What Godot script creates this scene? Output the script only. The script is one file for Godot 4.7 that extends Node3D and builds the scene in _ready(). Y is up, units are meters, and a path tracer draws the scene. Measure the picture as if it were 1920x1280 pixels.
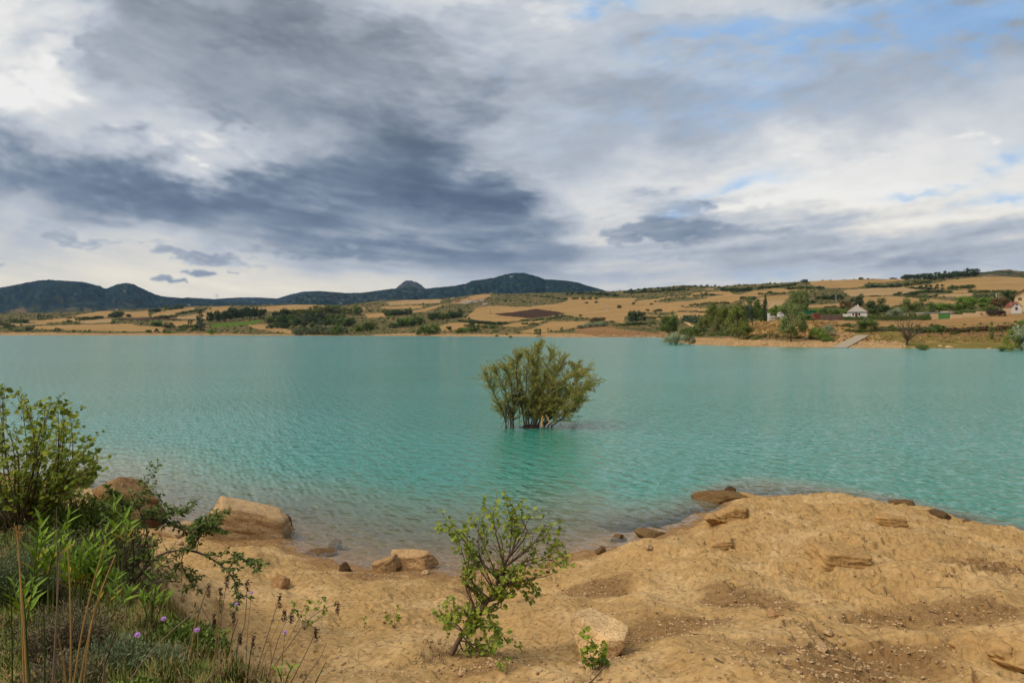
extends Node3D
# A turquoise reservoir among harvested hills, seen from its clay bank.
# y is up, metres, water level at y = 0, the eye stands 4.5 m above the water and looks along -z.

const EYE := 4.5
const FOC := 1280.0
const MIDX := 960.0
const HORY := 623.0

var rng := RandomNumberGenerator.new()
var names := {}
var mats := {}


func _ready() -> void:
	rng.seed = 7
	# ---- camera, sky, sun, exposure
	var cam := Camera3D.new()
	cam.name = "camera"
	cam.projection = Camera3D.PROJECTION_FRUSTUM
	cam.near = 0.1
	cam.size = 0.1
	cam.frustum_offset = Vector2(0, -0.1 * 17.0 / FOC)
	cam.far = 30000.0
	cam.position = Vector3(0, EYE, 0)
	add_child(cam)
	cam.current = true

	var env := Environment.new()
	env.background_mode = Environment.BG_SKY
	env.tonemap_mode = Environment.TONE_MAPPER_LINEAR
	env.tonemap_exposure = EXPO
	env.sdfgi_enabled = true
	env.ssao_enabled = true
	env.ssil_enabled = true
	env.fog_enabled = true
	env.fog_density = 0.000016
	env.fog_light_color = Color(0.62, 0.74, 0.9)
	var sky := Sky.new()
	var pan := PanoramaSkyMaterial.new()
	pan.panorama = ImageTexture.create_from_image(sky_image())
	sky.sky_material = pan
	env.sky = sky
	var we := WorldEnvironment.new()
	we.name = "environment"
	we.environment = env
	add_child(we)

	var sun := DirectionalLight3D.new()
	sun.name = "veiled_sun"
	sun.light_energy = 0.5
	sun.light_color = Color(1.0, 0.93, 0.82)
	sun.light_angular_distance = 40.0
	sun.shadow_enabled = true
	sun.sky_mode = DirectionalLight3D.SKY_MODE_LIGHT_ONLY
	add_child(sun)
	sun.look_at_from_position(Vector3(-7.0, 9.0, 3.5), Vector3.ZERO, Vector3.UP)

	# ---- large structure
	setup_noise()
	make_materials()
	build_far_land()
	build_mountains()
	build_near_ground()
	build_lake()
	# ---- objects, far to near
	build_far_trees()
	build_buildings()
	build_shore_things()
	build_willow()
	build_rocks()
	build_saplings()
	build_left_plants()
	build_small_things()


# ------------------------------------------------------------------ names, tags, meshes
func numbered(called: String) -> String:
	var n: int = names.get(called, -1) + 1
	names[called] = n
	return called if n == 0 else "%s_%03d" % [called, n]


func tag(o: Node, label: String, category := "", group := "", kind := "") -> void:
	if label:
		o.set_meta("label", label)
	if category:
		o.set_meta("category", category)
	if group:
		o.set_meta("group", group)
	if kind:
		o.set_meta("kind", kind)


func thing(called: String, where: Vector3, label: String, category: String, group := "") -> Node3D:
	var o := Node3D.new()
	o.name = numbered(called)
	add_child(o)
	o.position = where
	tag(o, label, category, group)
	return o


func part(parent: Node, called: String, mesh: Mesh, mat: Material, xf := Transform3D()) -> MeshInstance3D:
	var o := MeshInstance3D.new()
	o.name = called if parent != self else numbered(called)
	o.mesh = mesh
	o.material_override = mat
	o.transform = xf
	parent.add_child(o, true)
	return o


func scatter(parent: Node, called: String, mesh: Mesh, mat: Material, xfs: Array[Transform3D], label := "", category := "") -> MultiMeshInstance3D:
	var mm := MultiMesh.new()
	mm.transform_format = MultiMesh.TRANSFORM_3D
	mm.mesh = mesh
	mm.instance_count = xfs.size()
	for i in xfs.size():
		mm.set_instance_transform(i, xfs[i])
	var o := MultiMeshInstance3D.new()
	o.name = called if parent != self else numbered(called)
	o.multimesh = mm
	o.material_override = mat
	parent.add_child(o, true)
	tag(o, label, category, "", "stuff")
	return o


func at(px: float, py: float, d: float) -> Vector3:
	return Vector3((px - MIDX) / FOC * d, EYE - (py - HORY) / FOC * d, -d)


func rr(a: float, b: float) -> float:
	return rng.randf_range(a, b)


func lerp_table(t: Array, x: float) -> float:
	if x <= t[0][0]:
		return t[0][1]
	for i in range(1, t.size()):
		if x <= t[i][0]:
			var k: float = (x - t[i - 1][0]) / (t[i][0] - t[i - 1][0])
			return lerpf(t[i - 1][1], t[i][1], k)
	return t[-1][1]


func lin(r: float, g: float, b: float) -> Color:
	return Color(r, g, b).linear_to_srgb()


func plain_mat(c: Color, rough := 0.9, vcol := false) -> StandardMaterial3D:
	var m := StandardMaterial3D.new()
	m.albedo_color = c
	m.roughness = rough
	m.metallic_specular = 0.25
	m.vertex_color_use_as_albedo = vcol
	return m


func leaf_mat(c: Color, through := 0.35) -> StandardMaterial3D:
	var m := plain_mat(c, 0.6, true)
	m.cull_mode = BaseMaterial3D.CULL_DISABLED
	m.backlight_enabled = true
	m.backlight = Color(through, through, through * 0.6)
	return m


func grid_mesh(cols: int, rows: int, v: PackedVector3Array, c: PackedColorArray) -> ArrayMesh:
	# v is row-major; front faces run clockwise seen from above when columns run +x and rows run away (-z)
	var nrm := PackedVector3Array()
	nrm.resize(v.size())
	for r in rows:
		var r0 := maxi(r - 1, 0) * cols
		var r1 := mini(r + 1, rows - 1) * cols
		for k in cols:
			var k0 := maxi(k - 1, 0)
			var k1 := mini(k + 1, cols - 1)
			var n: Vector3 = (v[r * cols + k1] - v[r * cols + k0]).cross(v[r1 + k] - v[r0 + k])
			nrm[r * cols + k] = n.normalized() * (1.0 if n.y > 0 else -1.0)
	var idx := PackedInt32Array()
	idx.resize((rows - 1) * (cols - 1) * 6)
	var j := 0
	for r in rows - 1:
		for k in cols - 1:
			var a := r * cols + k
			idx[j] = a
			idx[j + 1] = a + cols
			idx[j + 2] = a + 1
			idx[j + 3] = a + 1
			idx[j + 4] = a + cols
			idx[j + 5] = a + cols + 1
			j += 6
	var arr := []
	arr.resize(Mesh.ARRAY_MAX)
	arr[Mesh.ARRAY_VERTEX] = v
	arr[Mesh.ARRAY_NORMAL] = nrm
	if c.size():
		arr[Mesh.ARRAY_COLOR] = c
	arr[Mesh.ARRAY_INDEX] = idx
	var m := ArrayMesh.new()
	m.add_surface_from_arrays(Mesh.PRIMITIVE_TRIANGLES, arr)
	return m


# a builder that gathers triangles with normals and colours
class Soup:
	var v := PackedVector3Array()
	var n := PackedVector3Array()
	var c := PackedColorArray()
	var i := PackedInt32Array()

	func tri(a: Vector3, b: Vector3, d: Vector3, col: Color, nn := Vector3.ZERO) -> void:
		var w := (d - a).cross(b - a).normalized()
		if nn != Vector3.ZERO:
			if w.dot(nn) < 0.0:
				var q := b
				b = d
				d = q
			w = nn
		var k := v.size()
		v.append_array([a, b, d])
		n.append_array([w, w, w])
		c.append_array([col, col, col])
		i.append_array([k, k + 1, k + 2])

	func quad(a: Vector3, b: Vector3, d: Vector3, e: Vector3, col: Color, nn := Vector3.ZERO) -> void:
		var w := (d - a).cross(b - a).normalized()
		if nn != Vector3.ZERO:
			if w.dot(nn) < 0.0:
				var q := b
				b = e
				e = q
			w = nn
		var k := v.size()
		v.append_array([a, b, d, e])
		n.append_array([w, w, w, w])
		c.append_array([col, col, col, col])
		i.append_array([k, k + 1, k + 2, k, k + 2, k + 3])

	# a tapered tube along points, radii r0 -> r1
	func tube(p: PackedVector3Array, r0: float, r1: float, sides: int, col: Color) -> void:
		var base := v.size()
		var m := p.size()
		var side := Vector3.RIGHT
		for k in m:
			var dir := (p[mini(k + 1, m - 1)] - p[maxi(k - 1, 0)]).normalized()
			if k == 0:
				side = dir.cross(Vector3.UP if absf(dir.y) < 0.9 else Vector3.RIGHT).normalized()
			side = (side - dir * side.dot(dir)).normalized()
			var up := dir.cross(side)
			var r := lerpf(r0, r1, float(k) / maxf(1.0, m - 1))
			for s in sides:
				var a := TAU * s / sides
				var q := side * cos(a) + up * sin(a)
				v.append(p[k] + q * r)
				n.append(q)
				c.append(col)
		for k in m - 1:
			for s in sides:
				var a := base + k * sides + s
				var b := base + k * sides + (s + 1) % sides
				i.append_array([a, a + sides, b, b, a + sides, b + sides])

	func box(lo: Vector3, hi: Vector3, col := Color.WHITE) -> void:
		var p := [Vector3(lo.x, lo.y, lo.z), Vector3(hi.x, lo.y, lo.z), Vector3(hi.x, hi.y, lo.z), Vector3(lo.x, hi.y, lo.z), Vector3(lo.x, lo.y, hi.z), Vector3(hi.x, lo.y, hi.z), Vector3(hi.x, hi.y, hi.z), Vector3(lo.x, hi.y, hi.z)]
		for f in [[4, 7, 6, 5], [1, 2, 3, 0], [5, 6, 2, 1], [0, 3, 7, 4], [7, 3, 2, 6], [0, 4, 5, 1]]:
			quad(p[f[0]], p[f[1]], p[f[2]], p[f[3]], col)

	func mesh() -> ArrayMesh:
		var arr := []
		arr.resize(Mesh.ARRAY_MAX)
		arr[Mesh.ARRAY_VERTEX] = v
		arr[Mesh.ARRAY_NORMAL] = n
		arr[Mesh.ARRAY_COLOR] = c
		arr[Mesh.ARRAY_INDEX] = i
		var m := ArrayMesh.new()
		m.add_surface_from_arrays(Mesh.PRIMITIVE_TRIANGLES, arr)
		return m


# ------------------------------------------------------------------ noise
var n_low: FastNoiseLite
var n_mid: FastNoiseLite
var n_fine: FastNoiseLite
var n_ridge: FastNoiseLite
var n_cell: FastNoiseLite
var n_sky: FastNoiseLite
var n_sky2: FastNoiseLite


func noise(seed_: int, freq: float, oct: int, kind := FastNoiseLite.TYPE_SIMPLEX_SMOOTH) -> FastNoiseLite:
	var f := FastNoiseLite.new()
	f.seed = seed_
	f.noise_type = kind
	f.frequency = freq
	f.fractal_type = FastNoiseLite.FRACTAL_FBM if oct > 1 else FastNoiseLite.FRACTAL_NONE
	f.fractal_octaves = oct
	return f


func setup_noise() -> void:
	n_low = noise(11, 1.0, 3)
	n_mid = noise(12, 1.0, 4)
	n_fine = noise(13, 1.0, 3)
	n_ridge = noise(14, 1.0, 5)
	n_ridge.fractal_type = FastNoiseLite.FRACTAL_RIDGED
	n_cell = noise(15, 1.0, 1, FastNoiseLite.TYPE_CELLULAR)
	n_cell.cellular_return_type = FastNoiseLite.RETURN_DISTANCE2_SUB
	n_cell.cellular_jitter = 1.0


# ------------------------------------------------------------------ sky: broken grey-blue cloud, computed by direction
const EXPO := 2.0
# how bright the cloud deck is: rows go down from high to the horizon, columns from left to right
const DECK := [
	[205, 158, 142, 138, 154, 182, 195, 190, 185, 185, 175, 165, 160],
	[214, 164, 150, 138, 146, 170, 188, 189, 185, 183, 177, 170, 167],
	[222, 168, 156, 142, 144, 158, 184, 186, 182, 179, 177, 173, 174],
	[224, 176, 158, 150, 144, 152, 180, 178, 172, 170, 172, 175, 185],
	[200, 191, 178, 156, 138, 143, 177, 172, 167, 175, 184, 185, 195],
	[184, 196, 196, 172, 136, 132, 172, 174, 172, 185, 197, 197, 204],
	[150, 165, 187, 180, 124, 114, 165, 185, 195, 207, 218, 218, 214],
	[132, 124, 124, 130, 122, 112, 138, 199, 212, 224, 226, 226, 222],
	[166, 132, 118, 120, 122, 114, 116, 208, 172, 205, 226, 226, 220],
	[184, 196, 164, 138, 134, 146, 142, 205, 178, 190, 188, 190, 182],
	[200, 206, 204, 192, 156, 132, 138, 180, 186, 172, 170, 168, 176],
	[214, 217, 218, 218, 210, 198, 184, 182, 192, 194, 197, 200, 204],
	[213, 216, 217, 216, 212, 204, 200, 198, 200, 202, 204, 205, 206],
]
# separate clouds with their own edges: place (thousandths of the tangent), radii, slope, strength, tone
const CLOUDS := [
	[232, 150, 112, 26, 0.05, 1.0, 128], [330, 146, 130, 12, 0.06, 0.75, 150], [470, 135, 220, 13, 0.0, 0.6, 165], [240, 112, 250, 10, 0.0, 0.6, 160], [560, 105, 230, 12, 0.0, 0.7, 152],
	[-20, 190, 60, 40, 0.2, 0.85, 108], [-120, 215, 150, 60, 0.15, 0.7, 106], [-30, 240, 40, 12, 0.3, 0.5, 120],
	[-560, 200, 260, 26, 0.14, 0.6, 118], [-330, 180, 200, 22, 0.10, 0.6, 116], [-160, 120, 260, 18, 0.03, 0.7, 118], [-470, 112, 130, 9, 0.15, 0.75, 132], [-620, 138, 120, 10, 0.2, 0.6, 140], [60, 115, 90, 22, 0.0, 0.7, 140],
	[-330, 435, 170, 60, 0.1, 0.7, 122], [-620, 420, 80, 26, 0.3, 0.6, 150], [-190, 425, 60, 20, 0.1, 0.6, 126], [-430, 330, 110, 30, 0.35, 0.6, 140],
	[-730, 395, 70, 22, -0.3, 0.8, 222], [-700, 372, 60, 12, 0.3, 0.5, 220], [-735, 460, 50, 18, 0.3, 0.6, 222], [-480, 282, 120, 16, 0.15, 0.7, 212], [-570, 128, 60, 10, 0.25, 0.6, 205], [-420, 100, 90, 9, 0.12, 0.6, 212],
	[420, 195, 260, 20, -0.06, 0.6, 232], [480, 240, 200, 14, -0.12, 0.5, 216], [600, 270, 180, 14, -0.1, 0.5, 212], [330, 235, 120, 12, -0.15, 0.5, 205],
	[-448, 89, 15, 6.5, 0.0, 1.0, 118], [-505, 80, 15, 5.0, 0.0, 0.95, 125], [-487, 76, 17, 4.5, -0.1, 0.9, 125], [-472, 77, 9, 4.5, 0.3, 0.85, 130], [-735, 103, 14, 4.0, 0.0, 0.8, 140], [-408, 92, 14, 3.0, 0.0, 0.7, 140], [-410, 54, 7, 6.0, -0.6, 0.7, 150],
	[270, 187, 40, 6.5, 0.05, 0.8, 150], [65, 146, 18, 6, 0.0, 0.7, 160], [20, 230, 24, 7, 0.1, 0.75, 150],
]
# clear blue gaps
const BLUE := [
	[540, 455, 190, 26, -0.15, 0.95], [690, 445, 90, 50, -0.1, 1.0], [300, 440, 120, 18, -0.1, 0.8], [145, 482, 40, 16, -0.2, 0.9], [330, 216, 60, 9, -0.25, 0.9], [610, 205, 60, 6, -0.1, 0.7], [235, 176, 40, 6, -0.2, 0.6],
	[730, 250, 30, 16, -0.3, 0.8], [720, 195, 60, 8, -0.2, 0.6], [420, 400, 260, 60, -0.2, 0.35], [400, 86, 60, 8, 0.0, 0.4], [700, 75, 70, 8, 0.0, 0.6], [-25, 360, 20, 18, 0.0, 0.4], [330, 330, 160, 30, -0.15, 0.3],
]
var p_clouds: PackedFloat32Array
var p_blue: PackedFloat32Array
var deck: PackedFloat32Array
const DECK_W := 312
const DECK_H := 312


func blobs(x: float, y: float) -> float:
	var s := 0.0
	var k := 0
	while k < p_blue.size():
		var a := (x - p_blue[k]) * p_blue[k + 2]
		if a < 2.4 and a > -2.4:
			var b := (y - p_blue[k + 1] + p_blue[k + 4] * (x - p_blue[k])) * p_blue[k + 3]
			if b < 2.4 and b > -2.4:
				s += p_blue[k + 5] * exp(-a * a - b * b)
		k += 7
	return s


func deck_tone(x: float, y: float) -> float:
	var u := clampf(x, 0.0, 0.9999) * (DECK_W - 1)
	var v := clampf(y, 0.0, 0.9999) * (DECK_H - 1)
	var i := int(u)
	var j := int(v)
	u -= i
	v -= j
	var k := j * DECK_W + i
	return lerpf(lerpf(deck[k], deck[k + 1], u), lerpf(deck[k + DECK_W], deck[k + DECK_W + 1], u), v)


func sky_color(dir: Vector3) -> Color:
	var e := maxf(dir.y, 0.004)
	# cloud deck seen in perspective, streets of cloud running away over the hills
	var flat := (Vector2(dir.x, dir.z) / (e + 0.10)).rotated(0.07)
	var s1 := n_sky.get_noise_2d(flat.x * 1.6, flat.y * 0.5)
	var s2 := n_sky2.get_noise_2d(flat.x * 3.2 + 31.0, flat.y * 1.0)
	var ahead := smoothstep(0.25, 0.6, -dir.z)
	# behind and beside the view the same deck goes on
	var tone := 106.0 + 50.0 * s1 + 30.0 * s2 + 96.0 * smoothstep(0.33, 0.7, dir.y)
	tone = lerpf(tone, 196.0, 1.0 - smoothstep(0.02, 0.12, e))
	var blue := 0.25 * smoothstep(0.1, 0.4, s1)
	if ahead > 0.0:
		var x := dir.x / -dir.z * 1000.0
		var y := dir.y / -dir.z * 1000.0
		# streaks fall towards the middle of the view from both sides
		var lean := (0.10 + 0.22 * clampf(y / 450.0, 0.0, 1.0)) * (1.0 if x < 0.0 else 0.75)
		var yy := y - lean * (sqrt(x * x + 16000.0) - 126.0)
		var high := smoothstep(90.0, 330.0, y)
		var st := lerpf(n_sky2.get_noise_2d(x * 0.0027, yy * 0.034 + 40.0), n_sky2.get_noise_2d(x * 0.0042, yy * 0.013 + 20.0), high)
		var st2 := lerpf(n_sky2.get_noise_2d(x * 0.008, yy * 0.08 + 4.0), n_sky2.get_noise_2d(x * 0.011, yy * 0.034 + 2.0), high)
		var w1 := n_sky2.get_noise_2d(x * 0.0050 + 70.0, y * 0.009)
		var w2 := n_sky2.get_noise_2d(x * 0.0050 - 90.0, y * 0.009)
		var f1 := n_sky2.get_noise_2d(x * 0.014 + 7.0, y * 0.040)
		var f2 := n_sky2.get_noise_2d(x * 0.030 - 31.0, yy * 0.085)
		var up := clampf(y / 220.0, 0.22, 1.0)
		var wx := x + w1 * lerpf(70.0, 110.0, high) + f1 * 16.0
		var wy := y + (w2 * lerpf(30.0, 52.0, high) + f1 * 7.0 + f2 * 9.0 + st * 44.0) * up
		var t := deck_tone((wx * 1.28 + 960.0) / 1920.0, (623.0 - wy * 1.28) / 600.0)
		var dark := clampf((205.0 - t) / 90.0, 0.0, 1.0)
		var calm := smoothstep(100.0, 150.0, t)
		var ripple := (st * 44.0 + st2 * 17.0 + s1 * 10.0 + f1 * 9.0 + f2 * 10.0) * lerpf(1.0, 0.68, high)
		if ripple < 0.0:
			ripple *= 0.35 + 0.65 * calm
		else:
			ripple *= 1.0 + 0.75 * dark * (1.0 - 0.6 * high)
		t += ripple * (0.30 + 0.70 * dark) * smoothstep(10.0, 75.0, y)
		var k := 0
		var bx := x + w1 * 40.0 + f1 * 30.0
		var by := y + (w2 * 26.0 + f1 * 18.0) * up
		while k < p_clouds.size():
			var a := (bx - p_clouds[k]) * p_clouds[k + 2]
			if a < 1.9 and a > -1.9:
				var b := (by - p_clouds[k + 1] + p_clouds[k + 4] * (bx - p_clouds[k])) * p_clouds[k + 3]
				if b < 1.9 and b > -1.9:
					var f := p_clouds[k + 5] * exp(-a * a - b * b) + 0.34 * st + 0.22 * f1 + 0.2 * st2 + 0.16 * f2 - 0.06
					f = smoothstep(0.26, 0.62, f) * minf(1.0, 2.5 * exp(-a * a - b * b))
					t = lerpf(t, p_clouds[k + 6] + (st * 34.0 + st2 * 24.0 + f1 * 20.0), f * 0.68)
			k += 7
		tone = lerpf(tone, t, ahead)
		blue = lerpf(blue, clampf(blobs(bx, by) * (0.85 + 0.9 * f1 + 0.8 * st), 0.0, 1.0), ahead)
	tone = clampf(tone * lerpf(1.0, 1.05, ahead), 76.0, 240.0)
	# tint: slate where the cloud is thick and low, neutral grey above, warm towards the light on the horizon
	var low := 1.0 - smoothstep(0.17, 0.40, e)
	var thick := clampf((178.0 - tone) / 75.0, 0.0, 1.0)
	var thin := clampf((tone - 190.0) / 40.0, 0.0, 1.0)
	var slate := thick * (0.35 + 0.65 * low)
	var warm := thin * (1.0 - smoothstep(0.03, 0.22, e))
	var c := Color(0.955, 1.0, 1.062)
	c = c.lerp(Color(0.835, 0.998, 1.225), slate)
	c = c.lerp(Color(1.005, 0.998, 0.985), thin * 0.9)
	c = c.lerp(Color(1.035, 1.0, 0.925), warm)
	c *= tone / 255.0
	c = c.lerp(Color(0.50, 0.70, 0.93), blue * 0.62)
	var l := c.srgb_to_linear()
	# the veiled sun stands behind the left shoulder: the deck is brighter there
	var sunward := maxf(0.0, dir.dot(Vector3(-0.587, 0.755, 0.293)))
	var boost := 1.0 + 0.9 * pow(sunward, 3.0) * (1.0 - ahead)
	return Color(l.r * boost / EXPO, l.g * boost / EXPO, l.b * boost / EXPO)


func pan_dir(u: float, v: float) -> Vector3:
	var az := u * TAU
	var el := (0.5 - v) * PI
	return Vector3(sin(az) * cos(el), sin(el), -cos(az) * cos(el))


func sky_image() -> Image:
	n_sky = noise(21, 1.0, 5)
	n_sky2 = noise(22, 1.0, 5)
	n_sky2.fractal_gain = 0.52
	for b in CLOUDS:
		p_clouds.append_array([b[0], b[1], 1.0 / b[2], 1.0 / b[3], b[4], b[5], b[6]])
	for b in BLUE:
		p_blue.append_array([b[0], b[1], 1.0 / b[2], 1.0 / b[3], b[4], b[5], 0.0])
	var grid := Image.create(13, 13, false, Image.FORMAT_RF)
	for j in 13:
		for i in 13:
			grid.set_pixel(i, j, Color(DECK[j][i], 0, 0))
	grid.resize(DECK_W, DECK_H, Image.INTERPOLATE_CUBIC)
	for j in DECK_H:
		for i in DECK_W:
			deck.append(grid.get_pixel(i, j).r)
	var w := 4096
	var h := 2048
	var small := Image.create(512, 256, false, Image.FORMAT_RGBF)
	for y in 256:
		for x in 512:
			small.set_pixel(x, y, sky_color(pan_dir((x + 0.5) / 512.0, minf((y + 0.5) / 256.0, 0.499))))
	small.resize(w, h, Image.INTERPOLATE_BILINEAR)
	# the part of the sky ahead, in full detail
	for y in range(h * 352 / 1000, h / 2 + 4):
		var v := minf((y + 0.5) / h, 0.4995)
		for k in range(-425, 426):
			small.set_pixel(posmod(k, w), y, sky_color(pan_dir((k + 0.5) / w, v)))
	return small


# ------------------------------------------------------------------ the far shore: rolling fields and scrub
# bearing (as x of the tangent), then seven pairs of distance and sight height from the shore to the crest
const LAND := [
	[-1400, [1100, 628, 1300, 616, 1700, 606, 2200, 598, 2800, 592, 3500, 588, 4500, 588]],
	[0, [1100, 628, 1250, 618, 1600, 606, 2200, 598, 2800, 592, 3500, 588, 4500, 588]],
	[160, [1080, 628, 1250, 617, 1600, 604, 2100, 592, 2600, 588, 3300, 585, 4500, 586]],
	[320, [1060, 628, 1250, 615, 1500, 604, 2000, 590, 2500, 581, 3000, 576, 4200, 580]],
	[400, [1060, 628, 1250, 615, 1500, 604, 1900, 590, 2400, 580, 3000, 573, 4200, 578]],
	[480, [1050, 628, 1250, 615, 1500, 603, 1900, 590, 2500, 577, 3000, 572, 4000, 577]],
	[560, [1000, 628, 1250, 616, 1500, 604, 1800, 590, 2300, 577, 2900, 571, 4000, 577]],
	[640, [960, 629, 1200, 616, 1450, 604, 1800, 590, 2300, 577, 2900, 572, 4000, 577]],
	[720, [930, 629, 1150, 614, 1400, 600, 1800, 586, 2300, 573, 2900, 562, 3800, 568]],
	[800, [880, 629, 1050, 616, 1250, 603, 1600, 590, 2100, 575, 2700, 562, 3400, 563]],
	[880, [820, 630, 1000, 613, 1200, 600, 1500, 588, 1950, 573, 2500, 562, 3200, 553]],
	[920, [780, 630, 950, 614, 1180, 600, 1450, 588, 1850, 573, 2450, 560, 3200, 550]],
	[960, [740, 631, 900, 615, 1150, 600, 1400, 589, 1800, 575, 2400, 559, 3000, 549]],
	[1040, [650, 632, 800, 617, 1000, 604, 1300, 590, 1700, 575, 2300, 556, 3000, 548]],
	[1120, [640, 632, 780, 616, 950, 602, 1250, 589, 1700, 570, 2300, 554, 2900, 546]],
	[1200, [640, 632, 780, 617, 930, 603, 1200, 588, 1600, 570, 2200, 551, 2700, 543]],
	[1235, [640, 632, 780, 617, 920, 603, 1180, 588, 1550, 568, 2100, 549, 2600, 541]],
	[1258, [330, 640, 420, 629, 600, 611, 1150, 587, 1500, 566, 2000, 548, 2500, 540]],
	[1300, [250, 646, 285, 638, 350, 622, 520, 604, 1100, 584, 1600, 559, 2300, 537]],
	[1360, [232, 648, 258, 638, 300, 620, 480, 603, 1000, 583, 1500, 557, 2200, 535]],
	[1450, [215, 650, 234, 636, 265, 603, 320, 598, 900, 576, 1400, 550, 2000, 529]],
	[1530, [205, 651, 222, 640, 256, 606, 300, 599, 850, 574, 1400, 546, 1900, 526]],
	[1600, [200, 652, 225, 635, 255, 612, 300, 601, 820, 572, 1350, 544, 1900, 523]],
	[1690, [195, 653, 222, 636, 250, 621, 300, 603, 800, 570, 1300, 542, 1800, 522]],
	[1760, [192, 654, 222, 636, 252, 619, 300, 601, 780, 567, 1250, 540, 1700, 518]],
	[1850, [190, 655, 220, 637, 256, 614, 310, 590, 760, 562, 1200, 537, 1600, 516]],
	[1920, [190, 656, 220, 637, 258, 611, 312, 587, 760, 560, 1200, 535, 1500, 519]],
	[3400, [190, 656, 220, 637, 262, 605, 315, 585, 760, 560, 1200, 535, 1500, 522]],
]
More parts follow.
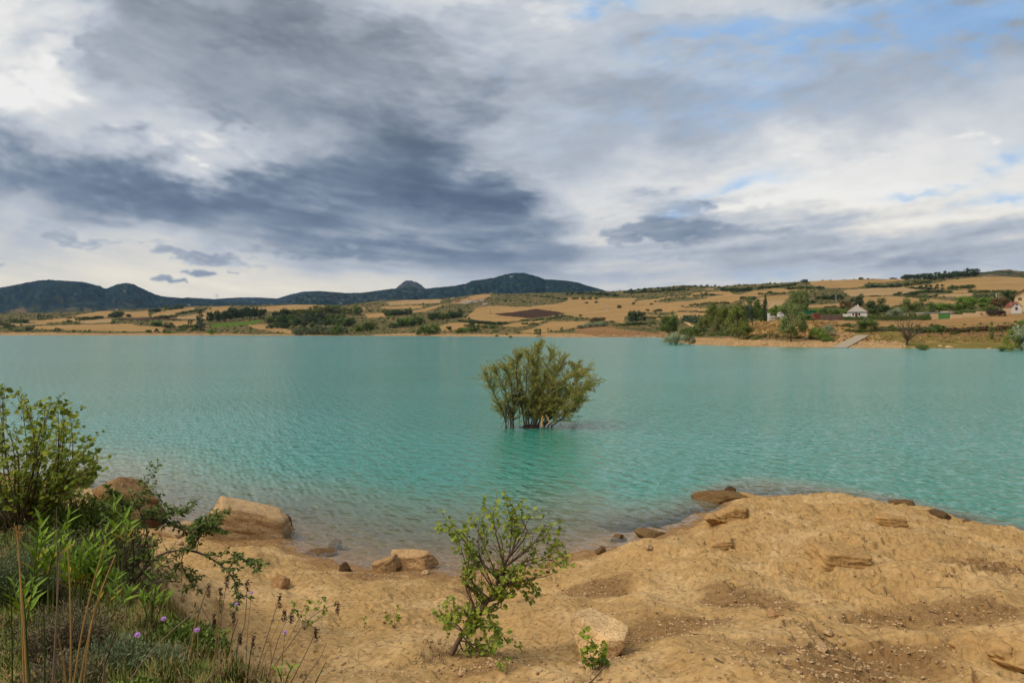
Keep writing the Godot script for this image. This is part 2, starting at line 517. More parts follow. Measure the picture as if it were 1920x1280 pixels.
# what grows where: kind, then corners as bearing and sight height on that slope
const FIELDS := [
	["gold", [66, 611, 160, 608, 240, 607, 300, 613, 310, 617, 310, 622, 200, 621, 60, 617]],
	["sand", [0, 623, 100, 623.5, 210, 625, 420, 625.5, 560, 626, 560, 632, 0, 632]],
	["pale", [0, 606, 85, 605, 88, 608, 0, 612]],
	["gold", [45, 603, 80, 599, 135, 594, 190, 583, 205, 582, 212, 589, 190, 597, 140, 603, 90, 605]],
	["gold", [228, 595, 232, 585, 276, 582, 278, 594]],
	["gold", [277, 595, 290, 587, 333, 578, 365, 576, 363, 582, 330, 588, 300, 595]],
	["gold", [370, 579, 432, 574, 426, 582, 400, 588, 380, 592, 340, 593, 390, 584]],
	["pale", [310, 597, 330, 593, 392, 593, 388, 598]],
	["gold", [303, 603, 368, 601, 372, 611, 330, 612, 303, 609]],
	["green", [393, 607, 440, 604, 493, 600, 480, 607, 450, 610, 398, 614]],
	["gold", [463, 609, 500, 607, 512, 613, 547, 619, 547, 625, 510, 621, 478, 616]],
	["gold", [470, 577, 530, 572, 580, 571, 625, 576, 612, 583, 570, 582, 530, 588, 490, 582]],
	["plough", [215, 597, 300, 595.5, 335, 597, 330, 600, 230, 600]],
	["pale", [150, 598, 212, 597, 206, 604, 150, 606]],
	["gold", [640, 577, 684, 577, 684, 582, 640, 582]],
	["gold", [682, 588, 722, 586, 722, 594, 690, 596]],
	["gold", [763, 585, 807, 575, 853, 567, 825, 574, 800, 583, 772, 587]],
	["gold", [843, 568, 862, 563, 885, 555, 905, 550, 920, 551, 921, 556, 905, 561, 880, 566, 860, 569]],
	["pale", [723, 567, 790, 560, 830, 561, 825, 567, 780, 570, 730, 573]],
	["gold", [714, 575, 770, 572, 800, 575, 770, 579, 716, 578]],
	["gold", [873, 596, 893, 577, 940, 573, 990, 575, 1040, 570, 1062, 565, 1066, 557, 1113, 557, 1195, 559, 1187, 566, 1207, 563, 1273, 568, 1280, 577, 1233, 578, 1206, 580, 1173, 593, 1170, 606, 1140, 602, 1057, 590, 990, 597, 950, 604, 910, 603]],
	["plough", [926, 589, 973, 583, 1007, 579, 1030, 582, 1060, 588, 1023, 594, 990, 596, 957, 593]],
	["gold", [820, 613, 842, 606, 862, 604, 890, 606, 915, 611, 895, 614, 877, 612, 853, 620, 829, 620]],
	["gold", [973, 622, 1000, 615, 1033, 602, 1107, 602, 1093, 611, 1040, 620, 1007, 625]],
	["gold", [937, 611, 973, 604, 1023, 600, 1007, 607, 973, 613]],
	["sand", [700, 627, 760, 624.5, 900, 626, 1000, 626, 1240, 625, 1262, 640, 700, 640]],
	["bare", [1080, 616, 1130, 611, 1250, 609, 1255, 624, 1080, 624]],
	["gold", [1197, 563, 1294, 555, 1300, 549, 1369, 544, 1372, 551, 1388, 552, 1412, 545, 1470, 541, 1500, 544, 1537, 545, 1500, 548, 1425, 555, 1390, 559, 1385, 563, 1370, 568, 1322, 566, 1303, 574, 1200, 575]],
	["scrub", [1226, 566, 1247, 559, 1312, 556, 1330, 558, 1294, 564, 1256, 567]],
	["scrub", [1296, 553, 1330, 550, 1358, 553, 1330, 556]],
	["gold", [1200, 578, 1256, 576, 1330, 578, 1330, 585, 1275, 585, 1262, 583, 1218, 585, 1200, 587]],
	["gold", [1200, 588, 1330, 586, 1320, 591, 1272, 598, 1218, 593]],
	["gold", [1416, 562, 1425, 557, 1487, 552, 1486, 555, 1472, 562, 1425, 563]],
	["pale", [1382, 573, 1397, 566, 1472, 562, 1468, 574, 1442, 579, 1388, 579]],
	["gold", [1515, 572, 1560, 570, 1562, 574, 1540, 577, 1515, 578]],
	["gold", [1425, 531, 1462, 524, 1504, 522, 1500, 526, 1462, 530]],
	["gold", [1517, 528, 1552, 520, 1590, 519, 1605, 522, 1640, 524, 1672, 521, 1699, 516, 1702, 524, 1665, 529, 1622, 531, 1620, 536, 1603, 540, 1547, 540, 1520, 534]],
	["pale", [1324, 541, 1340, 540, 1338, 543, 1324, 543]],
	["pale", [1579, 544, 1635, 540, 1695, 538, 1740, 544, 1717, 549, 1678, 552, 1650, 555, 1597, 556]],
	["gold", [1616, 557, 1672, 555, 1728, 560, 1796, 564, 1785, 570, 1743, 569, 1691, 573, 1665, 576, 1600, 576, 1560, 575, 1560, 570, 1620, 563]],
	["gold", [1695, 537, 1740, 534, 1774, 526, 1852, 514, 1880, 517, 1960, 523, 2400, 525, 2400, 544, 1890, 547, 1856, 545, 1828, 542, 1785, 542, 1728, 538]],
	["pale", [1732, 553, 1785, 550, 1828, 549, 1822, 557, 1794, 557, 1747, 555]],
	["gold", [1766, 545, 1817, 543, 1815, 549, 1790, 549]],
	["wheat", [1500, 602, 1560, 600, 1745, 599, 1800, 594, 1920, 588, 2300, 586, 2300, 602, 1920, 604, 1800, 610, 1738, 612, 1691, 613, 1650, 611, 1616, 605, 1560, 613, 1500, 612]],
	["straw", [1395, 610, 1420, 601, 1470, 601, 1520, 604, 1560, 612, 1640, 618, 1600, 626, 1530, 632, 1470, 634, 1420, 632, 1400, 622]],
	["bare", [1715, 626, 1840, 624, 1900, 621, 2000, 620, 2000, 628, 1785, 631, 1728, 631]],
	["straw", [1700, 613, 1800, 611, 1920, 605, 2100, 603, 2100, 608, 1920, 609, 1800, 616, 1700, 618]],
	["path", [1640, 629, 1660, 629, 1720, 632, 1830, 634, 1900, 637, 1900, 638.5, 1800, 636, 1690, 633, 1650, 631]],
	["grass", [1600, 622, 1700, 620, 1725, 632, 1890, 630, 2100, 628, 2100, 660, 1700, 660, 1640, 640, 1600, 632]],
	["sand", [1255, 636, 1300, 632, 1350, 633, 1400, 636, 1460, 638, 1560, 636, 1620, 634, 1690, 642, 1700, 660, 1255, 660]],
	["sand", [1560, 622, 1600, 620, 1610, 634, 1560, 640]],
	["path", [1278, 600, 1281, 600, 1296, 608, 1306, 613, 1304, 615, 1290, 609]],
]
var land_cols: PackedFloat32Array
var land_rows: PackedFloat32Array
var land_h: PackedFloat32Array
var land_kind: PackedInt32Array
var land_polys := []


func land_profile(px: float, out: PackedFloat32Array) -> void:
	# seven (distance, height) pairs for this bearing
	var i := 1
	while i < LAND.size() - 1 and LAND[i][0] < px:
		i += 1
	var a: Array = LAND[i - 1]
	var b: Array = LAND[i]
	var k := clampf((px - a[0]) / (b[0] - a[0]), 0.0, 1.0)
	for j in 7:
		var da: float = a[1][j * 2]
		var db: float = b[1][j * 2]
		var ha: float = EYE - (a[1][j * 2 + 1] - HORY) / FOC * da
		var hb: float = EYE - (b[1][j * 2 + 1] - HORY) / FOC * db
		if j == 0:
			ha = 0.0
			hb = 0.0
		out[j * 2] = lerpf(da, db, k)
		out[j * 2 + 1] = lerpf(ha, hb, k)


func land_row_of(d: float) -> float:
	return log(d / land_rows[0]) / log(1.012)


func land_col_of(px: float) -> float:
	# columns: coarse, fine, coarse
	if px < -20.0:
		return (px + 1400.0) / 30.0
	if px < 1940.0:
		return 46.0 + (px + 20.0) / 2.0
	return 46.0 + 980.0 + (px - 1940.0) / 30.0


func land_height(x: float, d: float) -> float:
	var px := MIDX + x / d * FOC
	var c := clampf(land_col_of(px), 0.0, land_cols.size() - 1.001)
	var r := clampf(land_row_of(d), 0.0, land_rows.size() - 1.001)
	var n := land_cols.size()
	var c0 := int(c)
	var r0 := int(r)
	var fc := c - c0
	var fr := r - r0
	var k := r0 * n + c0
	return lerpf(lerpf(land_h[k], land_h[k + 1], fc), lerpf(land_h[k + n], land_h[k + n + 1], fc), fr)


func ground_at(px: float, py: float) -> Vector3:
	# where the sight line in that direction first meets the far land
	var n := land_cols.size()
	var c := int(clampf(roundf(land_col_of(px)), 0, n - 1))
	var best := 0
	var best_y := 9999.0
	var prev := 9999.0
	for r in land_rows.size():
		var d := land_rows[r]
		var y := HORY + (EYE - maxf(0.0, land_h[r * n + c])) / d * FOC
		if land_h[r * n + c] > -0.5 and y < best_y:
			best_y = y
			best = r
		if y <= py and r > 0:
			var k := clampf((prev - py) / maxf(prev - y, 0.001), 0.0, 1.0)
			var dd := lerpf(land_rows[r - 1], d, k)
			var x := (px - MIDX) / FOC * dd
			return Vector3(x, maxf(-0.15, land_height(x, dd)), -dd)
		prev = y
	var db := land_rows[best]
	var xb := (px - MIDX) / FOC * db
	return Vector3(xb, land_height(xb, db), -db)


func in_field(px: float, ld: float) -> int:
	var found := -1
	for i in land_polys.size():
		var b: Rect2 = land_polys[i][1]
		if b.has_point(Vector2(px, ld)) and Geometry2D.is_point_in_polygon(Vector2(px, ld), land_polys[i][0]):
			found = i
	return found


func build_far_land() -> void:
	for k in 46:
		land_cols.append(-1400.0 + k * 30.0)
	for k in 980:
		land_cols.append(-20.0 + k * 2.0)
	for k in 46:
		land_cols.append(1940.0 + k * 30.0)
	var d := 150.0
	while d < 6000.0:
		land_rows.append(d)
		d *= 1.012
	var nc := land_cols.size()
	var nr := land_rows.size()
	land_h.resize(nc * nr)
	var prof := PackedFloat32Array()
	prof.resize(14)
	var raw := PackedFloat32Array()
	raw.resize(nr)
	for c in nc:
		land_profile(land_cols[c], prof)
		var j := 0
		for r in nr:
			var dd := land_rows[r]
			while j < 6 and dd > prof[(j + 1) * 2]:
				j += 1
			if dd <= prof[0]:
				raw[r] = maxf(-4.0, (dd - prof[0]) * 0.12)
			elif j >= 6:
				raw[r] = maxf(5.0, prof[13] - (dd - prof[12]) * 0.035)
			else:
				raw[r] = lerpf(prof[j * 2 + 1], prof[j * 2 + 3], (dd - prof[j * 2]) / (prof[j * 2 + 2] - prof[j * 2]))
		for r in nr:
			var dd := land_rows[r]
			var h := raw[r]
			if dd > prof[0] * 1.05 and r > 2 and r < nr - 3:
				h = (raw[r - 3] + 2.0 * raw[r - 2] + 3.0 * raw[r - 1] + 3.0 * h + 3.0 * raw[r + 1] + 2.0 * raw[r + 2] + raw[r + 3]) / 15.0
			var x := (land_cols[c] - MIDX) / FOC * dd
			var inland := smoothstep(0.0, 0.35, dd / prof[0] - 1.0)
			h += n_low.get_noise_2d(x / 210.0, dd / 210.0) * 0.0016 * dd * inland
			h += n_mid.get_noise_2d(x / 9.0, dd / 9.0) * 0.35 * smoothstep(0.0, 0.05, dd / prof[0] - 1.0) * (1.0 - smoothstep(500.0, 900.0, dd))
			land_h[r * nc + c] = h
	# lay the fields out on the ground
	for f in FIELDS:
		var pts := PackedVector2Array()
		var list: Array = f[1]
		for k in list.size() / 2:
			var g := ground_at(list[k * 2], list[k * 2 + 1])
			pts.append(Vector2(list[k * 2], log(-g.z)))
		var box := Rect2(pts[0], Vector2.ZERO)
		for p in pts:
			box = box.expand(p)
		land_polys.append([pts, box, f[0]])
	var tone := {
		"gold": Color(0.285, 0.182, 0.078), "pale": Color(0.29, 0.198, 0.10), "wheat": Color(0.27, 0.165, 0.072), "straw": Color(0.31, 0.19, 0.075), "green": Color(0.075, 0.12, 0.022),
		"plough": Color(0.055, 0.034, 0.025), "sand": Color(0.34, 0.215, 0.098), "bare": Color(0.22, 0.125, 0.06), "grass": Color(0.165, 0.135, 0.042), "path": Color(0.42, 0.28, 0.14), "scrub": Color(0.10, 0.09, 0.042),
	}
	var bare_tan := Color(0.36, 0.22, 0.085)
	var v := PackedVector3Array()
	var col := PackedColorArray()
	v.resize(nc * nr)
	col.resize(nc * nr)
	land_kind.resize(nc * nr)
	for r in nr:
		var dd := land_rows[r]
		var ld := log(dd)
		for c in nc:
			var px := land_cols[c]
			var x := (px - MIDX) / FOC * dd
			var k := r * nc + c
			v[k] = Vector3(x, land_h[k], -dd)
			if land_h[k] < -1.0:
				col[k] = tone.sand
				land_kind[k] = 3
				continue
			var w := n_mid.get_noise_2d(px / 14.0, ld * 90.0)
			var i := in_field(px + w * 3.0, ld + w * 0.008)
			var fine := n_mid.get_noise_2d(x / 7.0, dd / 11.0)
			var wide := n_low.get_noise_2d(x / 130.0, dd / 130.0)
			var ct: Color = tone.scrub
			var what: String = "scrub"
			if i >= 0:
				what = land_polys[i][2]
				ct = tone[what]
				ct *= 1.0 + 0.16 * wide + 0.10 * fine
				if what in ["gold", "pale", "wheat"]:
					# bands of stubble left by the harvester
					ct *= 1.0 + 0.05 * sin((x * 0.5 + dd) / 6.0 + wide * 4.0) + 0.06 * n_low.get_noise_2d(x / 40.0, dd / 18.0)
				elif what == "grass":
					ct = ct.lerp(tone.sand, smoothstep(0.1, 0.4, fine + wide * 0.5) * 0.6)
				elif what == "straw":
					ct = ct.lerp(Color(0.12, 0.11, 0.035), smoothstep(0.1, 0.4, fine + wide * 0.6) * 0.6)
				elif what == "sand":
					ct = ct.lerp(Color(0.20, 0.13, 0.07), smoothstep(-0.1, 0.35, fine) * 0.65)
					ct = ct.lerp(tone.grass, smoothstep(0.25, 0.5, wide + fine * 0.4) * 0.5)
			else:
				ct = ct.lerp(Color(0.165, 0.115, 0.055), smoothstep(-0.1, 0.45, fine + wide))
				ct = ct.lerp(Color(0.052, 0.062, 0.024), smoothstep(0.05, 0.4, n_mid.get_noise_2d(x / 16.0 + 50.0, dd / 24.0)))
				if land_h[k] < 0.5:
					ct = tone.sand
			ct.a = 1.0
			col[k] = ct
			land_kind[k] = ["scrub", "gold", "green", "sand", "grass", "plough", "pale", "wheat", "straw", "bare", "path"].find(what)
	var o := part(self, "rolling_hills", grid_mesh(nc, nr, v, col), mats.land)
	tag(o, "harvested golden fields and olive scrub rising behind the far shore", "", "", "structure")


# ------------------------------------------------------------------ mountains behind
const RANGES := [
	[7000, 3000, [-1400, 560, -700, 545, -300, 533, -100, 543, 0, 539, 40, 531, 70, 526, 95, 524.5, 130, 526, 155, 528, 172, 532, 190, 538, 198, 541, 208, 537, 220, 532, 236, 529.5, 250, 532, 268, 541, 290, 551, 306, 555, 360, 560, 460, 566, 560, 580, 620, 595, 700, 610]],
	[10500, 3200, [200, 590, 300, 566, 350, 557, 400, 560, 430, 558, 450, 557, 480, 557, 520, 559, 545, 551, 570, 546, 600, 545, 640, 548, 700, 556, 800, 575, 900, 600]],
	[6000, 2400, [440, 600, 500, 574, 535, 562, 560, 552, 590, 547, 615, 547.5, 640, 548.5, 680, 548, 700, 545, 730, 541, 745, 540, 768, 540, 795, 541, 815, 538.5, 850, 535, 872, 532, 885, 525, 905, 523, 925, 520, 950, 513, 968, 510.5, 985, 512, 1010, 518, 1022, 523, 1060, 525, 1085, 529, 1095, 533, 1125, 541, 1160, 552, 1250, 575, 1400, 600]],
	[2900, 700, [1040, 570, 1100, 553, 1150, 546, 1200, 540, 1250, 536, 1280, 533, 1350, 536, 1400, 541, 1450, 552, 1520, 575]],
	[3200, 900, [1500, 575, 1640, 548, 1740, 530, 1760, 523, 1800, 511, 1830, 510, 1860, 507, 1884, 504.5, 1896, 504, 1902, 506, 1920, 507, 2000, 510, 2300, 530, 3300, 545]],
]


func ridge_height(list: Array, px: float, dist: float) -> float:
	var last: int = list.size() - 2
	if px <= list[0] or px >= list[last]:
		return 0.0
	var i := 2
	while list[i] < px:
		i += 2
	var k: float = (px - list[i - 2]) / (list[i] - list[i - 2])
	var py := lerpf(list[i - 1], list[i + 1], k)
	return EYE - (py - HORY) / FOC * dist


func build_mountains() -> void:
	for m in RANGES.size():
		var rg: Array = RANGES[m]
		var dist: float = rg[0]
		var depth: float = rg[1]
		var list: Array = rg[2]
		var v := PackedVector3Array()
		var col := PackedColorArray()
		var step := 2.5
		var from: float = maxf(list[0], -900.0)
		var to: float = minf(list[list.size() - 2], 2700.0)
		var cols := int((to - from) / step)
		var rows := 76
		var rear := m >= 3
		for r in rows:
			var t := float(r) / 60.0
			var d := dist - depth + depth * t
			for c in cols:
				var px := from + c * step
				var x := (px - MIDX) / FOC * d
				var top := ridge_height(list, px, dist)
				var rise := pow(clampf(t, 0.0, 1.0), 1.15)
				rise = rise * (1.5 - 0.5 * rise)
				if t > 1.0:
					rise = 1.0 - (t - 1.0) * 1.6
				var n := n_ridge.get_noise_2d(x / 1500.0, d / 1500.0) - 0.35
				var n2 := n_mid.get_noise_2d(x / 160.0, d / 160.0)
				var h := top * rise + (n * 0.20 * top + n2 * 0.03 * top) * sin(PI * clampf(t, 0.0, 1.0)) * smoothstep(0.0, 0.3, t)
				h += n_mid.get_noise_2d(x / 45.0, d / 45.0) * (5.0 if not rear else 2.0) * smoothstep(0.1, 0.5, t)
				var stone := 0.0
				if m == 2 and px > 742.0 and px < 800.0:
					# a bare limestone crag stands on the ridge
					var cx := lerp_table([[742, 0], [748, 24], [755, 50], [764, 66], [772, 64], [782, 54], [790, 30], [798, 0]], px)
					var up := clampf(1.0 - absf(d - dist + 60.0) / 190.0, 0.0, 1.0)
					up = smoothstep(0.0, 0.55, up)
					h += cx * up * (1.0 + 0.25 * n2)
					stone = smoothstep(2.0, 14.0, cx * up)
				v.append(Vector3(x, h - 3.0 if top > 0.0 else -3.0, -d))
				var f := n_mid.get_noise_2d(x / 70.0, d / 70.0)
				var g := n_fine.get_noise_2d(x / 28.0, d / 28.0)
				var ct := Color(0.009, 0.023, 0.035).lerp(Color(0.024, 0.041, 0.036), smoothstep(-0.2, 0.4, f)) * (1.0 + 0.8 * g)
				if rear:
					ct = Color(0.075, 0.07, 0.036).lerp(Color(0.028, 0.036, 0.018), smoothstep(-0.15, 0.25, f + 0.5 * g))
					ct = ct.lerp(Color(0.2, 0.14, 0.075), smoothstep(0.35, 0.55, n_low.get_noise_2d(x / 200.0, d / 60.0)) * 0.8)
				else:
					var low := 1.0 - smoothstep(0.10, 0.5, rise)
					ct = ct.lerp(Color(0.085, 0.085, 0.04), low * smoothstep(-0.1, 0.3, n_low.get_noise_2d(x / 300.0, d / 220.0)) * 0.7)
					ct = ct.lerp(Color(0.26, 0.17, 0.08), low * smoothstep(0.28, 0.4, n_low.get_noise_2d(x / 240.0 + 9.0, d / 160.0)) * 0.7)
					# pale outcrops break through the oak scrub
					var rock := smoothstep(0.58, 0.72, n_mid.get_noise_2d(x / 110.0 + 40.0, d / 150.0) + 0.25 * g) * smoothstep(0.35, 0.7, rise)
					if m == 2:
						rock = maxf(rock, smoothstep(0.15, 0.45, n_mid.get_noise_2d(x / 60.0, d / 90.0)) * smoothstep(840.0, 740.0, px) * 0.35 * smoothstep(0.3, 0.8, rise))
						ct = ct.lerp(Color(0.12, 0.10, 0.06), smoothstep(962.0, 975.0, px) * smoothstep(1015.0, 985.0, px) * smoothstep(0.93, 0.99, rise) * 0.8)
					ct = ct.lerp(Color(0.14, 0.14, 0.14), rock)
				ct = ct.lerp(Color(0.052, 0.066, 0.082) * (1.0 + 0.9 * n_fine.get_noise_2d(x / 18.0, h / 40.0)), stone)
				ct.a = 1.0
				col.append(ct)
		var o := part(self, "scrub_hill" if rear else "mountain", grid_mesh(cols, rows, v, col), mats.land)
		tag(o, ["dark wooded double-peaked mountain at the left", "low blue ridge far behind the saddle", "wooded mountain with a bare limestone crag on its ridge", "olive scrub hill behind the fields", "dark flat-topped hill behind the golden field at the right"][m], "", "", "structure")


# ------------------------------------------------------------------ the clay bank underfoot and the lake
const SHORE := [[-60, 36], [-40, 30], [-25, 25], [-20, 23], [-15, 21.2], [-12.8, 20.2], [-10.4, 18.0], [-8.2, 15.9], [-6.5, 15.2], [-4.9, 14.7], [-4.3, 13.9], [-2.7, 12.95], [-1, 12.8], [0.3, 13.1], [1.27, 13.6], [2.8, 14.9], [4.2, 16.1], [5.3, 17.4], [6.2, 18.6], [7.2, 19.1], [8.7, 18.7], [9.6, 17.9], [10.2, 17.3], [10.8, 16.3], [11.4, 15.0], [12.2, 13.6], [14, 11.8], [18, 11], [30, 12], [60, 16]]


func shore_d(x: float) -> float:
	return lerp_table(SHORE, x)


func ground_h(x: float, d: float) -> float:
	var w := n_low.get_noise_2d(x * 0.5, d * 0.5)
	var s := shore_d(x + w * 0.5) - d + w * 0.35
	var b := smoothstep(1.6, 4.6, x + w * 0.8)
	var ha: float
	var hb: float
	if s < 0.0:
		ha = s * 0.16
		hb = s * 0.30
		if s < -1.2:
			hb -= (-1.2 - s) * 0.25
		return maxf(lerpf(ha, hb, b), -3.5) + n_mid.get_noise_2d(x * 1.3, d * 1.3) * 0.05
	ha = 0.13 * s + 0.0069 * s * s
	hb = 0.36 * smoothstep(0.0, 2.2, s) + 0.042 * s + pow(maxf(0.0, s - 8.0), 2.0) * 0.02
	hb *= lerpf(1.0, 0.5, smoothstep(6.5, 11.0, x) * (1.0 - smoothstep(5.0, 9.0, s)))
	var h := lerpf(ha, hb, b)
	# the overgrown mound on the left
	var edge := -1.6 - (d - 5.0) * 0.74 + w * 0.5
	var m := smoothstep(edge + 0.9, edge - 1.3, x) * (1.0 - smoothstep(9.0, 14.5, d - 0.25 * (x + 5.0)))
	h += m * (0.50 + 0.05 * d)
	# weathered clay: humps, ledges, runnels, cracks
	var dry := smoothstep(0.0, 1.2, s)
	h += n_low.get_noise_2d(x * 0.35 + 20.0, d * 0.35) * 0.20 * dry
	h += n_low.get_noise_2d(x * 0.9, d * 0.9) * 0.032 * dry
	var q := n_mid.get_noise_2d(x * 0.33 + 7.0, d * 0.6) * 3.2 + h * 2.0
	var ledge := q - floorf(q)
	h += (smoothstep(0.0, 0.07, ledge) - ledge) * 0.11 * dry * (0.3 + 0.7 * b)
	h += (absf(n_ridge.get_noise_2d(x * 0.5, d * 0.5)) - 0.4) * 0.03 * dry
	var crack := n_cell.get_noise_2d(x * 1.4 + n_fine.get_noise_2d(x * 2.0, d * 2.0) * 0.5, d * 1.4 + n_fine.get_noise_2d(x * 2.0 + 9.0, d * 2.0) * 0.5) + 1.0
	var patch := smoothstep(0.0, 0.3, n_low.get_noise_2d(x * 0.4 + 55.0, d * 0.4))
	h -= (1.0 - smoothstep(0.0, 0.10, crack)) * 0.045 * dry * patch
	h += n_fine.get_noise_2d(x * 3.0, d * 3.0) * 0.008 * dry
	h += n_fine.get_noise_2d(x * 12.0, d * 12.0) * 0.0035
	return h


func ground_point(px: float, py: float) -> Vector3:
	# where the sight line in that direction meets the bank
	var d := 2.2
	while d < 24.0:
		var p := at(px, py, d)
		if p.y <= ground_h(p.x, d):
			var lo := d - 0.1
			for k in 8:
				var mid := (lo + d) / 2.0
				p = at(px, py, mid)
				if p.y <= ground_h(p.x, mid):
					d = mid
				else:
					lo = mid
			p = at(px, py, d)
			return Vector3(p.x, ground_h(p.x, d), -d)
		d += 0.1
	var q := at(px, py, 20.0)
	return Vector3(q.x, ground_h(q.x, 20.0), -20.0)


const HOLLOWS := [[1.75, 8.4, 1.25, 0.75], [3.3, 9.7, 0.9, 0.9], [3.2, 7.0, 0.9, 0.75], [4.1, 7.6, 1.3, 0.6], [5.6, 9.0, 1.5, 0.8], [1.2, 11.0, 1.2, 0.7], [2.9, 6.2, 0.6, 0.5], [-0.3, 6.9, 0.5, 0.35], [-2.6, 12.2, 0.9, 0.4], [0.9, 7.0, 0.5, 0.5], [7.4, 11.0, 1.2, 0.6], [4.6, 6.3, 0.9, 0.4]]


func gravel_mask(x: float, d: float) -> float:
	# hollows where grit has washed together
	var m := -0.55
	for p in HOLLOWS:
		var a: float = (x - p[0]) / p[2]
		var b: float = (d - p[1]) / p[3]
		m = maxf(m, 0.92 - sqrt(a * a + b * b))
	return smoothstep(-0.05, 0.45, m + 0.5 * n_mid.get_noise_2d(x * 1.1, d * 1.1) + 0.25 * n_low.get_noise_2d(x * 0.5 + 3.0, d * 0.5))


func ground_colour(x: float, d: float, h: float) -> Color:
	var c := Color(0.385, 0.250, 0.108)
	var a := n_low.get_noise_2d(x * 0.5 + 30.0, d * 0.5)
	var f := n_fine.get_noise_2d(x * 2.2, d * 2.2)
	c = c.lerp(Color(0.455, 0.315, 0.155), smoothstep(-0.1, 0.5, a + f * 0.5) * 0.8)
	c = c.lerp(Color(0.205, 0.122, 0.055), gravel_mask(x, d) * 0.85)
	c *= 1.0 + 0.16 * n_fine.get_noise_2d(x * 9.0, d * 9.0) + 0.08 * f
	# wet rim along the water, and soaked clay beneath it
	var wet := 1.0 - smoothstep(0.02, 0.13, h + 0.06 * f)
	c = c.lerp(Color(0.20, 0.115, 0.055), wet * 0.75)
	if h < -0.02:
		c = c.lerp(Color(0.30, 0.20, 0.11) * (1.0 + 0.5 * n_fine.get_noise_2d(x * 4.0, d * 4.0)), 0.7)
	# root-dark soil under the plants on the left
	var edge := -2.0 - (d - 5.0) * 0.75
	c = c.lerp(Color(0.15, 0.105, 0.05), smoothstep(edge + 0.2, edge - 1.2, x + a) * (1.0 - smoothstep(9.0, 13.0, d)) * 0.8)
	c.a = 1.0
	return c


func build_near_ground() -> void:
	var v := PackedVector3Array()
	var col := PackedColorArray()
	var rows := 0
	var d := 2.0
	var cols := 780
	while d < 27.0:
		for k in cols:
			var x := lerpf(-0.98, 1.02, float(k) / (cols - 1)) * (d + 1.0)
			var h := ground_h(x, d)
			v.append(Vector3(x, h, -d))
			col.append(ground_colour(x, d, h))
		d *= 1.0058
		rows += 1
	var o := part(self, "ground", grid_mesh(cols, rows, v, col), mats.dirt)
	tag(o, "dry golden clay bank with cracks and gravel", "", "", "structure")
	# the bank goes on to both sides and behind
	v = PackedVector3Array()
	col = PackedColorArray()
	cols = 161
	rows = 121
	for r in rows:
		var dd := -30.0 + r * 0.6
		for k in cols:
			var x := -48.0 + k * 0.6
			var h := ground_h(x, dd)
			var inside := dd > 2.6 and dd < 26.0 and x > -0.93 * (dd + 1.0) and x < 0.97 * (dd + 1.0)
			v.append(Vector3(x, h - (0.5 if inside else 0.0), -dd))
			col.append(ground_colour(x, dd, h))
	o = part(self, "ground", grid_mesh(cols, rows, v, col), mats.dirt)
	tag(o, "clay bank continuing along the shore", "", "", "structure")


func build_lake() -> void:
	# clouded turquoise water: its body thickens with depth, its skin mirrors the sky
	var v := PackedVector3Array()
	var col := PackedColorArray()
	var skin := PackedVector3Array()
	var rows := 0
	var cols := 420
	var d := 9.0
	while d < 4000.0:
		for k in cols:
			var x := lerpf(-1.45, 1.45, float(k) / (cols - 1)) * d
			if d < 30.0:
				x = lerpf(-1.45, 1.45, float(k) / (cols - 1)) * 30.0
			var depth := 4.0
			if d < 40.0:
				depth = -ground_h(x, d)
				depth = maxf(depth, 0.0)
			var a := 1.0 - exp(-1.9 * pow(depth, 1.15))
			if d >= 40.0:
				a = 1.0
			a = lerpf(a, 1.0, smoothstep(16.0, 25.0, d))
			var deep := smoothstep(0.15, 1.6, depth)
			var c := Color(0.215, 0.240, 0.145).lerp(Color(0.022, 0.212, 0.142), deep)
			var drift := n_low.get_noise_2d(x / 40.0, d / 25.0)
			c = c.lerp(Color(0.034, 0.245, 0.188), clampf(0.5 + drift, 0.0, 1.0) * deep)
			c.a = a
			v.append(Vector3(x, -0.03, -d))
			col.append(c)
			var swell := 0.012 * n_fine.get_noise_2d(x * 1.1, d * 1.7) * (1.0 - smoothstep(30.0, 60.0, d))
			skin.append(Vector3(x, swell, -d))
		d *= 1.012 if d < 60.0 else 1.05
		rows += 1
	var o := part(self, "lake", grid_mesh(cols, rows, skin, PackedColorArray()), mats.water)
	tag(o, "rippled turquoise lake", "", "", "structure")
	var body := part(o, "murky_water", grid_mesh(cols, rows, v, col), mats.murk)
	body.set_meta("kind", "structure")


func clay_image() -> Image:
	# relief of weathered clay: grain, small lumps and a net of drying cracks
	var n := 1024
	var a := noise(31, 0.016, 6)
	a.fractal_gain = 0.58
	var b := noise(33, 0.0085, 1, FastNoiseLite.TYPE_CELLULAR)
	b.cellular_return_type = FastNoiseLite.RETURN_DISTANCE2_SUB
	b.domain_warp_enabled = true
	b.domain_warp_amplitude = 34.0
	b.domain_warp_frequency = 0.014
	b.domain_warp_fractal_octaves = 3
	var c := noise(34, 0.006, 2)
	var da := a.get_seamless_image(n, n, false, false, 0.1, true).get_data()
	var db := b.get_seamless_image(n, n, false, false, 0.1, true).get_data()
	var dc := c.get_seamless_image(n, n, false, false, 0.1, true).get_data()
	var f := PackedFloat32Array()
	f.resize(n * n)
	for k in n * n:
		var crack := 1.0 - smoothstep(0.0, 15.0, float(db[k]))
		f[k] = 0.34 * da[k] / 255.0 + 0.5 - 0.42 * crack * smoothstep(95.0, 160.0, float(dc[k]))
	return Image.create_from_data(n, n, false, Image.FORMAT_RF, f.to_byte_array())


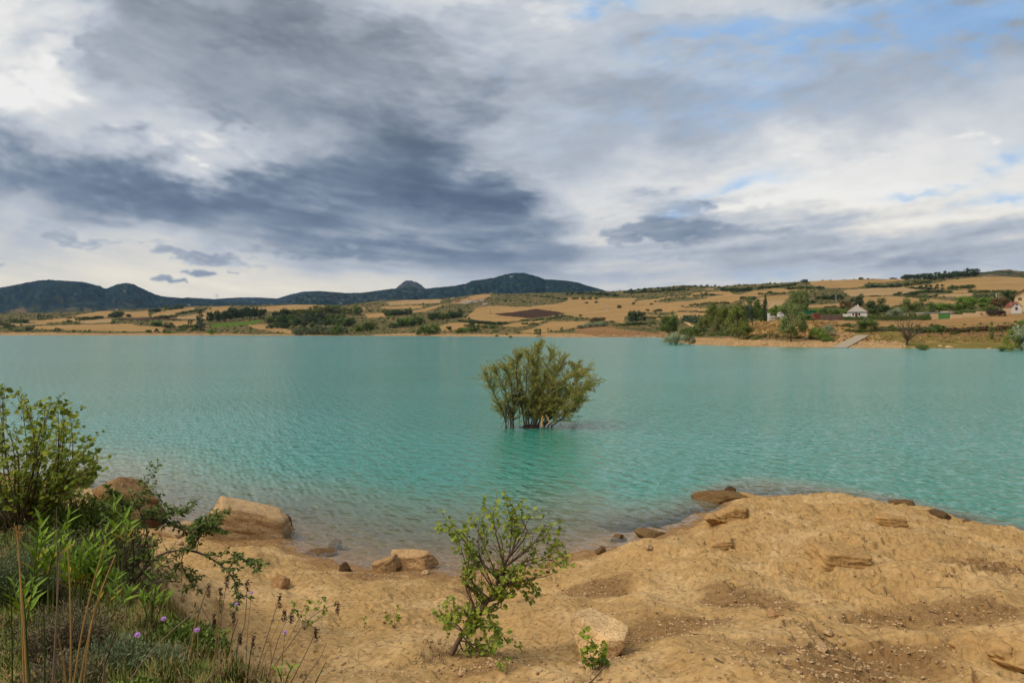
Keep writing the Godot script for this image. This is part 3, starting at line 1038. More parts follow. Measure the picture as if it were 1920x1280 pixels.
func wave_image() -> Image:
	# a tile of ripples: many small wave trains that run mostly towards the near shore
	var n := 640
	var r := RandomNumberGenerator.new()
	r.seed = 5
	var acc := PackedFloat32Array()
	acc.resize(n * n)
	var sx := PackedFloat32Array()
	var cx := PackedFloat32Array()
	sx.resize(n)
	cx.resize(n)
	for w in 34:
		var len_ := pow(r.randf(), 1.3)
		var k := lerpf(9.0, 64.0, len_)
		var ang := PI / 2.0 + r.randfn(0.0, 0.5) + 0.6
		var kx := roundi(cos(ang) * k)
		var ky := roundi(sin(ang) * k)
		var amp := 1.0 / pow(k, 1.05)
		var ph := r.randf() * TAU
		for x in n:
			sx[x] = sin(TAU * kx * x / n + ph)
			cx[x] = cos(TAU * kx * x / n + ph)
		for y in n:
			var s := sin(TAU * ky * y / n) * amp
			var c := cos(TAU * ky * y / n) * amp
			var row := y * n
			for x in n:
				acc[row + x] += sx[x] * c + cx[x] * s
	var im := Image.create(n, n, false, Image.FORMAT_RF)
	for y in n:
		for x in n:
			var q := acc[y * n + x]
			im.set_pixel(x, y, Color(0.5 + q * 1.6 + q * absf(q) * 2.0, 0, 0))
	return im


func make_materials() -> void:
	mats.land = plain_mat(Color.WHITE, 1.0, true)
	mats.land.metallic_specular = 0.05
	var grit := ImageTexture.create_from_image(clay_image())
	var flaw := NoiseTexture2D.new()
	flaw.width = 1024
	flaw.height = 1024
	flaw.seamless = true
	flaw.noise = noise(32, 0.02, 4)
	var ramp := Gradient.new()
	ramp.offsets = PackedFloat32Array([0.0, 0.35, 0.6, 1.0])
	ramp.colors = PackedColorArray([Color(0.70, 0.68, 0.66), Color(0.93, 0.92, 0.91), Color(1, 1, 1), Color(1, 1, 1)])
	flaw.color_ramp = ramp
	var dirt := plain_mat(Color.WHITE, 1.0, true)
	dirt.metallic_specular = 0.1
	dirt.albedo_texture = flaw
	dirt.uv1_triplanar = true
	dirt.uv1_world_triplanar = true
	dirt.uv1_scale = Vector3(0.5, 0.5, 0.5)
	dirt.heightmap_enabled = true
	dirt.heightmap_texture = grit
	dirt.heightmap_scale = 2.6
	mats.dirt = dirt
	var stone := plain_mat(Color.WHITE, 0.95, true)
	stone.metallic_specular = 0.15
	stone.albedo_texture = flaw
	stone.uv1_triplanar = true
	stone.uv1_scale = Vector3(1.3, 1.3, 1.3)
	stone.heightmap_enabled = true
	stone.heightmap_texture = grit
	stone.heightmap_scale = 3.5
	mats.stone = stone
	var water := StandardMaterial3D.new()
	water.transparency = BaseMaterial3D.TRANSPARENCY_ALPHA
	water.albedo_color = Color(1, 1, 1, 0.0)
	water.roughness = 0.09
	water.metallic_specular = 0.44
	water.heightmap_enabled = true
	water.heightmap_texture = ImageTexture.create_from_image(wave_image())
	water.heightmap_scale = 4.0
	water.uv1_triplanar = true
	water.uv1_world_triplanar = true
	water.uv1_scale = Vector3(1.0 / 8.5, 1.0 / 8.5, 1.0 / 8.5)
	mats.water = water
	var murk := plain_mat(Color.WHITE, 1.0, true)
	murk.transparency = BaseMaterial3D.TRANSPARENCY_ALPHA
	murk.metallic_specular = 0.22
	murk.roughness = 0.3
	murk.heightmap_enabled = true
	murk.heightmap_texture = water.heightmap_texture
	murk.heightmap_scale = 4.0
	murk.uv1_triplanar = true
	murk.uv1_world_triplanar = true
	murk.uv1_scale = water.uv1_scale
	mats.murk = murk
	mats.bark = plain_mat(lin(0.11, 0.085, 0.062), 0.9, true)
	mats.white = plain_mat(Color.WHITE, 0.9, true)


# ------------------------------------------------------------------ trees and bushes of the far shores
var protos := {}
var greens := {}


func leaf_card(s: Soup, p: Vector3, out: Vector3, size: float, col: Color) -> void:
	var n := (out + Vector3(rr(-1, 1), rr(-0.4, 1.0), rr(-1, 1)) * 0.8).normalized()
	var a := n.cross(Vector3(rr(-1, 1), rr(-1, 1), rr(-1, 1))).normalized() * size
	var b := n.cross(a).normalized() * size * 0.6
	s.quad(p - a, p + b, p + a, p - b, col, n)


func crown(kind: String, count: int, leaf: float, seed_: int) -> ArrayMesh:
	# foliage of a tree one metre high and one metre wide, standing at the origin
	rng.seed = seed_
	var clumps := []
	match kind:
		"round":
			for k in 22:
				var u := Vector3(rr(-1, 1), rr(-0.8, 1), rr(-1, 1))
				if u.length() > 1.0:
					u = u.normalized()
				clumps.append([Vector3(u.x * 0.36, 0.54 + u.y * 0.34, u.z * 0.36), rr(0.12, 0.20)])
		"bush":
			for k in 16:
				var u := Vector3(rr(-1, 1), rr(0, 1), rr(-1, 1))
				if u.length() > 1.0:
					u = u.normalized()
				clumps.append([Vector3(u.x * 0.36, 0.14 + u.y * 0.62, u.z * 0.36), rr(0.13, 0.22)])
		"column":
			for k in 26:
				var t := pow(rr(0, 1), 0.8)
				var w := 0.44 * sin(PI * clampf(0.10 + t * 0.84, 0, 1)) + 0.04
				var g := rr(0, TAU)
				clumps.append([Vector3(cos(g) * w * 0.8, 0.10 + t * 0.82, sin(g) * w * 0.8), rr(0.10, 0.17)])
		"cypress":
			for k in 24:
				var t := k / 24.0
				var w := 0.34 * (1.0 - pow(t, 1.6)) * smoothstep(-0.1, 0.15, t)
				var g := rr(0, TAU)
				clumps.append([Vector3(cos(g) * w * 0.6, 0.06 + t * 0.9, sin(g) * w * 0.6), 0.05 + w * 0.35])
		"pine":
			for k in 24:
				var t := rr(0, 1)
				var w := 0.46 * (1.0 - t * t * 0.75)
				var g := rr(0, TAU)
				clumps.append([Vector3(cos(g) * w * rr(0.3, 1), 0.14 + t * 0.74, sin(g) * w * rr(0.3, 1)), rr(0.11, 0.19)])
		"cone":
			for k in 26:
				var t := k / 26.0
				var w := 0.40 * (1.0 - t)
				var g := rr(0, TAU)
				clumps.append([Vector3(cos(g) * w * 0.8, 0.06 + t * 0.86, sin(g) * w * 0.8), 0.05 + w * 0.3])
		"hedge":
			for k in 12:
				clumps.append([Vector3(rr(-0.38, 0.38), rr(0.15, 0.72), rr(-0.3, 0.3)), rr(0.16, 0.26)])
	var s := Soup.new()
	for c in clumps:
		c.append(rr(0.72, 1.28))
	for k in count:
		var c: Array = clumps[rng.randi() % clumps.size()]
		var u := Vector3(rng.randfn(), rng.randfn(), rng.randfn()).normalized()
		var r: float = c[1]
		var p: Vector3 = c[0] + u * r * pow(rr(0.1, 1.0), 0.4) * rr(0.85, 1.12)
		if p.y < 0.01:
			p.y = rr(0.01, 0.06)
		var tone: float = c[2] * rr(0.8, 1.2)
		leaf_card(s, p, u, leaf * rr(0.6, 1.3), Color(tone * rr(0.92, 1.08), tone, tone * 0.95))
	return s.mesh()


func trunk_proto(seed_: int, top: float, r: float) -> ArrayMesh:
	rng.seed = seed_
	var s := Soup.new()
	var p := PackedVector3Array([Vector3(0, -0.04, 0), Vector3(rr(-0.02, 0.02), top * 0.5, rr(-0.02, 0.02)), Vector3(rr(-0.05, 0.05), top, 0)])
	s.tube(p, r, r * 0.5, 7, Color(1, 1, 1))
	for k in 5:
		var from := p[1].lerp(p[2], rr(0, 0.8))
		var g := rr(0, TAU)
		s.tube(PackedVector3Array([from, from + Vector3(cos(g) * 0.12, 0.12, sin(g) * 0.12), from + Vector3(cos(g) * 0.24, 0.28, sin(g) * 0.24)]), r * 0.45, r * 0.15, 5, Color(1, 1, 1))
	return s.mesh()


func setup_protos() -> void:
	for kind in ["round", "bush", "column", "cypress", "pine", "cone", "hedge"]:
		protos[kind] = []
		for k in 3:
			protos[kind].append(crown(kind, 900, 0.045, 100 + k * 7 + kind.length()))
		protos[kind + "_fine"] = []
		for k in 2:
			protos[kind + "_fine"].append(crown(kind, 4200, 0.023, 300 + k * 7 + kind.length()))
		protos[kind + "_small"] = []
		for k in 3:
			protos[kind + "_small"].append(crown(kind, 150, 0.11, 500 + k * 7 + kind.length()))
	protos.trunk = [trunk_proto(1, 0.5, 0.028), trunk_proto(2, 0.55, 0.022), trunk_proto(3, 0.45, 0.03)]
	var g := {
		"dark": Color(0.029, 0.047, 0.017), "deep": Color(0.023, 0.037, 0.018), "mid": Color(0.052, 0.076, 0.020), "bright": Color(0.075, 0.120, 0.022), "olive": Color(0.080, 0.085, 0.028), "yellow": Color(0.115, 0.125, 0.028),
		"silver": Color(0.150, 0.175, 0.115), "poplar": Color(0.085, 0.105, 0.036), "pine": Color(0.070, 0.084, 0.018), "brown": Color(0.075, 0.048, 0.026), "purple": Color(0.036, 0.026, 0.021), "greygreen": Color(0.075, 0.085, 0.045), "blue": Color(0.035, 0.055, 0.035),
	}
	for k in g:
		greens[k] = leaf_mat(Color(g[k].r * 2.0, g[k].g * 2.0, g[k].b * 1.9).linear_to_srgb(), 0.25)
	rng.seed = 77


func tree_at(where: Vector3, called: String, kind: String, h: float, w: float, green: String, label: String, category: String, group := "", fine := "") -> Node3D:
	var list: Array = protos[kind + fine]
	var turn := Basis(Vector3.UP, rr(0, TAU))
	var xf := Transform3D(turn * Basis.from_scale(Vector3(w, h, w)), Vector3.ZERO)
	if called.ends_with("bush"):
		var b := part(self, called, list[rng.randi() % list.size()], greens[green], Transform3D(xf.basis, where - Vector3(0, 0.03 * h, 0)))
		tag(b, label, category, group)
		return b
	var o := thing(called, where, label, category, group)
	part(o, "crown", list[rng.randi() % list.size()], greens[green], xf)
	part(o, "trunk", protos.trunk[rng.randi() % 3], mats.bark, Transform3D(turn * Basis.from_scale(Vector3(h * 0.75, h, h * 0.75)), Vector3.ZERO))
	return o


func tree(called: String, kind: String, px: float, py: float, hp: float, wp: float, green: String, label: String, category: String, group := "", fine := "") -> Node3D:
	var g := ground_at(px, py)
	if kind == "round" and hp < 15.0:
		kind = "bush"
	if fine == "_fine":
		hp *= 1.06
		wp *= 1.04
	return tree_at(g, called, kind, hp * 1.05 * -g.z / FOC, wp * 1.16 * -g.z / FOC, green, label, category, group, fine)


const ORDINALS := ["first", "second", "third", "fourth", "fifth", "sixth", "seventh", "eighth", "ninth", "tenth", "eleventh", "twelfth", "thirteenth", "fourteenth"]


func row(called: String, kinds: Array, pts: Array, n: int, hp: Array, wp: Array, shades: Array, label: String, category: String, group: String) -> void:
	# a hedgerow or belt of trees along a line on the ground
	var line := PackedVector2Array()
	for k in pts.size() / 2:
		line.append(Vector2(pts[k * 2], pts[k * 2 + 1]))
	var total := 0.0
	for k in line.size() - 1:
		total += line[k].distance_to(line[k + 1])
	var in_order := n > 1 and n <= 14 and label.split(" ").size() <= 12
	for k in line.size() - 1:
		in_order = in_order and line[k + 1].x > line[k].x
	for i in n:
		var own := label
		if in_order:
			own = "%s, %s from left" % [label, ORDINALS[i]] if i < n - 1 else label + ", rightmost of its row"
		var t := total * clampf((i + rr(0.15, 0.85)) / n, 0.0, 1.0)
		var k := 0
		while k < line.size() - 2 and t > line[k].distance_to(line[k + 1]):
			t -= line[k].distance_to(line[k + 1])
			k += 1
		var p := line[k].lerp(line[k + 1], clampf(t / maxf(0.01, line[k].distance_to(line[k + 1])), 0, 1))
		tree(called, kinds[rng.randi() % kinds.size()], p.x, p.y + rr(-0.5, 0.5), rr(hp[0], hp[1]), rr(wp[0], wp[1]), shades[rng.randi() % shades.size()], own, category, group, "_small" if hp[1] < 7.5 else "")


func build_far_trees() -> void:
	setup_protos()
	# scrub and low bushes scattered over the slopes that are not farmed: nobody could count them
	var xfs: Array[Transform3D] = []
	var xfs2: Array[Transform3D] = []
	var n := land_cols.size()
	for i in 30000:
		var r := rng.randi() % land_rows.size()
		var c := 40 + rng.randi() % 1000
		var kind := land_kind[r * n + c]
		var d := land_rows[r]
		if land_h[r * n + c] < 0.8 or d > 3600.0:
			continue
		var dense := n_mid.get_noise_2d(land_cols[c] / 18.0, log(d) * 40.0)
		if kind == 0 and dense > -0.18 or kind == 8 and dense > 0.15 and i % 4 == 0 or kind == 9 and i % 2 == 0:
			var s := (rr(1.2, 2.6) if rng.randf() < 0.7 else rr(2.5, 5.0)) * clampf(d / 1300.0, 0.42, 1.6)
			if kind != 0:
				s *= 0.55
			var x := (land_cols[c] - MIDX) / FOC * d + rr(-1, 1)
			var xf := Transform3D(Basis(Vector3.UP, rr(0, TAU)) * Basis.from_scale(Vector3(s * rr(1.0, 1.7), s, s * rr(1.0, 1.7))), Vector3(x, land_height(x, d) - 0.1 * s, -d))
			if kind == 9 or rng.randf() < 0.25:
				xfs2.append(xf)
			else:
				xfs.append(xf)
	scatter(self, "scrub", protos.bush_small[0], greens.mid, xfs, "low olive scrub dotted over the far slopes", "scrub")
	scatter(self, "scrub", protos.bush_small[1], greens.olive, xfs2, "dry brownish scrub and brambles between the fields", "scrub")

	# ---- left far shore
	tree("tree", "round", 317, 618, 15, 22, "dark", "dark round tree at the field edge, biggest near the left waterline", "tree")
	tree("bush", "bush", 55, 620, 10, 16, "dark", "dark round bush at the left end of the long golden field", "bush")
	tree("bush", "bush", 107, 620, 8, 13, "olive", "yellow-green bush below the long golden field at the left", "bush")
	tree("bush", "bush", 34, 621, 5, 10, "mid", "small bush on the waterside strip at the far left", "bush")
	tree("bush", "bush", 275, 623, 7, 8, "mid", "small round bush left of the pair of bushes by the water", "bush")
	row("bush", ["bush"], [274, 623, 290, 622, 322, 624], 4, [6, 9], [6, 9], ["dark", "mid"], "small round bush standing by the left waterline", "bush", "bushes by the left waterline")
	tree("poplar_tree", "column", 375, 608, 26, 13, "deep", "tall dark poplar rising alone above the green field", "tree")
	tree("poplar_tree", "column", 356, 612, 13, 9, "deep", "shorter dark poplar left of the tall poplar", "tree")
	tree("tree", "round", 375, 620, 18, 20, "blue", "blue-green round tree in front of the tall dark poplar", "tree")
	tree("bush", "bush", 398, 626, 12, 17, "bright", "bright green bush at the water in front of the green field", "bush")
	tree("bush", "bush", 317, 625, 6, 14, "bright", "low bright bush right of the dark round tree", "bush")
	tree("bush", "bush", 440, 625, 6, 8, "bright", "small bright bush on the shore strip right of the green field", "bush")
	row("bush", ["bush", "round"], [0, 611, 12, 614, 24, 613], 5, [7, 11], [8, 14], ["dark", "mid"], "bush in the clump at the far left edge", "bush", "clump at the far left edge")
	row("tree", ["round", "bush"], [22, 604, 50, 605], 6, [6, 10], [8, 12], ["dark", "mid"], "tree in the small clump on the left slope", "tree", "clump on the left slope")
	row("cypress_tree", ["cypress"], [66, 597, 92, 598], 7, [6, 10], [2, 3], ["deep"], "slim dark cypress in the far row under the left mountain", "tree", "far row of cypresses")
	row("bush", ["bush"], [70, 600, 95, 599], 5, [3, 5], [6, 10], ["mid"], "bush at the foot of the cypress row", "bush", "bushes at the cypress row")
	row("tree", ["round", "bush"], [146, 602, 160, 600, 192, 597], 9, [6, 10], [8, 14], ["dark", "mid", "deep"], "tree in the hedgerow above the plough strip at left", "tree", "hedgerow at left")
	row("tree", ["round", "bush"], [208, 595, 230, 592], 5, [9, 13], [10, 16], ["deep", "dark"], "dark tree in the clump on the left golden hill", "tree", "clump on the left golden hill")
	tree("tree", "round", 240, 595, 9, 10, "dark", "dark tree standing alone right of the clump on the golden hill", "tree")
	row("tree", ["round", "bush"], [281, 585, 300, 585], 4, [7, 11], [9, 13], ["deep", "dark"], "dark tree on the crest above the left fields", "tree", "trees on the left crest")
	row("tree", ["round", "bush"], [310, 581, 340, 579], 6, [6, 12], [8, 13], ["dark", "mid"], "tree in the belt along the left crest", "tree", "belt along the left crest")
	row("bush", ["bush"], [330, 590, 395, 579], 12, [3, 6], [6, 12], ["dark", "mid"], "bush in the diagonal hedge across the left fields", "bush", "diagonal hedge across the left fields")
	row("bush", ["bush"], [286, 597, 332, 595], 8, [4, 7], [6, 12], ["dark", "mid"], "bush in the hedge above the pale stubble strip", "bush", "hedge above the pale stubble")
	row("tree", ["bush", "round"], [285, 612, 300, 611], 5, [8, 14], [10, 15], ["mid", "dark", "bright"], "bushy tree in the clump left of the poplars", "tree", "clump left of the poplars")
	row("bush", ["bush"], [335, 614, 365, 613], 6, [5, 8], [8, 12], ["mid", "olive"], "bush in the hedge under the poplars", "bush", "hedge under the poplars")
	row("bush", ["bush"], [120, 597, 140, 596, 116, 606], 5, [3, 5], [6, 10], ["dark"], "small dark bush on the left fields", "bush", "small bushes on the left fields")
	row("bush", ["bush"], [330, 622, 345, 618, 380, 620], 6, [4, 6], [7, 12], ["olive", "mid"], "bush on the bank below the green field", "bush", "bushes below the green field")
	# ---- woods in the middle
	row("tree", ["round", "column", "round"], [390, 607, 420, 602, 460, 598, 497, 598], 20, [16, 24], [10, 17], ["deep", "dark", "deep"], "dark tree of the small wood beside the green field", "tree", "wood beside the green field")
	row("tree", ["round"], [420, 598, 470, 592], 10, [10, 16], [10, 16], ["deep", "dark"], "dark tree at the back of the small wood", "tree", "back of the small wood")
	row("tree", ["column", "round"], [512, 603, 545, 600], 8, [16, 26], [10, 15], ["deep", "dark"], "tall dark tree at the left end of the long wood", "tree", "left end of the long wood")
	row("tree", ["pine", "round"], [540, 596, 580, 590, 640, 588, 676, 592], 26, [12, 18], [12, 18], ["pine", "olive", "mid"], "yellow-green pine at the back of the long wood", "tree", "back of the long wood")
	row("tree", ["round"], [500, 610, 540, 607, 580, 604, 640, 606], 24, [13, 20], [12, 18], ["dark", "mid", "deep"], "tree in the middle of the long wood", "tree", "middle of the long wood")
	row("tree", ["round"], [505, 616, 560, 614, 610, 613, 660, 612], 20, [11, 18], [13, 19], ["deep", "dark", "mid"], "tree at the front of the long wood", "tree", "front of the long wood")
	row("tree", ["bush", "round"], [550, 628, 575, 627, 610, 627, 645, 628], 14, [14, 22], [16, 24], ["greygreen", "greygreen", "mid"], "grey-green willow bush along the waterline below the long wood", "bush", "willow bushes below the long wood")
	row("tree", ["round", "bush"], [666, 622, 700, 618], 8, [14, 20], [14, 20], ["yellow", "mid", "pine"], "yellow-green tree right of the long wood", "tree", "yellow-green trees right of the long wood")
	row("tree", ["round"], [645, 612, 662, 611], 4, [14, 20], [12, 15], ["deep"], "dark tree between the wood and the yellow-green trees", "tree", "dark trees at the right end of the wood")
	row("tree", ["round", "bush"], [722, 592, 770, 590], 12, [10, 16], [11, 16], ["deep", "dark", "mid"], "dark tree in the belt above the dark red strip", "tree", "belt above the dark red strip")
	row("tree", ["round"], [735, 615, 770, 611, 792, 608], 14, [12, 18], [12, 18], ["mid", "bright", "dark"], "tree in the grove that slopes towards the big stubble field", "tree", "sloping grove")
	row("tree", ["round"], [805, 602, 830, 599, 866, 594], 16, [12, 17], [10, 14], ["dark", "deep", "mid"], "tree in the close belt below the village", "tree", "close belt below the village")
	row("tree", ["round", "column"], [785, 628, 800, 628, 822, 626], 8, [12, 21], [10, 16], ["mid", "dark", "bright"], "tree in the clump at the water left of the mid shore", "tree", "clump at the water")
	tree("tree", "round", 841, 619, 10, 12, "dark", "small dark tree on the right edge of the crescent stubble field", "tree")
	row("bush", ["bush", "round"], [855, 624, 870, 622, 895, 622], 7, [8, 13], [11, 16], ["mid", "bright", "dark"], "bush in the clump right of the small crescent field", "bush", "clump right of the crescent field")
	row("bush", ["bush"], [862, 604, 900, 606, 935, 609, 950, 607], 16, [6, 9], [8, 13], ["dark", "deep"], "dark bush in the hedge under the big stubble field", "bush", "hedge under the big stubble field")
	tree("tree", "round", 884, 613, 13, 13, "deep", "dark round tree standing out of the hedge under the big field", "tree")
	row("bush", ["bush"], [872, 612, 905, 614, 930, 617], 8, [6, 9], [9, 14], ["mid", "olive"], "olive bush below the dark hedge of the big stubble field", "bush", "bushes below the dark hedge")
	row("bush", ["bush"], [975, 601, 1000, 602, 1040, 597, 1060, 593], 13, [3, 6], [6, 11], ["dark", "mid"], "bush in the hedge below the ploughed field", "bush", "hedge below the ploughed field")
	row("bush", ["bush"], [980, 608, 1010, 609], 5, [4, 6], [7, 11], ["dark", "olive"], "bush on the bank in the stubble below the plough", "bush", "bank in the stubble")
	tree("tree", "round", 1008, 631, 16, 15, "mid", "small green tree at the water behind the flooded willow", "tree")
	tree("bush", "bush", 932, 631, 6, 8, "greygreen", "grey bush standing in the water, left of two", "bush")
	tree("bush", "bush", 957, 633, 6, 7, "mid", "green bush standing in the water, right of two", "bush")
	tree("bush", "bush", 950, 628, 5, 6, "olive", "bush on the sandy mid shore behind the two in the water", "bush")
	tree("bush", "column", 1053, 623, 10, 6, "mid", "slim young tree on the bank behind the willow, right of it", "tree")
	tree("bush", "column", 1028, 621, 6, 4, "olive", "tiny young tree on the bank behind the willow", "tree")
	row("silver_tree", ["bush"], [1085, 616, 1105, 613, 1138, 611], 11, [8, 13], [10, 15], ["silver", "silver", "greygreen"], "silver-grey bush in the olive clump on the mid shore", "bush", "silver clump on the mid shore")
	row("bush", ["bush"], [1108, 602, 1135, 601], 4, [8, 10], [12, 16], ["brown", "olive"], "brownish bush above the silver clump", "bush", "brownish bushes above the silver clump")
	row("tree", ["round"], [1183, 607, 1190, 608], 2, [24, 27], [16, 18], ["dark"], "tall dark tree of the pair on the mid slope", "tree", "pair on the mid slope")
	tree("tree", "round", 1202, 608, 26, 22, "deep", "broad very dark tree at the right of the pair on the mid slope", "tree")
	row("bush", ["bush"], [1175, 610, 1214, 609], 4, [6, 9], [9, 14], ["mid", "dark"], "bush at the foot of the dark trees on the mid slope", "bush", "bushes at the dark trees")
	row("bush", ["bush"], [1150, 612, 1235, 606], 9, [4, 7], [7, 12], ["mid", "dark", "olive"], "bush along the top of the mid bank", "bush", "bushes on the mid bank")
	for p in [[1118, 568, 5, 9], [1188, 571, 6, 8], [1089, 593, 5, 7], [1161, 578, 8, 9], [1214, 583, 5, 9], [1100, 569, 4, 10], [1236, 584, 5, 14], [1044, 593, 4, 8], [1222, 571, 4, 7]]:
		tree("bush", "bush", p[0], p[1], p[2], p[3], "dark", "small dark bush dotted on the golden stubble slopes", "bush", "bushes on the golden slopes", "_small")
	row("tree", ["round", "bush"], [1063, 553, 1090, 551, 1120, 553, 1160, 556], 14, [5, 9], [8, 14], ["deep", "dark"], "dark tree on the skyline right of the mountain", "tree", "skyline trees right of the mountain")
	row("tree", ["round", "bush"], [1168, 549, 1200, 549, 1240, 547, 1290, 544], 22, [4, 8], [7, 13], ["deep", "dark"], "dark tree in the wood along the scrub hill", "tree", "wood along the scrub hill")
	row("tree", ["round", "bush"], [1180, 541, 1240, 536, 1278, 533, 1310, 535, 1344, 536], 14, [3, 5], [4, 8], ["deep"], "tiny tree on the skyline of the scrub hill", "tree", "skyline of the scrub hill")
	row("bush", ["bush"], [1000, 556, 1060, 561, 1120, 561], 14, [3, 6], [6, 12], ["dark", "mid"], "bush along the upper edge of the big stubble field", "bush", "upper edge of the big stubble field")
	# ---- slopes at the right
	row("tree", ["round", "bush"], [1354, 546, 1380, 547, 1410, 545], 14, [6, 11], [9, 14], ["deep", "dark"], "dark tree of the copse on the right hill", "tree", "copse on the right hill")
	row("bush", ["bush"], [1423, 542, 1460, 539, 1494, 535], 14, [4, 7], [7, 12], ["dark", "deep"], "dark bush in the hedge climbing the right hill", "bush", "hedge climbing the right hill")
	tree("tree", "round", 1508, 530, 9, 14, "deep", "dark tree on the skyline left of the golden crest", "tree")
	tree("tree", "round", 1445, 551, 8, 13, "deep", "dark round tree between two stubble fields on the right hill", "tree")
	row("bush", ["bush"], [1420, 553, 1465, 551, 1490, 548], 10, [3, 6], [7, 12], ["dark", "mid"], "bush in the hedge beside the round tree on the right hill", "bush", "hedge beside the round tree")
	row("bush", ["bush"], [1388, 560, 1400, 561, 1417, 562], 5, [5, 9], [9, 14], ["dark", "deep"], "dark bush at the corner of the pale field", "bush", "corner of the pale field")
	row("bush", ["bush"], [1475, 543, 1500, 541, 1545, 541], 10, [4, 7], [8, 12], ["dark", "mid"], "bush in the strip under the golden crest", "bush", "strip under the golden crest")
	row("bush", ["bush"], [1300, 556, 1320, 554, 1342, 553], 6, [3, 5], [7, 12], ["dark"], "bush on the islet of scrub in the right stubble", "bush", "islet of scrub")
	row("bush", ["bush"], [1290, 574, 1320, 571, 1350, 569, 1365, 569], 9, [4, 6], [8, 14], ["dark", "olive"], "bush on the scrub lens behind the pines", "bush", "scrub lens behind the pines")
	row("bush", ["bush"], [1225, 584, 1240, 583], 3, [4, 6], [9, 12], ["dark"], "dark bush in the patch above the peninsula", "bush", "patch above the peninsula")
	row("bush", ["bush"], [1268, 584, 1300, 585, 1325, 586], 8, [3, 4], [7, 11], ["dark"], "bush in the low hedge above the peninsula", "bush", "low hedge above the peninsula")
	row("bush", ["bush"], [1214, 597, 1250, 597], 6, [4, 7], [8, 12], ["dark", "olive"], "bush in the hedge behind the water bushes", "bush", "hedge behind the water bushes")
	row("tree", ["round", "bush"], [1534, 562, 1560, 561, 1575, 562], 7, [9, 15], [12, 18], ["deep", "dark"], "dark tree in the clump left of the white house, up the slope", "tree", "clump up the slope left of the white house")
	row("bush", ["bush"], [1515, 568, 1530, 569], 3, [6, 9], [9, 13], ["dark"], "dark bush behind the big poplar", "bush", "bushes behind the big poplar")
	row("bush", ["bush", "round"], [1621, 540, 1650, 539, 1685, 538, 1700, 536], 14, [6, 10], [9, 14], ["dark", "mid", "deep"], "bush in the broad hedge under the right skyline", "bush", "broad hedge under the right skyline")
	row("tree", ["round"], [1692, 524, 1712, 523, 1734, 522], 9, [8, 13], [10, 16], ["deep"], "dark tree of the copse on the skyline", "tree", "copse on the skyline")
	row("tree", ["round"], [1737, 527, 1770, 523, 1800, 518, 1834, 515], 20, [10, 16], [11, 17], ["deep", "dark"], "dark tree of the wood on the right ridge", "tree", "wood on the right ridge")
	row("tree", ["pine", "round"], [1695, 536, 1720, 533, 1745, 530], 9, [7, 11], [9, 13], ["mid", "olive"], "light green tree below the ridge wood", "tree", "light trees below the ridge wood")
	row("tree", ["round"], [1725, 539.5, 1770, 537.5], 5, [6, 7], [6.5, 7.5], ["dark"], "round field tree, one of five in a row below the ridge wood", "tree", "five round trees in a row")
	row("tree", ["round", "bush"], [1777, 542, 1800, 541, 1827, 540], 11, [6, 11], [9, 13], ["dark", "mid"], "tree in the clump right of the five round trees", "tree", "clump right of the five round trees")
	row("bush", ["bush"], [1705, 541, 1740, 542, 1770, 542], 9, [4, 6], [8, 12], ["dark", "deep"], "bush in the hedge below the five round trees", "bush", "hedge below the five round trees")
	row("bush", ["bush"], [1678, 553, 1700, 553, 1740, 548, 1788, 549], 14, [5, 9], [9, 14], ["dark", "deep", "mid"], "bush in the hedge between the right stubble fields", "bush", "hedge between the right stubble fields")
	tree("tree", "round", 1714, 556, 13, 12, "deep", "dark tree standing out of the hedge between the stubble fields", "tree")
	row("bush", ["bush"], [1695, 557, 1735, 558, 1760, 556], 9, [4, 6], [8, 12], ["dark", "olive"], "bush in the lower hedge between the stubble fields", "bush", "lower hedge between the stubble fields")
	row("bush", ["bush"], [1632, 556, 1650, 556], 3, [3, 4], [8, 10], ["dark"], "small dark bush on the stubble above the white house", "bush", "bushes above the white house")
	row("bush", ["bush"], [1816, 549, 1850, 548, 1880, 547], 9, [4, 7], [9, 14], ["dark", "olive"], "bush in the hedge above the yellow house", "bush", "hedge above the yellow house")
	tree("tree", "round", 1615, 524, 6, 9, "deep", "small dark tree alone on the golden skyline", "tree")
	row("bush", ["bush"], [1668, 522, 1682, 521], 3, [3, 4], [7, 9], ["deep"], "bush on the skyline left of the copse", "bush", "skyline bushes left of the copse")
	row("bush", ["bush"], [1822, 562, 1840, 559, 1865, 560], 7, [9, 15], [12, 18], ["olive", "greygreen", "mid"], "olive bush in the thicket above the gardens", "bush", "thicket above the gardens")


# ------------------------------------------------------------------ houses, walls and masts
func solid(parent: Node, called: String, lo: Vector3, hi: Vector3, m: Material) -> MeshInstance3D:
	var s := Soup.new()
	s.box(lo, hi)
	return part(parent, called, s.mesh(), m)


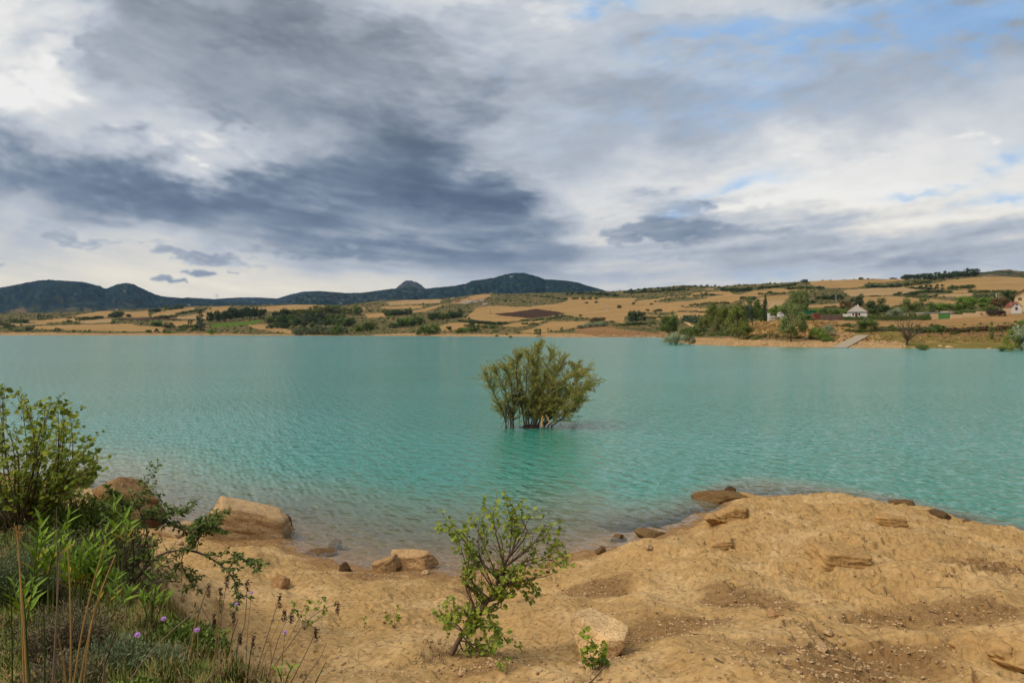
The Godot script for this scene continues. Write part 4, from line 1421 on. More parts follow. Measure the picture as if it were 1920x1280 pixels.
func gable_roof(parent: Node, w: float, d: float, eave: float, top: float, over: float, m: Material, along_z := true) -> MeshInstance3D:
	# ridge along z (gable seen from the front) or along x
	var s := Soup.new()
	var t := 0.14
	if not along_z:
		var q := w
		w = d
		d = q
	var x0 := -w / 2 - over
	var slope := (top - eave) / (w / 2)
	var e := eave - slope * over
	for side in [-1.0, 1.0]:
		var a := Vector3(x0 * side, e, d / 2 + over)
		var b := Vector3(0, top, d / 2 + over)
		var c := Vector3(0, top, -d / 2 - over)
		var f := Vector3(x0 * side, e, -d / 2 - over)
		var u := Vector3(0, t, 0)
		s.quad(a + u, b + u, c + u, f + u, Color.WHITE)
		s.quad(a, f, c, b, Color.WHITE)
		s.quad(a, b, b + u, a + u, Color.WHITE)
		s.quad(f, f + u, c + u, c, Color.WHITE)
		s.quad(a, a + u, f + u, f, Color.WHITE)
	var o := part(parent, "roof", s.mesh(), m)
	if not along_z:
		o.rotation.y = PI / 2
	return o


func gable_wall(parent: Node, w: float, d: float, eave: float, top: float, m: Material, along_z := true) -> void:
	# four walls with gables under the ridge
	var s := Soup.new()
	if not along_z:
		var q := w
		w = d
		d = q
	var x := w / 2
	var z := d / 2
	var lo := -0.6
	s.quad(Vector3(-x, lo, z), Vector3(-x, eave, z), Vector3(x, eave, z), Vector3(x, lo, z), Color.WHITE)
	s.tri(Vector3(-x, eave, z), Vector3(0, top, z), Vector3(x, eave, z), Color.WHITE)
	s.quad(Vector3(x, lo, -z), Vector3(x, eave, -z), Vector3(-x, eave, -z), Vector3(-x, lo, -z), Color.WHITE)
	s.tri(Vector3(x, eave, -z), Vector3(0, top, -z), Vector3(-x, eave, -z), Color.WHITE)
	s.quad(Vector3(-x, lo, -z), Vector3(-x, eave, -z), Vector3(-x, eave, z), Vector3(-x, lo, z), Color.WHITE)
	s.quad(Vector3(x, lo, z), Vector3(x, eave, z), Vector3(x, eave, -z), Vector3(x, lo, -z), Color.WHITE)
	var o := part(parent, "wall", s.mesh(), m)
	if not along_z:
		o.rotation.y = PI / 2


func window(parent: Node, x: float, y: float, z: float, w: float, h: float, frame: Material, pane: Material) -> void:
	var f := solid(parent, "window", Vector3(x - w / 2, y, z - 0.05), Vector3(x + w / 2, y + h, z + 0.05), frame)
	solid(f, "pane", Vector3(x - w * 0.36, y + h * 0.12, z + 0.02), Vector3(x + w * 0.36, y + h * 0.88, z + 0.07), pane)


func behind(g: Vector3, m: float) -> Vector3:
	# the spot m metres further along the same bearing
	var k := 1.0 - m / g.z
	return Vector3(g.x * k, land_height(g.x * k, -g.z * k), g.z * k)


func build_buildings() -> void:
	mats.white_wall = plain_mat(lin(0.62, 0.60, 0.56))
	mats.cream = plain_mat(lin(0.60, 0.45, 0.24))
	mats.peach = plain_mat(lin(0.66, 0.47, 0.27))
	mats.tan_wall = plain_mat(lin(0.36, 0.27, 0.18))
	mats.red_tile = plain_mat(lin(0.20, 0.058, 0.042))
	mats.orange_tile = plain_mat(lin(0.30, 0.13, 0.075))
	mats.grey_tile = plain_mat(lin(0.30, 0.275, 0.24))
	mats.brown_wood = plain_mat(lin(0.13, 0.045, 0.02))
	mats.glass_dark = plain_mat(lin(0.03, 0.03, 0.035), 0.3)
	mats.green_paint = plain_mat(lin(0.09, 0.26, 0.075))
	mats.green_net = plain_mat(lin(0.02, 0.10, 0.045))
	mats.brick = plain_mat(lin(0.20, 0.065, 0.045))
	mats.concrete = plain_mat(lin(0.31, 0.26, 0.185))
	mats.pole = plain_mat(lin(0.35, 0.33, 0.30))
	mats.wood_pole = plain_mat(lin(0.17, 0.12, 0.07))
	mats.shutter = plain_mat(lin(0.16, 0.11, 0.09))

	# white house with a hipped grey roof
	var g := ground_at(1607, 599)
	g = behind(g, 22.0)
	var u := -g.z / FOC
	var o := thing("house", g, "white cottage with a grey hipped roof and red-topped chimney behind the hedge", "house")
	o.rotation.y = -0.42
	var w := 32.0 * u
	var eave := EYE - (584.5 - HORY) * u - g.y
	var top := EYE - (573.0 - HORY) * u - g.y
	solid(o, "wall", Vector3(-w / 2, -0.6, -4), Vector3(w / 2, eave, 4), mats.white_wall)
	var s := Soup.new()
	var ex := w / 2 + 0.5
	var rx := w * 0.07
	var c := [Vector3(-ex, eave - 0.1, 4.5), Vector3(ex, eave - 0.1, 4.5), Vector3(ex, eave - 0.1, -4.5), Vector3(-ex, eave - 0.1, -4.5), Vector3(-rx, top, 0), Vector3(rx, top, 0)]
	s.quad(c[0], c[4], c[5], c[1], Color.WHITE)
	s.quad(c[2], c[5], c[4], c[3], Color.WHITE)
	s.tri(c[1], c[5], c[2], Color.WHITE)
	s.tri(c[3], c[4], c[0], Color.WHITE)
	s.quad(c[0], c[1], c[2], c[3], Color.WHITE)
	var roof := part(o, "roof", s.mesh(), mats.grey_tile)
	s = Soup.new()
	for k in [[0, 4], [1, 5], [4, 5]]:
		s.tube(PackedVector3Array([c[k[0]] + Vector3(0, 0.05, 0), c[k[1]] + Vector3(0, 0.05, 0)]), 0.12, 0.12, 6, Color.WHITE)
	part(roof, "ridge_tiles", s.mesh(), mats.orange_tile)
	var ch := solid(roof, "chimney", Vector3(0.1, top - 0.6, -0.35), Vector3(0.8, top + 0.6, 0.35), mats.white_wall)
	solid(ch, "cap", Vector3(0.0, top + 0.6, -0.45), Vector3(0.9, top + 0.8, 0.45), mats.red_tile)
	solid(o, "door", Vector3(-0.9, 0, 3.95), Vector3(0.2, eave * 0.78, 4.06), mats.brown_wood)
	window(o, 0.95, eave * 0.3, 4.0, 0.8, eave * 0.45, mats.brown_wood, mats.glass_dark)
	window(o, -1.75, eave * 0.3, 4.0, 0.7, eave * 0.45, mats.brown_wood, mats.glass_dark)
	solid(o, "annex", Vector3(-w / 2 - 2.2, -0.6, -2), Vector3(-w / 2 + 0.003, eave * 0.62, 3), mats.white_wall)

	# long clipped hedge
	var a := ground_at(1581, 600.5)
	var b := ground_at(1746, 599.5)
	hedge(a, b, 1.55, 1.3, "long clipped dark green hedge in front of the white cottage")

	# peach garden wall in stepped bays, green gate
	var bays := [[1745, 1760, 588.0, 598.5], [1783, 1807, 589.3, 596.5], [1807, 1831, 586.6, 594.8], [1831, 1856, 583.6, 593.0], [1882, 1903, 577.5, 588.0]]
	o = thing("garden_wall", ground_at(1790, 597), "peach rendered garden wall stepping up to the right of the green gate", "wall")
	for k in bays:
		wall_bay(o, "bay", k, mats.peach)
	var gate := thing("gate", ground_at(1771, 597.5), "bright green sheet-metal double gate in the peach wall", "gate")
	wall_bay(gate, "leaf", [1760.4, 1771.3, 587.8, 597.9], mats.green_paint, 0.10)
	wall_bay(gate, "leaf", [1771.6, 1782.6, 587.8, 597.4], mats.green_paint, 0.10)
	o = thing("screen_fence", ground_at(1892, 588), "green netting fence on top of the peach wall beside the white hut", "fence")
	wall_bay(o, "net", [1882, 1903, 573.6, 577.6], mats.green_net, 0.05)
	# long low outbuilding behind the hedge
	o = thing("outbuilding", behind(ground_at(1760, 596), 14.0), "long low pale outbuilding behind the end of the hedge", "building")
	var ob := ground_at(1760, 596).y
	solid(o, "wall", Vector3(-9, -1, -3), Vector3(9, 2.2, 3), mats.concrete)
	solid(o, "roof", Vector3(-9.3, 2.2, -3.3), Vector3(9.3, 2.45, 3.3), mats.white_wall)
	solid(o, "annex", Vector3(3, 2.45, -3.1), Vector3(9, 3.2, 2.8), mats.concrete)

	# white hut with the red roof
	g = ground_at(1911, 587.5)
	u = -g.z / FOC
	o = thing("hut", g, "little white gabled hut with a dark red roof and brown shutters", "hut")
	w = 16.5 * u
	eave = 13.5 * u
	top = 21.5 * u
	gable_wall(o, w, 7.0, eave, top, mats.white_wall)
	o.position.z -= 3.5
	gable_roof(o, w, 7.0, eave, top, 0.35, mats.red_tile)
	window(o, -0.1, 6.4 * u, 3.5, 4.2 * u, 5.6 * u, mats.brown_wood, mats.brown_wood)
	window(o, 0.1, 14.8 * u, 3.5, 3.0 * u, 3.0 * u, mats.brown_wood, mats.brown_wood)
	o.rotation.y = -0.25
	# yellow house at the frame's edge
	g = ground_at(1928, 590) + Vector3(0, 0, -16)
	u = -g.z / FOC
	o = thing("house", g, "tall yellow house with a tiled roof at the right edge", "house")
	var base_y: float = g.y
	eave = EYE - (551.0 - HORY) * u - base_y
	top = EYE - (536.0 - HORY) * u - base_y
	var hw := 48.0 * u
	o.position.x = (1933.0 - MIDX) * u
	o.rotation.y = -0.58
	gable_wall(o, hw, 9.0, eave, top, mats.cream)
	gable_roof(o, hw, 9.0, eave, top, 1.2, mats.orange_tile)
	window(o, -hw / 2 + 7.2 * u, EYE - (563.5 - HORY) * u - base_y, 4.5, 5.6 * u, 5.4 * u, mats.shutter, mats.shutter)
	window(o, -hw / 2 + 24.0 * u, EYE - (563.5 - HORY) * u - base_y, 4.5, 5.6 * u, 5.4 * u, mats.shutter, mats.shutter)

	# small things on the terrace left of the cottage
	g = ground_at(1446, 600.5)
	u = -g.z / FOC
	o = thing("barbecue_house", g, "small white block with a stub chimney beside the cypresses", "hut")
	solid(o, "body", Vector3(-5 * u, -0.3, -1), Vector3(6 * u, 8.5 * u, 1), mats.white_wall)
	solid(o, "chimney", Vector3(-5.6 * u, -0.3, -0.6), Vector3(-2.4 * u, 13.5 * u, 0.6), mats.white_wall)
	solid(o, "opening", Vector3(-1 * u, 2.5 * u, 0.95), Vector3(5 * u, 6.0 * u, 1.02), mats.tan_wall)
	g = behind(ground_at(1464, 599), 22.0)
	u = -g.z / FOC
	o = thing("shed", g, "small white gabled shed between the block and the near poplar", "shed")
	gable_wall(o, 7 * u, 4, 9.0 * u, 12.0 * u, mats.white_wall)
	gable_roof(o, 7 * u, 4, 9.0 * u, 12.0 * u, 0.15, mats.grey_tile)
	g = behind(ground_at(1512, 599), 16.0)
	u = -g.z / FOC
	o = thing("barn", g, "low barn under a dark green sheet roof behind the poplars", "building")
	solid(o, "wall", Vector3(-14 * u, -0.5, -3), Vector3(12 * u, 8.0 * u, 3), mats.tan_wall)
	solid(o, "roof", Vector3(-15 * u, 8.0 * u, -3.4), Vector3(13 * u, 15.5 * u, 3.4), mats.green_net)
	solid(o, "awning", Vector3(-16 * u, 7.0 * u, 3.0), Vector3(-1 * u, 7.6 * u, 6.0), mats.white_wall)
	g = ground_at(1533, 599)
	u = -g.z / FOC
	o = thing("brick_hut", g, "square red brick hut right of the green-roofed barn", "hut")
	solid(o, "wall", Vector3(-6.2 * u, -0.5, -2.5), Vector3(6.2 * u, 11.2 * u, 0), mats.brick)
	solid(o, "roof", Vector3(-6.8 * u, 11.2 * u, -2.7), Vector3(6.8 * u, 11.9 * u, 0.2), mats.tan_wall)
	g = ground_at(1547.5, 599.5)
	u = -g.z / FOC
	o = thing("bin", g, "bright blue bin on the stubble right of the brick hut", "bin")
	solid(o, "body", Vector3(-1.4 * u, 0, -0.3), Vector3(1.4 * u, 2.6 * u, 0.3), plain_mat(lin(0.04, 0.16, 0.5)))
	solid(o, "lid", Vector3(-1.6 * u, 2.6 * u, -0.35), Vector3(1.6 * u, 3.1 * u, 0.35), plain_mat(lin(0.03, 0.13, 0.45)))
	o = thing("fence", ground_at(1560, 599), "dark slatted fence between the brick hut and the hedge", "fence")
	for k in 11:
		wall_bay(o, "panel", [1541 + k * 3.7, 1544.4 + k * 3.7, 590.5, 600.0], mats.shutter, 0.06)
	o = thing("fence", ground_at(1440, 600), "pale rail fence along the terrace edge by the white block", "fence")
	wall_bay(o, "rail", [1452, 1466, 591.6, 592.2], mats.tan_wall, 0.06)
	wall_bay(o, "rail", [1452, 1466, 594.6, 595.2], mats.tan_wall, 0.06)
	for k in 5:
		wall_bay(o, "post", [1452 + k * 3.4, 1452.5 + k * 3.4, 591.0, 600.0], mats.tan_wall, 0.1)

	# masts and lamp posts
	mast(1301, 601, 33, 0.16, mats.pole, "grey power pole with a crossarm on the stubble behind the pines", true)
	mast(1568, 566, 14, 0.5, mats.pole, "short pale power pole among the dark trees above the brick hut", true)
	mast(1654, 567, 6, 0.5, mats.wood_pole, "short dark post on the stubble above the big garden tree", false)
	mast(1896.5, 588, 23, 0.12, mats.pole, "slim grey lamp post beside the white hut", false)
	mast(1869, 576, 25, 0.25, mats.white_wall, "thick white post above the gardens", false)
	mast(919, 590, 9, 0.5, mats.wood_pole, "pair of thin wooden poles on the big stubble field", true)
	mast(1136, 583, 10, 0.5, mats.pole, "thin power pole right of the ploughed field", true)
	g = ground_at(886, 574)
	u = -g.z / FOC
	o = thing("power_pylon", g, "two-legged wooden pylon below the village", "pylon")
	for x in [-1.9, 1.9]:
		solid(o, "pole", Vector3(x * u - 0.45, -1, -0.45), Vector3(x * u + 0.45, 9.0 * u, 0.45), mats.wood_pole)
	solid(o, "crossarm", Vector3(-2.6 * u, 6.8 * u, -0.3), Vector3(2.6 * u, 7.3 * u, 0.3), mats.wood_pole)

	# the white village on the far hill
	var v := [
		[848, 562.0, 6.0, 2.6, "tan_wall", "grey_tile", "tan stone house at the left end of the village"],
		[857, 566.5, 10.0, 3.4, "tan_wall", "red_tile", "dark red roofed long house at the left of the village"],
		[866, 568.2, 7.5, 2.4, "white_wall", "orange_tile", "low white house left of the village centre"],
		[873, 569.2, 8.0, 3.0, "white_wall", "grey_tile", "white house at the lower front of the village"],
		[876, 569.4, 3.2, 1.6, "peach", "orange_tile", "small orange house at the lower front of the village"],
		[879.5, 564.5, 5.6, 3.2, "white_wall", "red_tile", "tall white house in the village centre"],
		[880.5, 567.4, 6.0, 2.6, "white_wall", "grey_tile", "white house under the tall one in the village centre"],
		[887.5, 566.0, 9.0, 2.4, "white_wall", "orange_tile", "long white house right of the village centre"],
		[893.5, 566.3, 4.2, 2.0, "white_wall", "red_tile", "small white house below the long one"],
		[898, 564.0, 6.5, 2.3, "white_wall", "red_tile", "white house towards the right end of the village"],
		[906, 563.6, 10.5, 2.5, "white_wall", "red_tile", "long white house at the right end of the village"],
		[909.5, 570.6, 10.5, 2.7, "white_wall", "orange_tile", "white farmhouse with an orange roof, apart below the village"],
		[1139, 582.0, 3.0, 2.0, "white_wall", "grey_tile", "tiny white hut on the stubble right of the plough"],
		[218, 580.5, 4.0, 2.2, "peach", "orange_tile", "small orange hut on the crest of the left golden hill"],
		[921, 546.5, 4.6, 1.2, "tan_wall", "tan_wall", "ruined tan building on the hill above the village"],
	]
	for k in v:
		g = ground_at(k[0], k[1])
		u = -g.z / FOC
		o = thing("village_house", g, k[6], "house")
		var wd: float = k[2] * u
		var hh: float = k[3] * u
		var turn := rr(-0.25, 0.25)
		gable_wall(o, wd, wd * 0.7, hh, hh * 1.35, mats[k[4]], false)
		gable_roof(o, wd, wd * 0.7, hh, hh * 1.35, 0.4, mats[k[5]], false)
		if wd > 8.0:
			for q in int(wd / 4.5):
				window(o, -wd / 2 + 2.2 + q * 4.5, hh * 0.4, wd * 0.35, 1.2, hh * 0.35, mats.shutter, mats.glass_dark)
		o.rotation.y = turn


func wall_bay(parent: Node3D, called: String, k: Array, m: Material, thick := 0.22) -> void:
	# an upright piece between two bearings, from its foot on the ground to its top
	var a := ground_at(k[0], k[3])
	var b := ground_at(k[1], k[3])
	var d := (-a.z - b.z) / 2.0
	var top: float = EYE - (k[2] - HORY) / FOC * d
	var foot := minf(a.y, b.y) - 0.5
	var w: float = (k[1] - k[0]) / FOC * d
	var mid := Vector3((a.x + b.x) / 2.0, 0, (a.z + b.z) / 2.0)
	var s := Soup.new()
	s.box(Vector3(-w / 2, foot, -thick / 2) , Vector3(w / 2, top, thick / 2))
	part(parent, called, s.mesh(), m, Transform3D(Basis(), mid - parent.position))


func mast(px: float, py: float, hp: float, r: float, m: Material, label: String, arm: bool) -> void:
	var g := ground_at(px, py)
	var u := -g.z / FOC
	var o := thing("power_pole" if arm else "post", g, label, "pole")
	var s := Soup.new()
	s.tube(PackedVector3Array([Vector3(0, -0.5, 0), Vector3(0, hp * u, 0)]), r, r * 0.7, 8, Color.WHITE)
	part(o, "shaft", s.mesh(), m)
	if arm:
		solid(o, "crossarm", Vector3(-1.6 * u, hp * u * 0.93, -r * 0.5), Vector3(1.6 * u, hp * u * 0.93 + r, r * 0.5), m)
	else:
		solid(o, "head", Vector3(-r * 1.2, hp * u, -r * 1.2), Vector3(r * 1.2, hp * u + r * 1.4, r * 1.2), m)


func hedge(a: Vector3, b: Vector3, h: float, w: float, label: String) -> void:
	var o := thing("hedge", a, label, "hedge")
	var s := Soup.new()
	var along := b - a
	for k in 9000:
		var t := rng.randf()
		var p := along * t
		var side := rng.randi() % 3
		var out := Vector3(0, 0, 1)
		var q := Vector3(0, rr(0.0, h), w / 2)
		if side == 1:
			q = Vector3(0, h, rr(-w / 2, w / 2))
			out = Vector3.UP
		elif side == 2 and k % 3 == 0:
			q = Vector3(0, rr(0.0, h), -w / 2)
			out = Vector3(0, 0, -1)
		p += q + out * rr(-0.12, 0.08)
		p.y += 0.08 * n_mid.get_noise_1d(t * 60.0)
		var tone := rr(0.65, 1.25)
		leaf_card(s, p, out, rr(0.09, 0.2), Color(tone, tone, tone))
	part(o, "foliage", s.mesh(), greens.mid)


# ------------------------------------------------------------------ the near right shore
func build_shore_things() -> void:
	tree("willow_bush", "bush", 1256, 645.5, 22, 24, "silver", "left half of the silver-grey willow thicket standing in the water", "bush", "", "_fine")
	tree("willow_bush", "bush", 1271, 646, 27, 30, "silver", "tallest round silver-grey willow bush standing in the water", "bush", "", "_fine")
	tree("willow_bush", "bush", 1293, 645, 22, 21, "greygreen", "smaller grey willow bush at the right of the flooded thicket", "bush", "", "_fine")
	tree("tree", "round", 1256, 634, 43, 33, "mid", "yellow-green tree rising behind the flooded silver bushes", "tree", "", "_fine")
	tree("tree", "column", 1264, 631, 42, 17, "poplar", "upright tree at the right shoulder of the yellow-green one", "tree", "", "_fine")
	tree("bush", "bush", 1290, 633, 24, 30, "mid", "green bush between the flooded thicket and the small pines", "bush", "", "_fine")
	tree("bush", "bush", 1306, 629, 17, 22, "mid", "low green bush in front of the grey-green tree", "bush", "", "_fine")
	tree("tree", "pine", 1319, 625, 31, 25, "olive", "dull olive tree left of the cone-shaped pine", "tree", "", "_fine")
	tree("pine_tree", "cone", 1343, 626, 33, 19, "olive", "small cone-shaped pine in front of the big pines", "tree", "", "_fine")
	tree("pine_tree", "pine", 1337, 617, 46, 33, "pine", "tall yellow-green pine at the left of the pine group", "tree", "", "_fine")
	tree("pine_tree", "pine", 1357, 616, 43, 33, "pine", "rounded yellow-green pine second from the left", "tree", "", "_fine")
	tree("pine_tree", "pine", 1383, 628, 58, 42, "pine", "broadest pine in the middle of the peninsula", "tree", "", "_fine")
	tree("pine_tree", "bush", 1394, 636, 32, 38, "pine", "low spreading pine bush at the edge of the stony shore", "bush", "", "_fine")
	tree("tree", "round", 1411, 609, 48, 34, "mid", "large mid-green tree left of the cypresses", "tree", "", "_fine")
	tree("tree", "round", 1402, 612, 40, 22, "blue", "dark tree wedged behind the broad pine", "tree", "", "_fine")
	tree("cypress_tree", "cypress", 1427.5, 603, 30, 12, "mid", "shorter green cypress at the left of the pair", "tree", "", "_fine")
	tree("cypress_tree", "cypress", 1435, 602, 47, 18, "dark", "tallest dark cypress beside the white block", "tree", "", "_fine")
	row("bush", ["bush"], [1282, 604, 1297, 605, 1310, 606, 1322, 606], 5, [15, 20], [15, 20], ["blue", "dark"], "dark blue-green bush in the thicket on the knoll", "bush", "thicket on the knoll")
	tree("poplar_tree", "column", 1483, 639, 70, 52, "poplar", "broad pale poplar standing on the shore in front of the houses", "tree", "", "_fine")
	tree("poplar_tree", "column", 1496, 597, 54, 38, "poplar", "taller pale poplar behind the shore poplar", "tree", "", "_fine")
	tree("poplar_tree", "column", 1504, 597, 56, 24, "poplar", "narrow top of poplar leaning at the right of the tall one", "tree", "", "_fine")
	row("tree", ["round", "bush"], [1444, 593, 1466, 592], 5, [15, 21], [13, 17], ["mid", "bright"], "green garden tree behind the white block", "tree", "garden trees behind the white block")
	tree("bush", "bush", 1534, 637, 29, 31, "bright", "bright green bush on the bank right of the shore poplar", "bush", "", "_fine")
	tree("bush", "bush", 1553, 630, 26, 22, "silver", "silvery bush right of the bright bush", "bush", "", "_fine")
	tree("bush", "bush", 1513, 600, 12, 17, "mid", "round bush in front of the green-roofed barn", "bush", "", "_fine")
	tree("bush", "bush", 1554, 640, 10, 24, "bright", "low bright weeds at the foot of the silvery bush", "bush", "", "_fine")
	row("bush", ["bush"], [1524, 589, 1545, 590, 1562, 590, 1592, 590], 9, [13, 17], [14, 18], ["bright", "mid"], "bright green garden bush between the barn and the cottage", "bush", "garden bushes left of the cottage")
	tree("tree", "round", 1646, 596, 34, 46, "dark", "big dark green tree right beside the white cottage", "tree", "", "_fine")
	tree("tree", "round", 1610, 585, 31, 26, "deep", "dark tree rising behind the white cottage", "tree", "", "_fine")
	tree("bush", "round", 1587, 584, 21, 22, "brown", "reddish-brown tree left behind the cottage", "tree", "", "_fine")
	tree("tree", "bush", 1678, 597, 22, 30, "silver", "silvery olive bush behind the hedge", "bush", "", "_fine")
	tree("tree", "round", 1706, 594, 33, 36, "poplar", "loose olive-green tree behind the hedge, left of two", "tree", "", "_fine")
	tree("tree", "column", 1733, 592, 31, 34, "poplar", "loose olive-green tree behind the hedge, right of two", "tree", "", "_fine")
	tree("tree", "bush", 1762, 588, 23, 44, "bright", "bright green broad tree above the green gate", "tree", "", "_fine")
	tree("tree", "bush", 1793, 586, 18, 24, "mid", "mid-green bush right of the broad bright tree", "bush", "", "_fine")
	tree("tree", "round", 1812, 588, 32, 36, "bright", "tall bright green tree behind the stepped wall", "tree", "", "_fine")
	tree("bush", "bush", 1813, 593, 15, 40, "mid", "wide bush leaning over the peach wall", "bush", "", "_fine")
	tree("tree", "round", 1852, 582, 25, 32, "bright", "pale green tree left of the brown one", "tree", "", "_fine")
	tree("tree", "bush", 1854, 590, 19, 28, "mid", "green bush above the dark purple bushes", "bush", "", "_fine")
	tree("tree", "round", 1877, 585, 27, 30, "brown", "brown-leaved plum tree left of the white hut", "tree", "", "_fine")
	tree("bush", "bush", 1862, 592, 15, 23, "purple", "dark purple bush before the peach wall, left of two", "bush", "", "_fine")
	tree("bush", "bush", 1879, 592, 13, 17, "purple", "dark purple bush before the peach wall, right of two", "bush", "", "_fine")
	tree("bush", "bush", 1840, 593, 9, 9, "greygreen", "tiny grey bush before the peach wall", "bush", "", "_fine")
	tree("tree", "round", 1894, 578, 34, 32, "dark", "dark green tree left of the yellow house", "tree", "", "_fine")
	tree("tree", "bush", 1735, 600, 14, 22, "mid", "bush swelling at the right end of the hedge", "bush", "", "_fine")
	tree("bush", "bush", 1627, 619, 24, 44, "mid", "wide dark green bush in front of the hedge", "bush", "", "_fine")
	tree("bush", "bush", 1731, 656, 13, 23, "mid", "round green bush at the waterline right of the bare tree", "bush", "", "_fine")
	tree("poplar_tree", "column", 1860, 636, 29, 9, "poplar", "thin young poplar standing alone on the grass", "tree", "", "_fine")
	tree("willow_tree", "bush", 1917, 656, 49, 42, "silver", "silver willow cut by the right edge", "tree", "", "_fine")
	tree("willow_tree", "bush", 1936, 656, 54, 46, "silver", "second silver willow mostly beyond the right edge", "tree", "", "_fine")
	tree("bush", "column", 1896, 656, 36, 24, "yellow", "thin yellow-green shrub left of the silver willow", "bush", "", "_fine")
	tree("bush", "bush", 1884, 658, 14, 28, "yellow", "low yellow-green shrub at the waterline by the silver willow", "bush", "", "_fine")
	tree("bush", "bush", 1922, 615, 18, 26, "bright", "bright bush above the silver willow", "bush", "", "_fine")
	row("bush", ["bush"], [1722, 624, 1740, 623, 1756, 622, 1772, 622], 6, [12, 17], [15, 21], ["dark", "mid", "olive"], "dark bush in the bramble bank right of the bare tree", "bush", "bramble bank right of the bare tree")
	tree("bush", "bush", 1790, 627, 6, 16, "mid", "flat green bush at the foot of the bramble bank", "bush", "", "_fine")
	row("bramble", ["bush"], [1775, 623, 1810, 622, 1850, 620, 1890, 618, 1915, 616], 18, [9, 13], [13, 20], ["brown", "brown", "olive"], "brown bramble bush on the bank below the wheat", "bush", "brown brambles below the wheat")
	row("bush", ["bush"], [1585, 622, 1610, 622, 1650, 621, 1690, 620], 11, [6, 9], [11, 17], ["olive", "greygreen", "mid"], "low weed bush above the boat ramp", "bush", "weeds above the boat ramp")
	row("bush", ["bush"], [1410, 636, 1440, 630, 1470, 632, 1500, 634], 7, [5, 9], [9, 15], ["olive", "mid"], "weed bush on the dry grass bank", "bush", "weeds on the dry grass bank")
	row("bush", ["bush"], [1315, 628, 1335, 629, 1360, 627, 1372, 632], 6, [5, 8], [9, 14], ["olive", "mid"], "low bush at the feet of the pines", "bush", "low bushes at the pines")
	# dry grass on the bank and the wheat edge
	var blades: Array[Transform3D] = []
	for k in 5200:
		var px := rr(1395, 1570)
		var py := rr(602, 634)
		if k > 2600:
			px = rr(1560, 1930)
			py = rr(612, 642)
			if n_mid.get_noise_2d(px * 0.1, py * 0.3) < -0.05:
				continue
		var g := ground_at(px, py)
		if n_mid.get_noise_2d(g.x * 0.15, g.z * 0.15) > -0.2 and g.y > 0.8:
			var s := rr(0.3, 0.75)
			blades.append(Transform3D(Basis(Vector3.UP, rr(0, TAU)) * Basis.from_scale(Vector3(s * 1.6, s, s * 1.6)), g))
	var dry := leaf_mat(lin(0.43, 0.275, 0.115), 0.5)
	scatter(self, "dry_grass", grass_tuft(24, 0.03, 3), dry, blades, "tall dry straw-coloured grass on the far bank", "grass")
	# stony strand
	var stones: Array[Transform3D] = []
	for k in 2600:
		var px := rr(1305, 1700)
		var py := rr(636, 652)
		var g := ground_at(px, py)
		if g.y > 1.6 or g.y < 0.02:
			continue
		var s := 0.12 + 0.5 * pow(rng.randf(), 3.0)
		stones.append(Transform3D(Basis(Vector3.UP, rr(0, TAU)) * Basis.from_scale(Vector3(s * 1.4, s * 0.6, s)), g))
	for k in 900:
		var px := rr(820, 1240)
		var g := ground_at(px, rr(626, 632))
		var s := 0.3 + 1.2 * pow(rng.randf(), 3.0)
		if g.y < 2.0:
			stones.append(Transform3D(Basis(Vector3.UP, rr(0, TAU)) * Basis.from_scale(Vector3(s * 1.6, s * 0.6, s)), g))
	scatter(self, "shingle", rock_mesh(Vector3(1, 1, 1), 5, 9, 14, 0.04), mats.stone, stones, "pale stones along the far waterline", "stones")
	for p in [[1420, 634, 8, 4], [1437, 645, 14, 6], [1307, 643, 7, 4], [1780, 651, 12, 5], [1765, 649, 9, 4], [1856, 653, 9, 4]]:
		var g := ground_at(p[0], p[1])
		var u := -g.z / FOC
		var b := part(self, "shore_rock", rock_mesh(Vector3(p[2] * u, p[3] * u, p[2] * u * 0.8), int(p[0]), 10, 14, 0.05), mats.stone, Transform3D(Basis(), g))
		tag(b, {1420: "pale slab on the bank below the broad pine", 1437: "broad pale rock on the stony strand below the dry grass", 1307: "pale rock at the right edge of the flooded thicket", 1780: "pale rock heap right of the waterline bush", 1765: "pale boulder just right of the waterline bush", 1856: "flat pale rock on the grassy waterline to the right"}[p[0]], "rock")
	# concrete boat ramp
	var o := thing("boat_ramp", ground_at(1595, 640), "pale concrete boat ramp running down into the lake", "ramp")
	var c := [ground_at(1560, 652), ground_at(1588, 652), ground_at(1631, 629.5), ground_at(1607, 629.5)]
	c[0].y = -0.2
	c[1].y = -0.2
	var up := Vector3(0, 0.22, 0)
	var s := Soup.new()
	for k in 4:
		c[k] -= o.position
	for k in [0, 1, 2, 3]:
		c[k].y += 0.1
	s.quad(c[0] + up, c[3] + up, c[2] + up, c[1] + up, Color.WHITE)
	for k in 4:
		var n: int = (k + 1) % 4
		s.quad(c[k] - up * 3, c[k] + up, c[n] + up, c[n] - up * 3, Color.WHITE)
	part(o, "slab", s.mesh(), mats.concrete)
	# the bare tree
	var g := ground_at(1701, 647)
	var u := -g.z / FOC
	o = thing("bare_tree", g, "leafless grey tree with many bare limbs on the grassy shore", "tree")
	rng.seed = 41
	var trunk := Soup.new()
	trunk.tube(PackedVector3Array([Vector3(-0.6 * u, -0.4, 0), Vector3(0, 4 * u, 0), Vector3(1.5 * u, 13 * u, 0)]), 2.2 * u, 1.6 * u, 9, Color(1.3, 1.2, 1.1))
	part(o, "trunk", trunk.mesh(), mats.bark)
